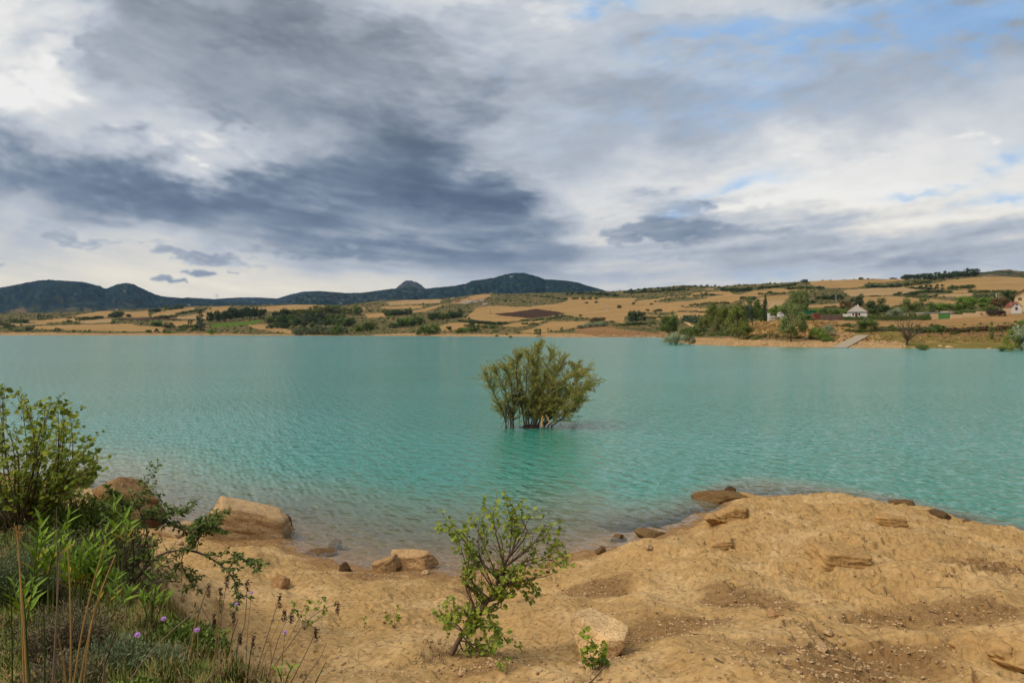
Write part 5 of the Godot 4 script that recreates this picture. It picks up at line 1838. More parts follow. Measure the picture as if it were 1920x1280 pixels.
	for k in 16:
		var b := Soup.new()
		var dir := Vector3(rr(-0.75, 0.75) + 0.1, rr(0.7, 1.0), rr(-0.6, 0.6)).normalized()
		limb(b, Vector3(rr(-0.5, 2) * u, rr(5, 15) * u, 0), dir, rr(26, 44) * u, rr(0.5, 1.0) * u, 3, Color(1.5, 1.35, 1.25))
		part(o, "limb", b.mesh(), mats.bark)
	var cl := Soup.new()
	for k in 260:
		var p := Vector3(rng.randfn(2 * u, 6 * u), absf(rng.randfn(14 * u, 6 * u)), rng.randfn(0, 3 * u))
		leaf_card(cl, p, Vector3.UP, 0.16, Color(1, 1, 1) * rr(0.7, 1.2))
	part(o, "dead_foliage", cl.mesh(), greens.brown)
	# a red buoy far out
	g = at(254, 631.4, 690.0)
	o = thing("buoy", Vector3(g.x, 0, g.z), "tiny red buoy floating far out at the left", "buoy")
	var ball := SphereMesh.new()
	ball.radius = 0.45
	ball.height = 0.9
	part(o, "float", ball, plain_mat(lin(0.55, 0.06, 0.05), 0.5), Transform3D(Basis(), Vector3(0, 0.15, 0)))
	var tip := CylinderMesh.new()
	tip.top_radius = 0.05
	tip.bottom_radius = 0.08
	tip.height = 0.7
	part(o, "mast", tip, mats.pole, Transform3D(Basis(), Vector3(0, 0.8, 0)))


func limb(s: Soup, from: Vector3, dir: Vector3, length: float, r: float, depth: int, col: Color) -> void:
	# a branching bare limb
	var p := PackedVector3Array([from])
	var d := dir
	var n := 5
	for k in n:
		d = (d + Vector3(rr(-1, 1), rr(-0.5, 0.8), rr(-1, 1)) * 0.22).normalized()
		p.append(p[k] + d * length / n)
	s.tube(p, r, r * 0.35, 5 if depth > 1 else 3, col)
	if depth > 0:
		for k in range(1, n + 1):
			if rng.randf() < 0.75:
				var side := (d + Vector3(rr(-1, 1), rr(-0.3, 0.8), rr(-1, 1)) * 0.9).normalized()
				limb(s, p[k], side, length * rr(0.3, 0.5), r * 0.45, depth - 1, col)


func grass_tuft(n: int, wide: float, seed_: int) -> ArrayMesh:
	rng.seed = seed_
	var s := Soup.new()
	for k in n:
		var g := rr(0, TAU)
		var root := Vector3(rr(-0.22, 0.22), 0, rr(-0.22, 0.22))
		var lean := Vector3(cos(g), 0, sin(g)) * rr(0.05, 0.45)
		var h := rr(0.5, 1.0)
		var side := Vector3(-sin(g), 0, cos(g)).rotated(Vector3.UP, rr(-0.8, 0.8)) * wide
		var mid := root + lean * 0.35 + Vector3(0, h * 0.6, 0)
		var tip := root + lean + Vector3(0, h * (1.0 - lean.length() * 0.4), 0)
		var tone := rr(0.65, 1.25)
		var c := Color(tone, tone, tone)
		var nn := (lean.normalized() * 0.5 + Vector3.UP).normalized()
		s.quad(root - side, mid - side * 0.8, mid + side * 0.8, root + side, c, nn)
		s.tri(mid - side * 0.8, tip, mid + side * 0.8, c, nn)
	return s.mesh()


func rock_mesh(size: Vector3, seed_: int, cuts: int, res: int, rough: float, flat := []) -> ArrayMesh:
	# a stone split along a few planes, weathered; one unit across before it is sized
	var r := RandomNumberGenerator.new()
	r.seed = seed_
	var planes: Array[Vector3] = []
	var dist := PackedFloat32Array()
	for f in flat:
		planes.append((f[0] as Vector3).normalized())
		dist.append(f[1])
	for k in cuts:
		var n := Vector3(r.randfn(), r.randfn(), r.randfn()).normalized()
		planes.append(n)
		dist.append(r.randf_range(0.40, 0.56))
	var v := PackedVector3Array()
	var col := PackedColorArray()
	var rows := res + 1
	var cols := res * 2 + 1
	for i in rows:
		var t := PI * i / res
		for j in cols:
			var p := TAU * (j % (res * 2)) / (res * 2)
			var dir := Vector3(sin(t) * cos(p), cos(t), sin(t) * sin(p))
			var inv := 0.0
			for k in planes.size():
				inv += pow(maxf(0.0, planes[k].dot(dir)) / dist[k], 26.0)
			var rad := 1.0 / pow(inv + 1e-12, 1.0 / 26.0)
			rad = minf(rad, 0.75)
			var q := dir * rad
			rad *= 1.0 + rough * (n_mid.get_noise_3d(q.x * 3.0 + seed_, q.y * 6.0, q.z * 3.0) * 1.6 + 0.7 * n_fine.get_noise_3d(q.x * 9.0 + seed_, q.y * 14.0, q.z * 9.0))
			v.append(dir * rad * size)
			var tone := 1.0 + 0.22 * n_mid.get_noise_3d(q.x * 2.0 + seed_, q.y * 5.0, q.z * 2.0) + 0.12 * n_fine.get_noise_3d(q.x * 12.0, q.y * 12.0, q.z * 12.0)
			col.append(Color(0.44, 0.305, 0.165) * tone)
	for k in col.size():
		col[k].a = 1.0
	var nrm := PackedVector3Array()
	nrm.resize(v.size())
	var idx := PackedInt32Array()
	for i in res:
		for j in res * 2:
			var a := i * cols + j
			for tri in [[a, a + cols, a + 1], [a + 1, a + cols, a + cols + 1]]:
				var w := (v[tri[2]] - v[tri[0]]).cross(v[tri[1]] - v[tri[0]])
				for q in tri:
					nrm[q] += w
				idx.append_array(PackedInt32Array(tri))
	for i in rows:
		var s0 := nrm[i * cols] + nrm[i * cols + cols - 1]
		nrm[i * cols] = s0
		nrm[i * cols + cols - 1] = s0
		if i == 0 or i == rows - 1:
			for j in cols:
				nrm[i * cols + j] = Vector3.UP if i == 0 else Vector3.DOWN
	for k in nrm.size():
		nrm[k] = nrm[k].normalized()
	var arr := []
	arr.resize(Mesh.ARRAY_MAX)
	arr[Mesh.ARRAY_VERTEX] = v
	arr[Mesh.ARRAY_NORMAL] = nrm
	arr[Mesh.ARRAY_COLOR] = col
	arr[Mesh.ARRAY_INDEX] = idx
	var m := ArrayMesh.new()
	m.add_surface_from_arrays(Mesh.PRIMITIVE_TRIANGLES, arr)
	return m


# ------------------------------------------------------------------ the willow that stands in the water
func px_line(d: float, list: Array, spread := 0.0) -> PackedVector3Array:
	# a stem's course, drawn as bearings at a distance, with its own lean in depth
	var p := PackedVector3Array()
	var lean := rr(-spread, spread)
	var n := list.size() / 2
	for k in n:
		p.append(at(list[k * 2], list[k * 2 + 1], d + lean * k / maxf(1.0, n - 1)))
	return p


func smooth_line(p: PackedVector3Array, n: int) -> PackedVector3Array:
	var out := PackedVector3Array()
	var m := p.size() - 1
	for k in n + 1:
		var t := float(k) / n * m
		var i := mini(int(t), m - 1)
		out.append(p[i].cubic_interpolate(p[i + 1], p[maxi(i - 1, 0)], p[mini(i + 2, m)], t - i))
	return out


func build_willow() -> void:
	rng.seed = 301
	var d := 32.5
	var root := at(1000, 800, d)
	root.y = 0.0
	var o := thing("flooded_willow", root, "bushy olive willow standing in the middle of the water", "tree")
	var bark := plain_mat(lin(0.12, 0.092, 0.07), 0.9, true)
	var leaf := leaf_mat(lin(0.42, 0.395, 0.135), 0.8)
	var leaf2 := leaf_mat(lin(0.32, 0.32, 0.10), 0.75)
	# main stems: base to tip, as bearings
	var stems := [
		[990, 803, 994, 760, 1004, 705, 1012, 648], [987, 803, 986, 762, 988, 705, 992, 664], [998, 803, 1008, 760, 1022, 705, 1034, 660],
		[1002, 803, 1016, 765, 1040, 712, 1058, 672], [1005, 803, 1024, 770, 1054, 725, 1080, 684], [1016, 803, 1040, 775, 1068, 732, 1100, 692],
		[1022, 803, 1050, 778, 1080, 745, 1112, 712], [1030, 801, 1052, 786, 1072, 770, 1092, 750], [1012, 803, 1030, 785, 1052, 760, 1076, 735],
		[958, 803, 956, 772, 946, 728, 930, 696], [950, 803, 944, 776, 928, 742, 910, 702], [962, 803, 962, 765, 958, 722, 948, 690],
		[1008, 803, 1018, 770, 1030, 735, 1044, 690], [995, 803, 1000, 770, 1004, 730, 1006, 680], [985, 803, 976, 750, 968, 700, 972, 668],
		[1000, 803, 1012, 770, 1042, 722, 1090, 700], [990, 803, 993, 765, 998, 715, 1000, 655], [1012, 803, 1034, 772, 1066, 740, 1104, 728],
		[1000, 803, 1002, 780, 1008, 750, 1018, 720], [994, 803, 986, 770, 976, 720, 956, 684], [1004, 803, 1014, 786, 1026, 768, 1040, 748],
	]
	var tips: Array[PackedVector3Array] = []
	for st in stems:
		var line := smooth_line(px_line(d, st, 1.6), 10)
		for k in line.size():
			line[k] -= root
		line[0].y = -0.6
		tips.append(line)
		var s := Soup.new()
		s.tube(line, 0.042, 0.010, 7, Color(1, 1, 1) * rr(0.8, 1.4))
		part(o, "stem", s.mesh(), bark)
	# twigs and leaves gather along the upper two thirds of the stems
	var twigs := Soup.new()
	var crowns := [Soup.new(), Soup.new()]
	for line in tips:
		for k in int(rr(50, 96)):
			var t := pow(rr(0.0, 1.0), 0.85) * 0.86 + 0.14
			var f := t * 10.0
			var i := mini(int(f), 9)
			var p := line[i].lerp(line[i + 1], f - i)
			if p.y < 0.25:
				continue
			var along := (line[i + 1] - line[i]).normalized()
			var dir := (along * 0.7 + Vector3(rr(-1, 1), rr(-0.45, 0.7), rr(-1, 1))).normalized()
			var n := rr(0.35, 0.9) * (1.0 if t < 0.9 else 0.7)
			var q := PackedVector3Array([p])
			for j in 4:
				dir = (dir + Vector3(rr(-0.2, 0.2), rr(-0.12, 0.16), rr(-0.2, 0.2))).normalized()
				q.append(q[j] + dir * n / 4.0)
			twigs.tube(q, 0.008, 0.003, 3, Color(1.3, 1.1, 0.9))
			var tone := rr(0.7, 1.3)
			for j in 52:
				var u := rr(0.15, 1.0) * 4.0
				var w := mini(int(u), 3)
				var at_ := q[w].lerp(q[w + 1], u - w) + Vector3(rr(-1, 1), rr(-1, 1), rr(-1, 1)) * 0.05
				var ld := (dir + Vector3(rr(-1, 1), rr(-0.8, 0.8), rr(-1, 1))).normalized()
				var len_ := rr(0.045, 0.095)
				var side := ld.cross(Vector3(rr(-1, 1), rr(-1, 1), rr(-1, 1))).normalized() * len_ * 0.2
				var c := Color(tone * rr(0.9, 1.15), tone, tone * 0.9)
				(crowns[0 if rng.randf() < 0.6 else 1] as Soup).quad(at_, at_ + ld * len_ * 0.45 + side, at_ + ld * len_, at_ + ld * len_ * 0.45 - side, c)
	var tw := part(o, "twigs", twigs.mesh(), bark)
	tw.set_meta("kind", "stuff")
	for k in 2:
		var cr := part(o, "foliage", (crowns[k] as Soup).mesh(), [leaf, leaf2][k])
		cr.set_meta("kind", "stuff")
	# drift roots hanging from the left stems, and the two split stumps
	for k in 16:
		var s := Soup.new()
		var x := rr(948, 974)
		var top := rr(738, 770)
		var line := px_line(d - 0.35, [x + rr(-3, 6), top, x + rr(-5, 3), (top + 800) / 2.0, x + rr(-10, 4), 802], 0.3)
		for j in 3:
			line[j] -= root
		s.tube(smooth_line(line, 6), 0.014, 0.01, 5, Color(2.0, 1.5, 1.15) * rr(0.7, 1.1))
		part(o, "hanging_root", s.mesh(), bark)
	var drift := Soup.new()
	for k in 260:
		var p := at(rng.randfn(971, 5), rng.randfn(748, 9), d - 0.3 + rr(-0.2, 0.2)) - root
		leaf_card(drift, p, Vector3.UP, rr(0.03, 0.09), Color(1, 1, 1) * rr(0.7, 1.3))
	part(o, "drift_tangle", drift.mesh(), plain_mat(lin(0.105, 0.062, 0.045), 1.0, true)).set_meta("kind", "stuff")
	for st in [[1017, 800, 1016, 790, 1018, 779, 6.0], [1031, 792, 1027, 784, 1023, 777, 4.5], [945, 770, 944, 764, 946, 756, 2.0]]:
		var s := Soup.new()
		var line := px_line(d - 0.6, st.slice(0, 6))
		for j in 3:
			line[j] -= root
		s.tube(smooth_line(line, 4), st[6] * d / FOC * 0.45, st[6] * d / FOC * 0.2, 7, Color(1, 1, 1))
		var e := part(o, "split_wood", s.mesh(), plain_mat(lin(0.55, 0.29, 0.10), 0.9, true))
		e.set_meta("label", "freshly split orange wood")
	var base := part(o, "root_mound", rock_mesh(Vector3(0.9, 0.26, 0.5), 8, 8, 12, 0.25), plain_mat(lin(0.05, 0.028, 0.022), 1.0), Transform3D(Basis(), Vector3(-0.05, -0.08, 0)))
	base.set_meta("label", "dark wet root mass at the waterline")
	# dead twigs that stick out of the water at its right
	var dead := thing("dead_branch", at(1068, 800, 32.0) * Vector3(1, 0, 1), "bare drowned branch poking out of the water right of the willow", "branch")
	for k in 7:
		var s := Soup.new()
		limb(s, Vector3(rr(-0.3, 0.1), -0.15, rr(-0.1, 0.1)), Vector3(rr(-0.2, 1.0), rr(0.25, 0.9), rr(-0.3, 0.3)).normalized(), rr(0.4, 0.75), 0.012, 1, Color(1.4, 1.2, 1.1))
		part(dead, "twig", s.mesh(), bark)


# ------------------------------------------------------------------ boulders and slabs
func rock(called: String, px: float, py: float, wp: float, hp: float, deep: float, seed_: int, label: String, turn := Basis(), sink := 0.25, flat := [], tint := Color(1, 1, 1), res := 34, d := 0.0, rough := 0.06) -> MeshInstance3D:
	# px, py: the middle of its foot
	var g := ground_point(px, py)
	if d > 0.0:
		g = at(px, py, d)
	var u := -g.z / FOC
	var size := Vector3(wp * u, hp * u / (1.0 - sink), deep) * 1.02
	var m := rock_mesh(size, seed_, 12 if flat.is_empty() else 4, res, rough, flat)
	var mat: Material = mats.stone
	if label.contains("cracked") or label.contains("headland") and label.contains("ledge") or label.contains("hollow") or label.contains("half buried"):
		mat = mats.dirt.duplicate()
		mat.uv1_world_triplanar = true
		mat.albedo_color = Color(0.93, 0.89, 0.80)
	elif tint != Color(1, 1, 1):
		mat = mats.stone.duplicate()
		mat.albedo_color = tint
	var o := part(self, called, m, mat, Transform3D(turn, g + Vector3(0, size.y * (0.5 - sink), 0)))
	tag(o, label, "rock")
	return o


func build_rocks() -> void:
	var blocky := [[Vector3(0, 1, 0.1), 0.40], [Vector3(0.1, -1, 0), 0.42], [Vector3(1, 0.1, 0.2), 0.47], [Vector3(-1, 0.15, 0.1), 0.46], [Vector3(0.05, 0.1, 1), 0.42], [Vector3(0, 0, -1), 0.42]]
	rock("boulder", 470, 1003, 148, 62, 1.0, 21, "big pale oblong boulder lying tilted at the water's edge", Basis(Vector3(0, 0, 1), -0.27) * Basis(Vector3.UP, 0.25), 0.18, blocky, Color(1, 1, 1), 44)
	rock("boulder", 412, 988, 46, 22, 0.4, 22, "low pale rock against the left end of the big oblong boulder", Basis(), 0.3, blocky)
	rock("boulder", 533, 1000, 26, 36, 0.4, 23, "dark wet block at the right end of the big oblong boulder", Basis(), 0.3, blocky, Color(0.60, 0.57, 0.54))
	rock("boulder", 240, 972, 92, 58, 0.9, 24, "rough brown boulder behind the leaves at the left waterline", Basis(Vector3.UP, 0.5), 0.2, [], Color(0.78, 0.74, 0.70))
	rock("boulder", 272, 985, 44, 34, 0.6, 25, "dark tapering rock right of the rough brown boulder", Basis(), 0.2, [], Color(0.55, 0.52, 0.50))
	rock("slab", 152, 937, 84, 20, 0.7, 26, "long flat ochre slab like a step at the left waterline", Basis(Vector3(0, 0, 1), -0.14), 0.2, blocky)
	rock("boulder", 148, 908, 40, 24, 0.5, 27, "dark brown rock jutting over the water beside the leafy bush", Basis(), 0.2, blocky, Color(0.50, 0.47, 0.45), 34)
	rock("slab", 318, 1002, 48, 10, 0.4, 28, "thin pale slab on the clay under the briar", Basis(Vector3(0, 0, 1), -0.35), 0.2, blocky)
	rock("slab", 352, 992, 40, 13, 0.3, 29, "pale slab propped behind the thin one under the briar", Basis(Vector3(0, 0, 1), -0.15), 0.2, blocky)
	rock("stone", 336, 1022, 14, 8, 0.15, 30, "small pale stone just below the thin slab", Basis(), 0.2)
	rock("stone", 360, 1027, 12, 6, 0.12, 31, "small flat pale stone right of the stone below the slab", Basis(), 0.2)
	rock("boulder", 768, 1064, 84, 31, 0.5, 32, "long angular rock at the waterline left of the leaning sapling, right half", Basis(Vector3.UP, -0.15) * Basis(Vector3(0, 0, 1), 0.06), 0.2, blocky, Color(1.0, 0.97, 0.93), 40)
	rock("boulder", 720, 1071, 46, 26, 0.4, 33, "darker angular rock leaning on the left of the long waterline rock", Basis(Vector3(0, 0, 1), 0.25), 0.2, blocky, Color(0.92, 0.88, 0.84))
	rock("stone", 648, 1071, 18, 12, 0.2, 34, "wet brown stone left of the angular waterline rocks", Basis(), 0.3, [], Color(0.50, 0.47, 0.45))
	rock("stone", 629, 1028, 26, 12, 0.3, 35, "low drowned stone in the shallows right of the big oblong boulder", Basis(), 0.4, [], Color(0.60, 0.57, 0.54))
	rock("stone", 602, 1040, 40, 9, 0.4, 36, "flat drowned rock ledge beside the drowned stone", Basis(), 0.45, [], Color(0.60, 0.57, 0.54))
	rock("stone", 525, 1100, 26, 22, 0.2, 37, "crumbling clod on the clay below the big oblong boulder", Basis(), 0.3, [], Color(0.90, 0.85, 0.81))
	# the cream boulder in front
	rock("boulder", 1130, 1222, 108, 66, 0.42, 38, "smooth cream boulder with a notch, on the clay right of the sapling", Basis(Vector3.UP, 0.4), 0.16, [[Vector3(0.2, 1, 0.25), 0.37], [Vector3(1, -0.3, 0.5), 0.42], [Vector3(-1, 0.3, 0.3), 0.45]], Color(1.28, 1.27, 1.24), 48, 0.0, 0.035)
	# in the water and along the headland
	rock("boulder", 1357, 940, 84, 21, 0.7, 39, "flat brown rock rising from the water off the headland", Basis(), 0.36, [], Color(0.66, 0.63, 0.59), 40, 18.4)
	rock("stone", 1368, 923, 16, 9, 0.25, 40, "knob on top of the flat rock in the water", Basis(), 0.1, [], Color(0.45, 0.43, 0.41), 20, 18.6)
	rock("stone", 1160, 1015, 26, 13, 0.25, 41, "dark wet stone at the foot of the headland", Basis(), 0.3, [], Color(0.60, 0.57, 0.54))
	rock("stone", 1128, 1036, 18, 9, 0.2, 42, "small wet stone below the dark one at the headland's foot", Basis(), 0.3, [], Color(0.60, 0.57, 0.54))
	rock("stone", 1220, 1003, 44, 10, 0.4, 43, "low wet shelf of rock in the shallows left of the headland", Basis(), 0.45, [], Color(0.66, 0.63, 0.59))
	rock("boulder", 1375, 965, 60, 12, 0.6, 44, "cracked pale rock at the headland's left tip", Basis(Vector3.UP, 0.3), 0.42, [], Color(0.90, 0.85, 0.81))
	rock("boulder", 1343, 974, 44, 9, 0.5, 45, "second cracked rock left of the one at the headland's tip", Basis(), 0.42, [], Color(0.80, 0.76, 0.72))
	rock("boulder", 1683, 953, 40, 17, 0.5, 46, "dark crumbled rock on the far rim of the headland", Basis(), 0.3, [], Color(0.62, 0.59, 0.56), 30, 16.8)
	rock("boulder", 1765, 972, 32, 13, 0.4, 47, "dark rock at the right waterline of the headland", Basis(), 0.3, [], Color(0.55, 0.52, 0.50), 30, 15.6)
	rock("stone", 1815, 983, 16, 7, 0.2, 48, "small dark stone right of the dark waterline rock", Basis(), 0.3, [], Color(0.60, 0.57, 0.54), 20, 15.3)
	rock("stone", 1903, 1004, 18, 7, 0.2, 49, "small dark stone at the right edge of the waterline", Basis(), 0.3, [], Color(0.60, 0.57, 0.54), 20, 14.6)
	rock("boulder", 1578, 1052, 108, 26, 0.7, 50, "broad layered ledge of clay rock in the middle of the headland", Basis(Vector3(0, 0, 1), -0.12), 0.45, blocky, Color(0.95, 0.90, 0.85), 44)
	rock("boulder", 1345, 1021, 60, 12, 0.5, 51, "shelf over the hollow in the left of the headland", Basis(Vector3(0, 0, 1), 0.1), 0.5, blocky, Color(0.95, 0.90, 0.85))
	rock("boulder", 1668, 980, 60, 16, 0.5, 52, "low worn ledge near the far rim of the headland", Basis(), 0.45, blocky, Color(0.95, 0.90, 0.85))
	rock("boulder", 1815, 1210, 36, 14, 0.28, 53, "rounded block half buried at the right, left of three", Basis(Vector3.UP, 0.3), 0.45, [], Color(0.98, 0.93, 0.88))
	rock("boulder", 1858, 1214, 58, 18, 0.4, 54, "broad block half buried at the right, middle of three", Basis(), 0.45, [], Color(0.98, 0.93, 0.88), 40)
	rock("boulder", 1908, 1242, 66, 26, 0.5, 55, "large block half buried at the right edge", Basis(Vector3.UP, 0.6), 0.45, [], Color(0.98, 0.93, 0.88), 40)
	rock("stone", 1453, 1158, 22, 14, 0.16, 56, "fist-sized clod at the lip of the near ledge", Basis(), 0.3, [], Color(0.90, 0.85, 0.81))
	rock("stone", 1540, 1220, 18, 10, 0.13, 57, "pale flat stone in the gravel runnel", Basis(), 0.2)
	rock("stone", 1555, 1190, 14, 9, 0.1, 58, "pale pebble at the top of the gravel runnel", Basis(), 0.2)
	rock("stone", 1580, 1205, 10, 6, 0.08, 59, "small pebble right of the pebble in the gravel runnel", Basis(), 0.2)
	rock("stone", 1115, 1268, 26, 12, 0.12, 60, "flat pale stone below the sprout at the cream boulder", Basis(), 0.25)
	rock("stone", 1078, 1240, 12, 6, 0.07, 61, "small tan stone left of the cream boulder", Basis(), 0.2)
	rock("stone", 868, 1262, 14, 9, 0.08, 62, "small stone below the root of the sapling", Basis(), 0.2)
	rock("stone", 334, 1232, 48, 26, 0.2, 63, "tan stone peeping out of the grass in the lower left", Basis(), 0.3, [], Color(0.80, 0.76, 0.72))
	rock("stone", 1216, 1028, 16, 7, 0.12, 64, "pale flake on the left rim of the headland", Basis(), 0.2)
	rock("stone", 797, 1076, 10, 6, 0.1, 65, "pale pebble right under the long waterline rock", Basis(), 0.2)


# ------------------------------------------------------------------ broad-leaved plants
func poplar_leaf() -> ArrayMesh:
	# a small three-cornered poplar leaf, one unit long, folded along its rib
	var s := Soup.new()
	var pts := [Vector2(0, 0), Vector2(0.26, 0.02), Vector2(0.50, 0.26), Vector2(0.40, 0.42), Vector2(0.30, 0.66), Vector2(0.10, 0.86), Vector2(0, 1)]
	for side in [-1.0, 1.0]:
		for k in range(1, pts.size() - 1):
			var a := Vector3(0, 0, 0.02)
			var b := Vector3(pts[k].x * side, pts[k].y, 0.10 * pts[k].x)
			var c := Vector3(pts[k + 1].x * side, pts[k + 1].y, 0.10 * pts[k + 1].x)
			s.tri(a, b, c, Color.WHITE, Vector3(-side * 0.18, 0, 1).normalized())
	s.quad(Vector3(-0.012, -0.35, 0), Vector3(-0.012, 0, 0.02), Vector3(0.012, 0, 0.02), Vector3(0.012, -0.35, 0), Color(0.9, 0.8, 0.6), Vector3(0, 0, 1))
	return s.mesh()


func blade_leaf(w: float) -> ArrayMesh:
	# a narrow pointed leaf, one unit long, arched a little
	var s := Soup.new()
	var ts := [0.0, 0.18, 0.42, 0.7, 1.0]
	var ws := [0.12, 0.75, 1.0, 0.66, 0.02]
	for k in 4:
		for side in [-1.0, 1.0]:
			var a := Vector3(0, ts[k], -0.12 * ts[k] * ts[k])
			var b := Vector3(0, ts[k + 1], -0.12 * ts[k + 1] * ts[k + 1])
			var c := Vector3(side * w * ws[k + 1], ts[k + 1], b.z + 0.25 * w * ws[k + 1])
			var e := Vector3(side * w * ws[k], ts[k], a.z + 0.25 * w * ws[k])
			s.quad(a, b, c, e, Color.WHITE, Vector3(-side * 0.25, 0.1, 1).normalized())
	return s.mesh()


class Leaves:
	var at: Array[Transform3D] = []
	var tone: Array[int] = []


func leaf_turn(dir: Vector3, facing: Vector3) -> Basis:
	# y along the leaf, z out of its upper face
	var y := dir.normalized()
	var x := y.cross(facing).normalized()
	return Basis(x, y, x.cross(y))


func hang_leaves(o: Node3D, leaves: Leaves, mesh: Mesh, shades: Array, most := 290) -> void:
	# the leaves that show largest are parts, the rest one mass
	var order := range(leaves.at.size())
	for k in range(order.size() - 1, 0, -1):
		var j := rng.randi() % (k + 1)
		var q: int = order[k]
		order[k] = order[j]
		order[j] = q
	order.sort_custom(func(a, b): return leaves.at[a].basis.y.length() - leaves.at[a].origin.z * -0.05 > leaves.at[b].basis.y.length() - leaves.at[b].origin.z * -0.05)
	var rest: Array = []
	for k in shades.size():
		rest.append([] as Array[Transform3D])
	for n in order.size():
		var i: int = order[n]
		var tone: int = leaves.tone[i]
		if n < most:
			part(o, "leaf", mesh, shades[tone], leaves.at[i])
		else:
			rest[tone].append(leaves.at[i])
	for k in shades.size():
		if rest[k].size():
			scatter(o, "foliage", mesh, shades[k], rest[k])


func branchy(o: Node3D, line: PackedVector3Array, r0: float, r1: float, twigs: int, twig_len: float, leaves: Leaves, per: int, size: float, mat: Material, called := "branch", from := 0.2, shades := 3, droop := 0.15) -> void:
	# one branch with side twigs and leaves along both
	var s := Soup.new()
	s.tube(line, r0, r1, 6, Color(1, 1, 1) * rr(0.85, 1.2))
	var m := line.size() - 1
	var runs: Array[PackedVector3Array] = [line]
	for k in twigs:
		var t := lerpf(from, 0.98, (k + rr(0.1, 0.9)) / twigs) * m
		var i := mini(int(t), m - 1)
		var p := line[i].lerp(line[i + 1], t - i)
		var along := (line[i + 1] - line[i]).normalized()
		var dir := (along * 0.8 + Vector3(rr(-1, 1), rr(-0.4, 0.7), rr(-1, 1)) * 0.9).normalized()
		var n := twig_len * rr(0.5, 1.15)
		var q := PackedVector3Array([p])
		for j in 3:
			dir = (dir + Vector3(rr(-0.18, 0.18), rr(-0.05, 0.22), rr(-0.18, 0.18))).normalized()
			q.append(q[j] + dir * n / 3.0)
		s.tube(q, lerpf(r0, r1, t / m) * 0.5, 0.0012, 4, Color(1.15, 0.9, 0.75))
		runs.append(q)
	part(o, called, s.mesh(), mat)
	for k in runs.size():
		var q := runs[k]
		var n := q.size() - 1
		var count := per if k > 0 else int(per * 1.2)
		for j in count:
			var t := lerpf(0.25 if k > 0 else maxf(from, 0.35), 1.0, (j + rr(0.2, 0.8)) / count) * n
			var i := mini(int(t), n - 1)
			var p := q[i].lerp(q[i + 1], t - i)
			var along := (q[i + 1] - q[i]).normalized()
			var out := (along * 0.45 + Vector3(rr(-1, 1), rr(-0.7, 0.45) - droop, rr(-1, 1)) * 0.9).normalized()
			var face := (Vector3(rr(-0.7, 0.7), rr(0.1, 1.0), rr(0.0, 1.0)))
			var z := size * rr(0.55, 1.2)
			var b := leaf_turn(out, face)
			leaves.at.append(Transform3D(b.scaled_local(Vector3(z, z, z)), p + out * z * 0.33))
			leaves.tone.append(rng.randi() % shades)


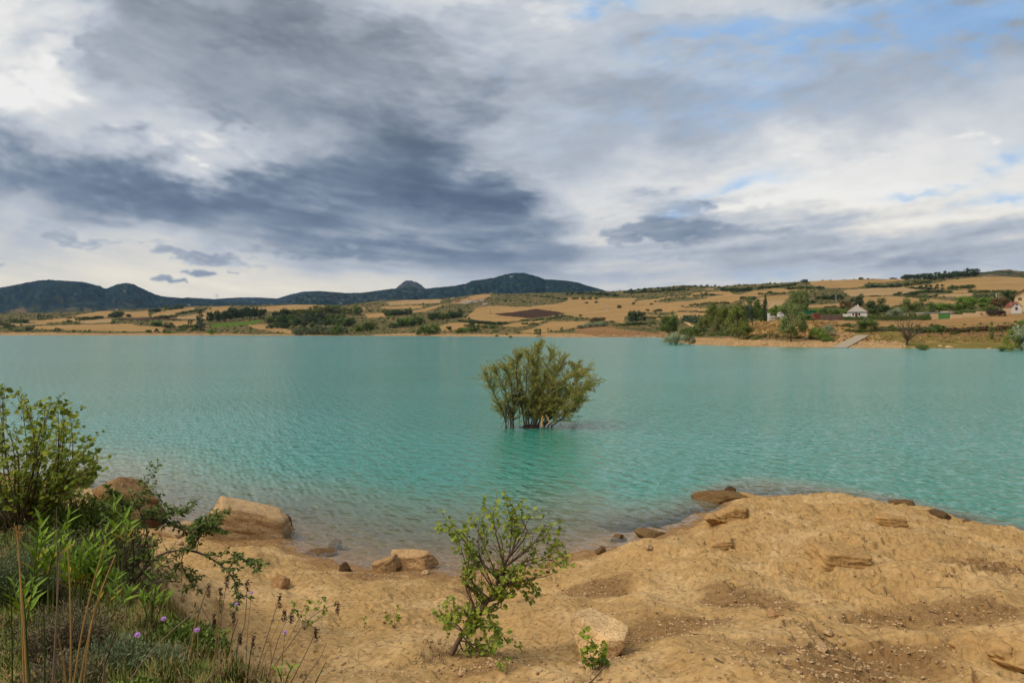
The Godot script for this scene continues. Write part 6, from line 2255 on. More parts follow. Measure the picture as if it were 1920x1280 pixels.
func build_saplings() -> void:
	rng.seed = 411
	mats.leaf_a = leaf_mat(lin(0.20, 0.265, 0.036), 0.7)
	mats.leaf_b = leaf_mat(lin(0.29, 0.335, 0.045), 0.75)
	mats.leaf_c = leaf_mat(lin(0.13, 0.19, 0.034), 0.65)
	mats.leaf_y = leaf_mat(lin(0.34, 0.25, 0.03), 0.5)
	mats.twig = plain_mat(lin(0.13, 0.095, 0.075), 0.9, true)
	var leaf := poplar_leaf()
	var shades := [mats.leaf_a, mats.leaf_b, mats.leaf_c]
	# the leaning sapling in the middle
	var g := ground_point(848, 1228)
	var d := -g.z
	var o := thing("leaning_sapling", g, "young poplar leaning to the right over the clay, half its twigs bare", "tree")
	var L := Leaves.new()
	var trunk := px_line(d, [846, 1232, 852, 1215, 866, 1190, 884, 1165, 905, 1140, 925, 1110, 940, 1075, 955, 1040], 0.1)
	trunk = smooth_line(trunk, 16)
	for k in trunk.size():
		trunk[k] -= g
	var s := Soup.new()
	s.tube(trunk, 0.032, 0.012, 8, Color(1.1, 1.0, 0.9))
	part(o, "trunk", s.mesh(), mats.twig)
	var arms := [
		[955, 1045, 958, 1010, 960, 975, 961, 942], [945, 1065, 935, 1020, 926, 985, 925, 955], [935, 1090, 915, 1040, 900, 1005, 895, 975], [925, 1105, 895, 1060, 868, 1010, 846, 985],
		[915, 1120, 885, 1090, 868, 1040, 856, 1005], [950, 1050, 975, 1010, 990, 975, 1000, 965], [950, 1060, 985, 1035, 1010, 1005, 1022, 985], [940, 1080, 985, 1060, 1025, 1045, 1050, 1025], [930, 1100, 975, 1090, 1020, 1075, 1040, 1060],
		[895, 1150, 880, 1110, 878, 1080, 890, 1050], [870, 1185, 850, 1165, 838, 1160, 826, 1155], [880, 1170, 905, 1175, 925, 1180, 930, 1190], [865, 1190, 880, 1205, 905, 1212, 918, 1205], [900, 1145, 935, 1130, 965, 1105, 985, 1110], [910, 1130, 945, 1110, 970, 1085, 1000, 1100],
		[860, 1200, 868, 1220, 880, 1225, 885, 1215], [1015, 1050, 1035, 1050, 1050, 1060, 1060, 1040], [885, 1165, 865, 1140, 850, 1150, 845, 1170],
	]
	for k in 34:
		var near: Array = arms[k % arms.size()].duplicate()
		if k >= arms.size():
			for j in range(2, 8):
				near[j] += rr(-15, 15)
		var line := smooth_line(px_line(d, near, 0.34), 8)
		for j in line.size():
			line[j] -= g
		var sparse: bool = k % arms.size() in [5, 6, 8]
		branchy(o, line, 0.009, 0.002, 8 if k < 9 else 6, 0.21, L, 2 if sparse else 6, 0.05, mats.twig)
	# leafy heart of the plant
	for k in 10:
		var line := PackedVector3Array([trunk[4 + k], trunk[4 + k] + Vector3(rr(-0.06, 0.10), rr(0.0, 0.12), rr(-0.1, 0.12)), trunk[4 + k] + Vector3(rr(-0.1, 0.16), rr(0.02, 0.18), rr(-0.18, 0.2))])
		branchy(o, line, 0.006, 0.002, 8, 0.2, L, 7, 0.05, mats.twig)
	hang_leaves(o, L, leaf, shades)
	# dead twigs: bare and dark with curled leaves
	var dead := Soup.new()
	for k in 26:
		var from := trunk[8 + rng.randi() % 8]
		limb(dead, from, Vector3(rr(-0.8, 0.9), rr(0.4, 1.0), rr(-0.6, 0.6)).normalized(), rr(0.25, 0.5), 0.004, 1, Color(0.8, 0.7, 0.7))
	part(o, "dead_twigs", dead.mesh(), mats.twig).set_meta("kind", "stuff")
	# dead grass and root at its foot
	var tufts: Array[Transform3D] = []
	for k in 90:
		var p := Vector3(rng.randfn(-0.02, 0.22), 0, rng.randfn(0.04, 0.2))
		p.y = ground_h(g.x + p.x, d - p.z) - g.y
		var z := rr(0.03, 0.09)
		tufts.append(Transform3D(Basis(Vector3.UP, rr(0, TAU)) * Basis(Vector3.RIGHT, rr(-0.5, 0.5)) * Basis.from_scale(Vector3(z * 2.4, z, z * 2.4)), p + g))
	scatter(self, "dead_grass", grass_tuft(12, 0.010, 8), leaf_mat(lin(0.30, 0.20, 0.11), 0.4), tufts, "withered grass round the foot of the leaning sapling", "grass")

	# the sprout in front of the cream boulder
	sprout(1112, 1262, [[1112, 1262, 1108, 1230, 1100, 1200, 1096, 1180], [1112, 1262, 1120, 1240, 1128, 1218, 1134, 1205], [1112, 1262, 1104, 1245, 1098, 1232, 1095, 1225], [1112, 1262, 1122, 1250, 1130, 1240, 1136, 1236], [1112, 1262, 1112, 1240, 1114, 1220, 1116, 1205]], 6, 0.05, "blue-green poplar sprout growing in front of the cream boulder", shades, leaf)
	sprout(738, 1176, [[738, 1176, 740, 1160, 744, 1145, 746, 1134], [738, 1176, 732, 1166, 728, 1160, 726, 1155], [738, 1176, 744, 1166, 748, 1160, 750, 1158]], 5, 0.035, "little green sprout alone on the clay left of the sapling", shades, leaf)
	sprout(570, 1180, [[570, 1180, 580, 1160, 594, 1140, 606, 1120], [570, 1180, 562, 1160, 552, 1140, 545, 1128], [570, 1180, 572, 1160, 574, 1140, 580, 1125], [570, 1180, 590, 1165, 606, 1150, 616, 1135]], 6, 0.042, "loose seedling clump on the clay right of the rushes", shades, leaf)
	sprout(950, 1262, [[950, 1262, 952, 1250, 950, 1240, 953, 1235], [950, 1262, 944, 1255, 938, 1250, 936, 1246]], 4, 0.03, "tiny seedling right below the leaning sapling", shades, leaf)
	sprout(682, 1176, [[682, 1176, 684, 1170, 683, 1164, 685, 1160]], 4, 0.025, "tiny seedling left of the lone sprout", shades, leaf)
	sprout(978, 1222, [[978, 1222, 977, 1216, 975, 1212, 974, 1208]], 3, 0.03, "two-leaved seedling between the sapling and the cream boulder", shades, leaf)
	sprout(432, 1010, [[432, 1010, 436, 1004, 440, 1000, 442, 996]], 4, 0.03, "pale seedling at the wet edge under the big oblong boulder", shades, leaf)


func sprout(px: float, py: float, arms: Array, per: int, size: float, label: String, shades: Array, leaf: Mesh) -> void:
	var g := ground_point(px, py)
	var o := thing("poplar_sprout", g, label, "plant")
	var L := Leaves.new()
	for a in arms:
		var line := smooth_line(px_line(-g.z, a, 0.08), 6)
		for j in line.size():
			line[j] -= g
		branchy(o, line, 0.004, 0.001, 3, 0.05, L, per, size, mats.twig, "stem", 0.15)
	hang_leaves(o, L, leaf, shades)


# ------------------------------------------------------------------ the overgrown mound on the left
func build_left_plants() -> void:
	rng.seed = 520
	var leaf := poplar_leaf()
	var shades := [mats.leaf_a, mats.leaf_b, mats.leaf_c]
	# poplar bush over the water
	var d := 7.2
	var g := ground_point(60, 985)
	g = Vector3(at(60, 985, d).x, ground_h(at(60, 985, d).x, d), -d)
	var o := thing("poplar_bush", g, "leafy young poplar bush fanning out over the water at the left edge", "bush")
	var L := Leaves.new()
	var fan := [
		[60, 975, 90, 920, 118, 850, 122, 752], [60, 975, 100, 920, 128, 860, 140, 775], [60, 975, 105, 930, 140, 880, 166, 832], [60, 975, 110, 935, 150, 890, 182, 858], [60, 975, 100, 940, 140, 905, 166, 893],
		[50, 975, 70, 900, 84, 830, 86, 762], [40, 975, 50, 900, 52, 830, 42, 745], [30, 975, 20, 900, 10, 820, 6, 728], [50, 975, 60, 900, 70, 840, 60, 770], [20, 975, 0, 900, -20, 830, -40, 770], [55, 975, 80, 925, 104, 880, 108, 800],
		[30, 975, 10, 930, -30, 880, -60, 830], [60, 975, 95, 945, 120, 925, 140, 915], [45, 975, 60, 930, 70, 880, 98, 830], [35, 975, 30, 920, 30, 860, 20, 800], [10, 975, -20, 930, -50, 900, -80, 880],
	]
	for k in 40:
		var a: Array = fan[k % fan.size()].duplicate()
		for j in range(2, 8):
			a[j] += rr(-16, 12) if k >= fan.size() else -3.0 + 1.5 * (j % 2) * (j - 1)
		var line := smooth_line(px_line(d, a, 0.8), 9)
		for j in line.size():
			line[j] -= g
		branchy(o, line, 0.010, 0.002, 10, 0.2, L, 7, 0.05, mats.twig, "branch", 0.08)
	hang_leaves(o, L, leaf, shades)
	var under := Soup.new()
	for k in 34:
		limb(under, Vector3(rr(-0.9, 0.6), rr(-0.1, 0.1), rr(-0.3, 0.6)), Vector3(rr(-0.8, 0.8), rr(0.5, 1.0), rr(-0.6, 0.6)).normalized(), rr(0.2, 0.45), 0.0025, 1, Color(0.6, 0.5, 0.5))
	part(o, "dead_twigs", under.mesh(), mats.twig).set_meta("kind", "stuff")

	# the briar that arches out to the right
	rng.seed = 533
	d = 6.0
	g = at(238, 1118, d)
	g.y = ground_h(g.x, d)
	o = thing("briar", g, "dark dog-rose briar arching to the right over the clay", "shrub")
	var small := blade_leaf(0.26)
	var dark := leaf_mat(lin(0.075, 0.115, 0.028), 0.5)
	var darker := leaf_mat(lin(0.115, 0.165, 0.036), 0.5)
	var grey_bark := plain_mat(lin(0.085, 0.062, 0.065), 0.9, true)
	var arcs := [
		[[230, 1120, 262, 1075, 300, 1040, 345, 1030], 0.016, 6], [[345, 1030, 372, 1036, 400, 1050, 426, 1070], 0.011, 12], [[426, 1070, 440, 1090, 446, 1110, 450, 1126], 0.006, 9], [[230, 1122, 266, 1102, 300, 1090, 330, 1090], 0.012, 6],
		[[268, 1062, 282, 1045, 262, 1022, 246, 1008], 0.008, 4], [[258, 972, 296, 975, 322, 984, 352, 1000], 0.009, 14], [[352, 1000, 375, 985, 395, 975, 412, 972], 0.007, 16], [[360, 1028, 375, 1005, 390, 990, 410, 990], 0.007, 18], [[350, 1030, 360, 1010, 372, 996, 380, 984], 0.006, 16],
		[[426, 1070, 440, 1052, 460, 1050, 480, 1062], 0.005, 14], [[345, 1032, 340, 1055, 350, 1080, 362, 1098], 0.005, 12], [[300, 985, 310, 965, 330, 958, 362, 956], 0.005, 12], [[330, 1090, 318, 1065, 300, 1062, 290, 1072], 0.004, 3],
		[[240, 1110, 226, 1070, 214, 1030, 206, 1000], 0.010, 8], [[240, 1110, 250, 1040, 240, 985, 222, 935], 0.010, 14], [[236, 1115, 205, 1060, 190, 1000, 196, 950], 0.010, 12], [[210, 1000, 230, 960, 222, 935, 210, 920], 0.006, 16], [[240, 1100, 275, 1010, 262, 960, 250, 940], 0.008, 10], [[252, 1000, 270, 975, 282, 965, 300, 962], 0.005, 10],
		[[240, 960, 262, 930, 275, 905, 290, 887], 0.004, 7], [[262, 950, 275, 935, 284, 925, 293, 928], 0.003, 6],
	]
	L = Leaves.new()
	for a in arcs:
		var line := smooth_line(px_line(d, a[0], 0.25), 8)
		for j in line.size():
			line[j] -= g
		branchy(o, line, a[1], a[1] * 0.45, 9, 0.13, L, int(a[2] * 1.5), 0.036, grey_bark, "branch", 0.05, 2, 0.1)
	hang_leaves(o, L, small, [dark, darker], 280)
	var bare := Soup.new()
	for k in 30:
		var p := at(rr(225, 345), rr(1030, 1110), d) - g
		limb(bare, p, Vector3(rr(-0.6, 1), rr(-0.2, 1.0), rr(-0.5, 0.5)).normalized(), rr(0.12, 0.3), 0.003, 2, Color(1.2, 1.1, 1.15))
	part(o, "bare_twigs", bare.mesh(), grey_bark).set_meta("kind", "stuff")

	# upright plants with narrow bright leaves
	rng.seed = 540
	var blade := blade_leaf(0.10)
	var bright := leaf_mat(lin(0.23, 0.36, 0.04), 0.75)
	var mid := leaf_mat(lin(0.17, 0.28, 0.042), 0.7)
	d = 4.6
	spear_plant(62, 1130, d, [[62, 1118, 64, 1060, 70, 1010, 76, 960], [62, 1118, 68, 1070, 74, 1030, 80, 1000]], 15, 0.10, "tall narrow-leaved green plant with yellowed lower leaves, at the left", [bright, mid, mid], blade, 6)
	spear_plant(96, 1110, d, [[88, 1112, 92, 1070, 100, 1040, 108, 1000], [96, 1112, 108, 1050, 116, 1000, 132, 962], [92, 1112, 86, 1080, 84, 1060, 84, 1040]], 14, 0.09, "second narrow-leaved green plant, right of the tallest", [bright, bright, mid], blade, 4)
	spear_plant(150, 1120, d + 0.2, [[146, 1130, 140, 1080, 138, 1050, 134, 1020], [150, 1130, 156, 1070, 160, 1040, 166, 1010], [154, 1130, 170, 1080, 184, 1040, 196, 990], [150, 1130, 176, 1090, 188, 1060, 204, 1030], [148, 1130, 150, 1090, 150, 1060, 152, 1030], [142, 1130, 128, 1080, 122, 1040, 120, 1005], [155, 1130, 172, 1075, 190, 1035, 208, 995], [150, 1130, 160, 1090, 168, 1060, 176, 1020], [146, 1130, 142, 1095, 140, 1070, 146, 1050], [152, 1130, 166, 1096, 176, 1080, 190, 1070], [146, 1130, 130, 1096, 124, 1080, 116, 1060], [150, 1130, 162, 1085, 172, 1050, 180, 1000], [150, 1132, 182, 1100, 200, 1085, 215, 1078]], 17, 0.085, "dense thicket of bright narrow leaves in the middle of the left plants", [bright, mid, bright], blade, 10)
	spear_plant(220, 1040, d + 0.9, [[222, 1045, 222, 1010, 228, 980, 236, 955], [216, 1045, 212, 1000, 214, 960, 216, 935], [226, 1045, 236, 1010, 240, 990, 243, 980]], 14, 0.085, "narrow-leaved shoot rising among the briar", [mid, bright, mid], blade, 2)
	spear_plant(285, 1165, 5.2, [[284, 1168, 286, 1140, 290, 1120, 292, 1105], [280, 1168, 270, 1140, 268, 1125, 264, 1110], [290, 1168, 300, 1140, 306, 1125, 312, 1115], [285, 1168, 284, 1130, 286, 1060, 288, 1010]], 11, 0.07, "low narrow-leaved plant with one tall stalk, under the briar", [mid, mid, bright], blade, 0)
	spear_plant(412, 1210, 5.2, [[412, 1212, 410, 1200, 408, 1190, 406, 1182], [414, 1212, 418, 1200, 422, 1190, 424, 1184]], 6, 0.05, "small narrow-leaved seedling among the rushes", [mid, mid, bright], blade, 0)
	spear_plant(528, 1278, 4.3, [[528, 1290, 526, 1270, 522, 1260, 520, 1252], [532, 1290, 538, 1270, 544, 1256, 548, 1248]], 7, 0.055, "small green plant at the bottom edge among the rushes", [mid, bright, bright], blade, 0)

	spear_plant(40, 1190, 4.0, [[40, 1195, 36, 1150, 30, 1120, 22, 1085], [44, 1195, 52, 1150, 58, 1120, 62, 1090], [40, 1195, 42, 1150, 44, 1120, 46, 1080]], 14, 0.075, "narrow-leaved green plant low at the left edge behind the golden reeds", [bright, mid, mid], blade, 3)
	spear_plant(196, 1170, 4.5, [[190, 1172, 184, 1130, 180, 1100, 178, 1070], [196, 1172, 204, 1130, 212, 1100, 222, 1075], [200, 1172, 220, 1140, 234, 1120, 246, 1105]], 14, 0.075, "narrow-leaved green plant in front of the briar's foot", [mid, bright, mid], blade, 3)
	# grey lavender-like cushions
	cushion(34, 1050, 5.6, 0.46, 0.62, "largest grey-green cushion bush at the left edge, behind the bright leaves", 0)
	cushion(86, 1020, 6.2, 0.38, 0.45, "grey-green cushion bush between the leafy bush and the bright leaves", 0)
	cushion(217, 1222, 4.0, 0.22, 0.24, "round silvery cushion bush in the lower left beside the purple flowers", 1)
	cushion(300, 1245, 4.1, 0.17, 0.17, "small silvery cushion below the purple flowers", 1)
	cushion(122, 1175, 4.2, 0.32, 0.36, "faded grey-brown cushion bush under the bright narrow leaves", 2)
	cushion(110, 1215, 3.7, 0.26, 0.24, "faded brownish cushion bush behind the reeds", 2)
	cushion(232, 1275, 3.4, 0.26, 0.20, "low green cushion at the bottom of the left plants", 3)
	cushion(340, 1205, 4.7, 0.32, 0.26, "low dark green herb clump under the tall stalk", 3)
	cushion(380, 1175, 5.1, 0.22, 0.22, "low green herb clump left of the rushes", 3)
	cushion(20, 945, 8.0, 0.83, 0.7, "brown thorny scrub under the leafy poplar bush", 4)
	cushion(160, 960, 7.4, 0.68, 0.5, "tangle of green weeds between the poplar bush and the slab", 3)
	cushion(190, 1000, 6.6, 0.60, 0.5, "dark weeds behind the briar", 4)
	# the reddish herb at the left edge
	rng.seed = 577
	g = at(22, 1215, 3.6)
	g.y = ground_h(g.x, 3.6)
	o = thing("rusty_herb", g, "rusty orange herb at the lower left edge", "plant")
	var rust := Soup.new()
	for k in 500:
		var p := Vector3(rng.randfn(0, 0.09), absf(rng.randfn(0.08, 0.07)), rng.randfn(0, 0.09))
		leaf_card(rust, p, Vector3.UP, rr(0.005, 0.012), Color(rr(0.5, 1.2), rr(0.6, 1.1), 0.8))
	part(o, "foliage", rust.mesh(), leaf_mat(lin(0.22, 0.13, 0.03), 0.4)).set_meta("kind", "stuff")

	# grass over the mound
	rng.seed = 588
	var sets: Array = [[], [], []]
	for k in 3:
		sets[k] = [] as Array[Transform3D]
	for k in 16000:
		var dd := 2.6 + 8.0 * pow(rng.randf(), 1.3)
		var x := rr(-0.82, 0.25) * dd
		var edge := -2.0 - (dd - 5.0) * 0.74 + 0.4 * n_low.get_noise_2d(x, dd)
		var cover := 0.2 * smoothstep(edge + 1.6, edge, x) + 0.8 * smoothstep(edge + 0.4, edge - 0.7, x)
		if rng.randf() > cover:
			continue
		var z := rr(0.07, 0.23) * (0.6 + 0.4 * cover)
		var kind := 0
		if rng.randf() < 0.33:
			kind = 1
		if rng.randf() < 0.36 + 0.5 * (1.0 - cover):
			kind = 2
		sets[kind].append(Transform3D(Basis(Vector3.UP, rr(0, TAU)) * Basis.from_scale(Vector3(z * 1.1, z, z * 1.1)), Vector3(x, ground_h(x, dd) - 0.01, -dd)))
	var tuft := grass_tuft(26, 0.014, 71)
	scatter(self, "grass", tuft, leaf_mat(lin(0.20, 0.26, 0.055), 0.6), sets[0], "rank green grass between the plants on the left mound", "grass")
	scatter(self, "grass", tuft, leaf_mat(lin(0.145, 0.165, 0.05), 0.5), sets[1], "dark weedy undergrowth on the left mound", "undergrowth")
	scatter(self, "grass", tuft, leaf_mat(lin(0.36, 0.26, 0.12), 0.5), sets[2], "bleached dry grass on the left mound", "grass")


func spear_plant(px: float, py: float, d: float, stems: Array, per: int, size: float, label: String, shades: Array, leaf: Mesh, yellow: int) -> void:
	var g := at(px, py, d)
	g.y = ground_h(g.x, d)
	var o := thing("spear_leaf_plant", g, label, "plant")
	var L := Leaves.new()
	var stalk := plain_mat(lin(0.10, 0.13, 0.035), 0.8, true)
	for a in stems:
		var line := smooth_line(px_line(d, a, 0.12), 8)
		for j in line.size():
			line[j] -= g
		line[0].y = minf(line[0].y, -0.02)
		var s := Soup.new()
		s.tube(line, 0.005, 0.002, 5, Color.WHITE)
		part(o, "stem", s.mesh(), stalk)
		for k in per:
			var t := lerpf(0.22, 1.0, (k + 0.5) / per) * 8.0
			var i := mini(int(t), 7)
			var p := line[i].lerp(line[i + 1], t - i)
			var along := (line[i + 1] - line[i]).normalized()
			var turn := k * 2.4 + rr(-0.4, 0.4)
			var out := (along * rr(0.7, 1.5) + Vector3(cos(turn), 0.1, sin(turn))).normalized()
			var z := size * 1.25 * rr(0.75, 1.15) * (0.7 + 0.5 * sin(PI * t / 8.0))
			L.at.append(Transform3D(leaf_turn(out, along).scaled_local(Vector3(z, z, z)), p))
			L.tone.append(3 if k < 3 and rng.randf() < yellow * 0.08 else rng.randi() % 3)
	hang_leaves(o, L, leaf, shades + [mats.leaf_y])


func cushion(px: float, py: float, d: float, w: float, h: float, label: String, look: int) -> void:
	var g := at(px, py, d)
	g.y = ground_h(g.x, d)
	var o := thing("cushion_bush", g, label, "bush")
	var tones := [lin(0.165, 0.205, 0.10), lin(0.20, 0.245, 0.13), lin(0.20, 0.165, 0.10), lin(0.16, 0.225, 0.045), lin(0.15, 0.145, 0.055)]
	var s := Soup.new()
	for k in int(900 * (w / 0.4)):
		var a := rr(0, TAU)
		var r := sqrt(rng.randf())
		var lean := Vector3(cos(a) * r, 0, sin(a) * r)
		var root := lean * w * 0.18
		var dir := (Vector3.UP * (1.15 - 0.5 * r) + lean * 0.9 + Vector3(rr(-0.2, 0.2), 0, rr(-0.2, 0.2))).normalized()
		var len_ := h * rr(0.65, 1.1)
		var side := dir.cross(Vector3(rr(-1, 1), rr(-1, 1), rr(-1, 1))).normalized() * 0.0035
		var tip := root + dir * len_
		var tone := rr(0.6, 1.25)
		var c := Color(tone, tone, tone)
		s.quad(root - side, root + dir * len_ * 0.6 - side, root + dir * len_ * 0.6 + side, root + side, c)
		for q in 9:
			var p := root + dir * len_ * rr(0.35, 1.02)
			var ld := (dir * 0.9 + Vector3(rr(-1, 1), rr(-0.3, 1), rr(-1, 1))).normalized()
			var ll := (0.026 if look < 3 else 0.034) * rr(0.6, 1.2)
			var ls := ld.cross(Vector3(rr(-1, 1), rr(-1, 1), rr(-1, 1))).normalized() * (0.0032 if look < 3 else 0.008)
			s.quad(p, p + ld * ll * 0.5 + ls, p + ld * ll, p + ld * ll * 0.5 - ls, c)
	part(o, "foliage", s.mesh(), leaf_mat(tones[look], 0.35)).set_meta("kind", "stuff")


# ------------------------------------------------------------------ reeds, flowers, sticks, gravel
func stalk_thing(called: String, d: float, line: Array, r: float, mat: Material, label: String, group := "", head := "") -> void:
	var p := px_line(d, line, 0.1)
	var foot := p[0]
	# carry the stalk down to the ground
	var gy := ground_h(foot.x, d)
	if foot.y > gy:
		var down := (p[0] - p[1]).normalized()
		p.insert(0, p[0] + down * (foot.y - gy + 0.03) / maxf(0.25, -down.y))
		foot = p[0]
	var o := thing(called, foot, label, "reed" if called.contains("reed") or called.contains("rush") else "plant", group)
	for k in p.size():
		p[k] -= foot
	var s := Soup.new()
	var fine := smooth_line(p, 12)
	s.tube(fine, r, r * 0.45, 6, Color(1, 1, 1) * rr(0.85, 1.1))
	part(o, "stalk", s.mesh(), mat)
	var tip := fine[fine.size() - 1]
	if head == "seed":
		for j in 3:
			var h := Soup.new()
			for k in 26:
				leaf_card(h, tip + Vector3(rng.randfn(0, 0.007), rng.randfn(-0.026 * j, 0.010), rng.randfn(0, 0.007)), Vector3.UP, rr(0.004, 0.011), Color(1, 1, 1) * rr(0.6, 1.2))
			part(o, "seed_head", h.mesh(), mats.seed)
	elif head == "tuft":
		var h := Soup.new()
		for k in 14:
			var dir := Vector3(rr(-0.3, 0.3), rr(-0.2, 1), rr(-0.3, 0.3)).normalized()
			h.tube(PackedVector3Array([tip, tip + dir * rr(0.012, 0.04)]), 0.0025, 0.001, 3, Color(1, 1, 1) * rr(0.7, 1.1))
		part(o, "frayed_top", h.mesh(), mats.straw)


func build_small_things() -> void:
	rng.seed = 610
	mats.straw = plain_mat(lin(0.42, 0.27, 0.10), 0.8, true)
	mats.greyreed = plain_mat(lin(0.24, 0.18, 0.13), 0.8, true)
	mats.greenreed = plain_mat(lin(0.045, 0.085, 0.02), 0.7, true)
	mats.seed = plain_mat(lin(0.075, 0.045, 0.03), 1.0, true)
	var d := 3.0
	stalk_thing("dry_reed", d, [50, 1285, 44, 1180, 38, 1090, 31, 995], 0.0055, mats.straw, "stoutest golden dry reed at the left with a frayed top", "", "tuft")
	stalk_thing("dry_reed", d, [44, 1285, 41, 1180, 37, 1090, 34, 1000], 0.0045, mats.straw, "golden dry reed close behind the stoutest one", "", "tuft")
	stalk_thing("green_rush", d, [55, 1285, 50, 1210, 46, 1150, 41, 1108], 0.0045, mats.greenreed, "dark green rush right beside the stoutest golden reed")
	stalk_thing("green_rush", d, [22, 1285, 22, 1210, 20, 1140, 19, 1092], 0.004, mats.greenreed, "dark green rush at the far left, left of the golden reeds")
	stalk_thing("dry_reed", d + 0.2, [98, 1285, 104, 1180, 108, 1100, 112, 1025], 0.005, mats.greyreed, "greyish dry reed rising in front of the bright leaves")
	stalk_thing("dry_reed", d + 0.2, [104, 1200, 106, 1120, 106, 1030, 105, 950], 0.003, mats.greyreed, "thin grey dry stem, tallest above the bright leaves")
	stalk_thing("dry_reed", d + 0.1, [131, 1285, 132, 1200, 130, 1100, 126, 1022], 0.0045, mats.straw, "upright golden reed right of the greyish one")
	stalk_thing("dry_reed", d + 0.1, [137, 1285, 152, 1190, 175, 1090, 199, 1012], 0.0045, mats.straw, "long golden reed leaning right, left of the crossing bundle")
	stalk_thing("dry_reed", d + 0.1, [148, 1285, 168, 1180, 192, 1100, 216, 1040], 0.0045, mats.straw, "long golden reed leaning right, middle of the bundle")
	stalk_thing("dry_reed", d + 0.1, [156, 1285, 166, 1200, 178, 1140, 193, 1090], 0.0035, mats.straw, "short golden reed leaning right at the right of the bundle")
	stalk_thing("green_rush", d, [83, 1285, 83, 1230, 82, 1180, 81, 1140], 0.004, mats.greenreed, "dark green rush in front of the greyish reed")
	stalk_thing("dry_reed", d + 0.1, [124, 1285, 118, 1240, 112, 1210, 107, 1190], 0.0035, mats.straw, "short golden reed leaning left")
	stalk_thing("dry_reed", d, [182, 1285, 196, 1245, 208, 1210, 216, 1185], 0.004, mats.seed, "short dark brown stem at the bottom left")
	stalk_thing("dry_reed", d, [192, 1285, 194, 1265, 195, 1250, 195, 1238], 0.0055, mats.greyreed, "grey broken-off stub of reed at the bottom left")
	# one long stalk that is snapped over
	stalk_thing("dry_reed", 3.6, [236, 1285, 280, 1224, 330, 1175, 374, 1140, 377, 1138, 392, 1165, 407, 1205], 0.004, mats.greyreed, "long grey reed snapped over like an arch in the lower left")
	stalk_thing("dry_reed", 3.7, [380, 1285, 410, 1252, 445, 1215, 476, 1186], 0.003, mats.greyreed, "thin pale stem slanting right across the rushes")
	var rushes := [
		[[350, 1290, 356, 1230, 364, 1180, 372, 1145], "straw", "golden rush stem, leftmost of the rush bed", ""], [[371, 1290, 370, 1230, 371, 1180, 372, 1148], "straw", "upright golden rush next to the leftmost", ""],
		[[374, 1290, 386, 1240, 396, 1190, 401, 1152], "greenreed", "green rush with a dark seed head, left in the rush bed", "seed"], [[398, 1290, 403, 1220, 408, 1160, 413, 1105], "straw", "golden rush with a seed head under the briar tip", "seed"],
		[[400, 1290, 406, 1230, 414, 1160, 426, 1080], "greyreed", "grey-brown rush, tallest of the bed", "seed"], [[372, 1150, 378, 1130, 386, 1110, 390, 1100], "greyreed", "short brown seed stem near the arch", "seed"],
		[[412, 1290, 424, 1240, 436, 1190, 446, 1160], "greenreed", "green rush bowing right under the tallest", ""], [[437, 1290, 442, 1240, 446, 1200, 450, 1190], "greenreed", "green rush with seeds low on its stem", "seed"],
		[[424, 1290, 430, 1240, 434, 1200, 437, 1150], "straw", "pale golden rush in the middle of the bed", "seed"], [[448, 1200, 455, 1180, 460, 1155, 463, 1090], "greyreed", "brown rush standing before the clay, middle of the bed", "seed"],
		[[470, 1290, 486, 1240, 505, 1180, 524, 1118], "greyreed", "brown rush with a heavy head, right in the bed", "seed"], [[478, 1290, 492, 1240, 512, 1190, 533, 1145], "straw", "straw-coloured rush right of the heavy-headed one", "seed"],
		[[496, 1290, 512, 1230, 528, 1180, 546, 1150], "greyreed", "brown rush second from the right in the bed", "seed"], [[500, 1290, 530, 1220, 555, 1170, 570, 1140], "straw", "long straw rush slanting right past the seedlings", ""],
		[[462, 1290, 466, 1250, 470, 1220, 474, 1196], "greenreed", "short green rush in the middle of the bed", "seed"], [[540, 1290, 560, 1250, 580, 1210, 592, 1180], "greyreed", "brown stem among the seedlings, nearly rightmost", "seed"], [[560, 1290, 580, 1260, 598, 1236, 612, 1205], "greyreed", "brown stem at the right end of the rush bed", ""],
		[[586, 1290, 600, 1262, 606, 1250, 612, 1238], "greenreed", "green stem at the right end of the rush bed", ""], [[548, 1200, 570, 1170, 600, 1145, 632, 1132], "greyreed", "thin brown stem reaching right with clustered seeds", "seed"], [[504, 1290, 506, 1260, 508, 1230, 506, 1205], "straw", "short straw rush standing upright right in the bed", ""],
	]
	for k in rushes:
		stalk_thing("rush", 4.3, k[0], 0.0046, mats[k[1]], k[2], "", k[3])
	# purple scabious
	var petal := plain_mat(lin(0.34, 0.15, 0.46), 0.7, true)
	for f in [[257, 1190, 3.9, 240, 1240, "purple scabious beside the round silvery cushion"], [306, 1160, 4.4, 285, 1205, "pale purple scabious above the snapped grey reed"], [443, 1132, 5.0, 430, 1190, "small purple flower hanging under the briar tip"], [472, 1111, 5.4, 460, 1165, "small purple flower above the rushes, right of the hanging one"], [369, 1181, 4.2, 366, 1215, "half-hidden purple flower behind the rushes"], [534, 1185, 4.6, 526, 1225, "tiny purple flower among the right-hand rushes"]]:
		var top := at(f[0], f[1], f[2])
		var foot := at(f[3], f[4], f[2])
		foot.y = ground_h(foot.x, f[2])
		var o := thing("scabious", foot, f[5], "flower")
		var s := Soup.new()
		s.tube(smooth_line(PackedVector3Array([Vector3.ZERO, (top - foot) * Vector3(0.35, 0.55, 0.5), top - foot]), 6), 0.002, 0.0012, 4, Color.WHITE)
		part(o, "stem", s.mesh(), mats.greenreed)
		var r := 0.017 if f[2] < 4.5 else 0.014
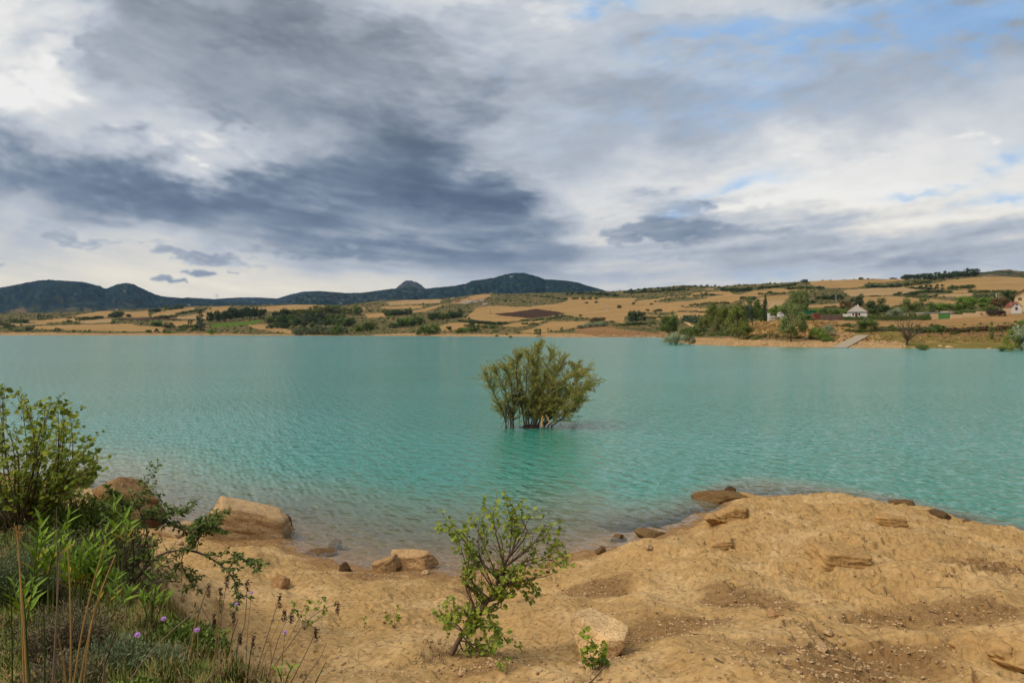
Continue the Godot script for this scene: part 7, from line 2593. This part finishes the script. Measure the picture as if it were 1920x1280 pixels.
		for k in 11:
			var a := TAU * k / 11.0
			var p := Soup.new()
			var out := Vector3(cos(a), 0.25, sin(a) * 0.9)
			var side := Vector3(-sin(a), 0, cos(a)) * r * 0.34
			p.quad(Vector3.ZERO, out * r * 0.6 + side, out * r * 1.15, out * r * 0.6 - side, Color(1, 1, 1) * rr(0.8, 1.3))
			part(o, "petal", p.mesh(), petal, Transform3D(Basis(Vector3.RIGHT, 0.7), top - foot))
		var c := SphereMesh.new()
		c.radius = r * 0.5
		c.height = r * 0.8
		c.radial_segments = 10
		c.rings = 5
		part(o, "flower_heart", c, plain_mat(lin(0.42, 0.25, 0.5), 0.9), Transform3D(Basis(), top - foot + Vector3(0, 0.003, 0.003)))
	# sticks on the clay
	for k in [[1460, 1226, 1498, 1238, 0.014, "thick grey stick lying on the clay in the foreground"], [1340, 1235, 1357, 1244, 0.008, "thin dark twig left of the thick grey stick"], [1474, 1249, 1484, 1260, 0.006, "short pale twig below the thick grey stick"], [1742, 1147, 1760, 1151, 0.009, "short dark stick on the clay at the right"], [1294, 1189, 1331, 1192, 0.008, "crooked thin stick left on the near ledge"], [1105, 1282, 1136, 1250, 0.008, "dry stick at the foot of the sprout"], [1750, 1100, 1785, 1102, 0.005, "faint twig on the clay far right"]]:
		var a := ground_point(k[0], k[1])
		var b := ground_point(k[2], k[3])
		var o := thing("stick", a, k[5], "stick")
		var s := Soup.new()
		var u := Vector3(0, k[4] * 0.8, 0)
		s.tube(smooth_line(PackedVector3Array([u, (b - a) * 0.35 + u * 1.6 + Vector3(0, 0, 0.012), (b - a) * 0.7 + u, b - a + u]), 8), k[4], k[4] * 0.6, 6, Color(1, 1, 1))
		part(o, "wood", s.mesh(), plain_mat(lin(0.12, 0.085, 0.06), 0.95, true))
	# gravel and flakes of clay
	rng.seed = 640
	var sets: Array = [[], [], []]
	for k in 3:
		sets[k] = [] as Array[Transform3D]
	for k in 60000:
		var dd := 4.6 + 11.5 * pow(rng.randf(), 1.4)
		var x := rr(-0.5, 0.82) * dd
		var h := ground_h(x, dd)
		if h < 0.0:
			continue
		var gm := gravel_mask(x, dd)
		if rng.randf() > 0.22 + 0.75 * gm:
			continue
		var z := 0.006 + 0.030 * pow(rng.randf(), 4.5)
		sets[k % 3].append(Transform3D(Basis(Vector3.UP, rr(0, TAU)) * Basis(Vector3.RIGHT, rr(-0.4, 0.4)) * Basis.from_scale(Vector3(z * rr(1.0, 1.7), z * rr(0.5, 0.9), z)), Vector3(x, h + z * 0.1, -dd)))
	for k in 3:
		scatter(self, "gravel", rock_mesh(Vector3(1, 1, 1), 80 + k, 10, 5, 0.0), plain_mat([lin(0.85, 0.85, 0.85), lin(1.1, 1.08, 1.05), lin(0.62, 0.58, 0.55)][k], 1.0, true), sets[k], ["fine tan gravel on the clay bank", "pale flakes among the gravel", "dark grit in the gravel runnels"][k], "gravel")
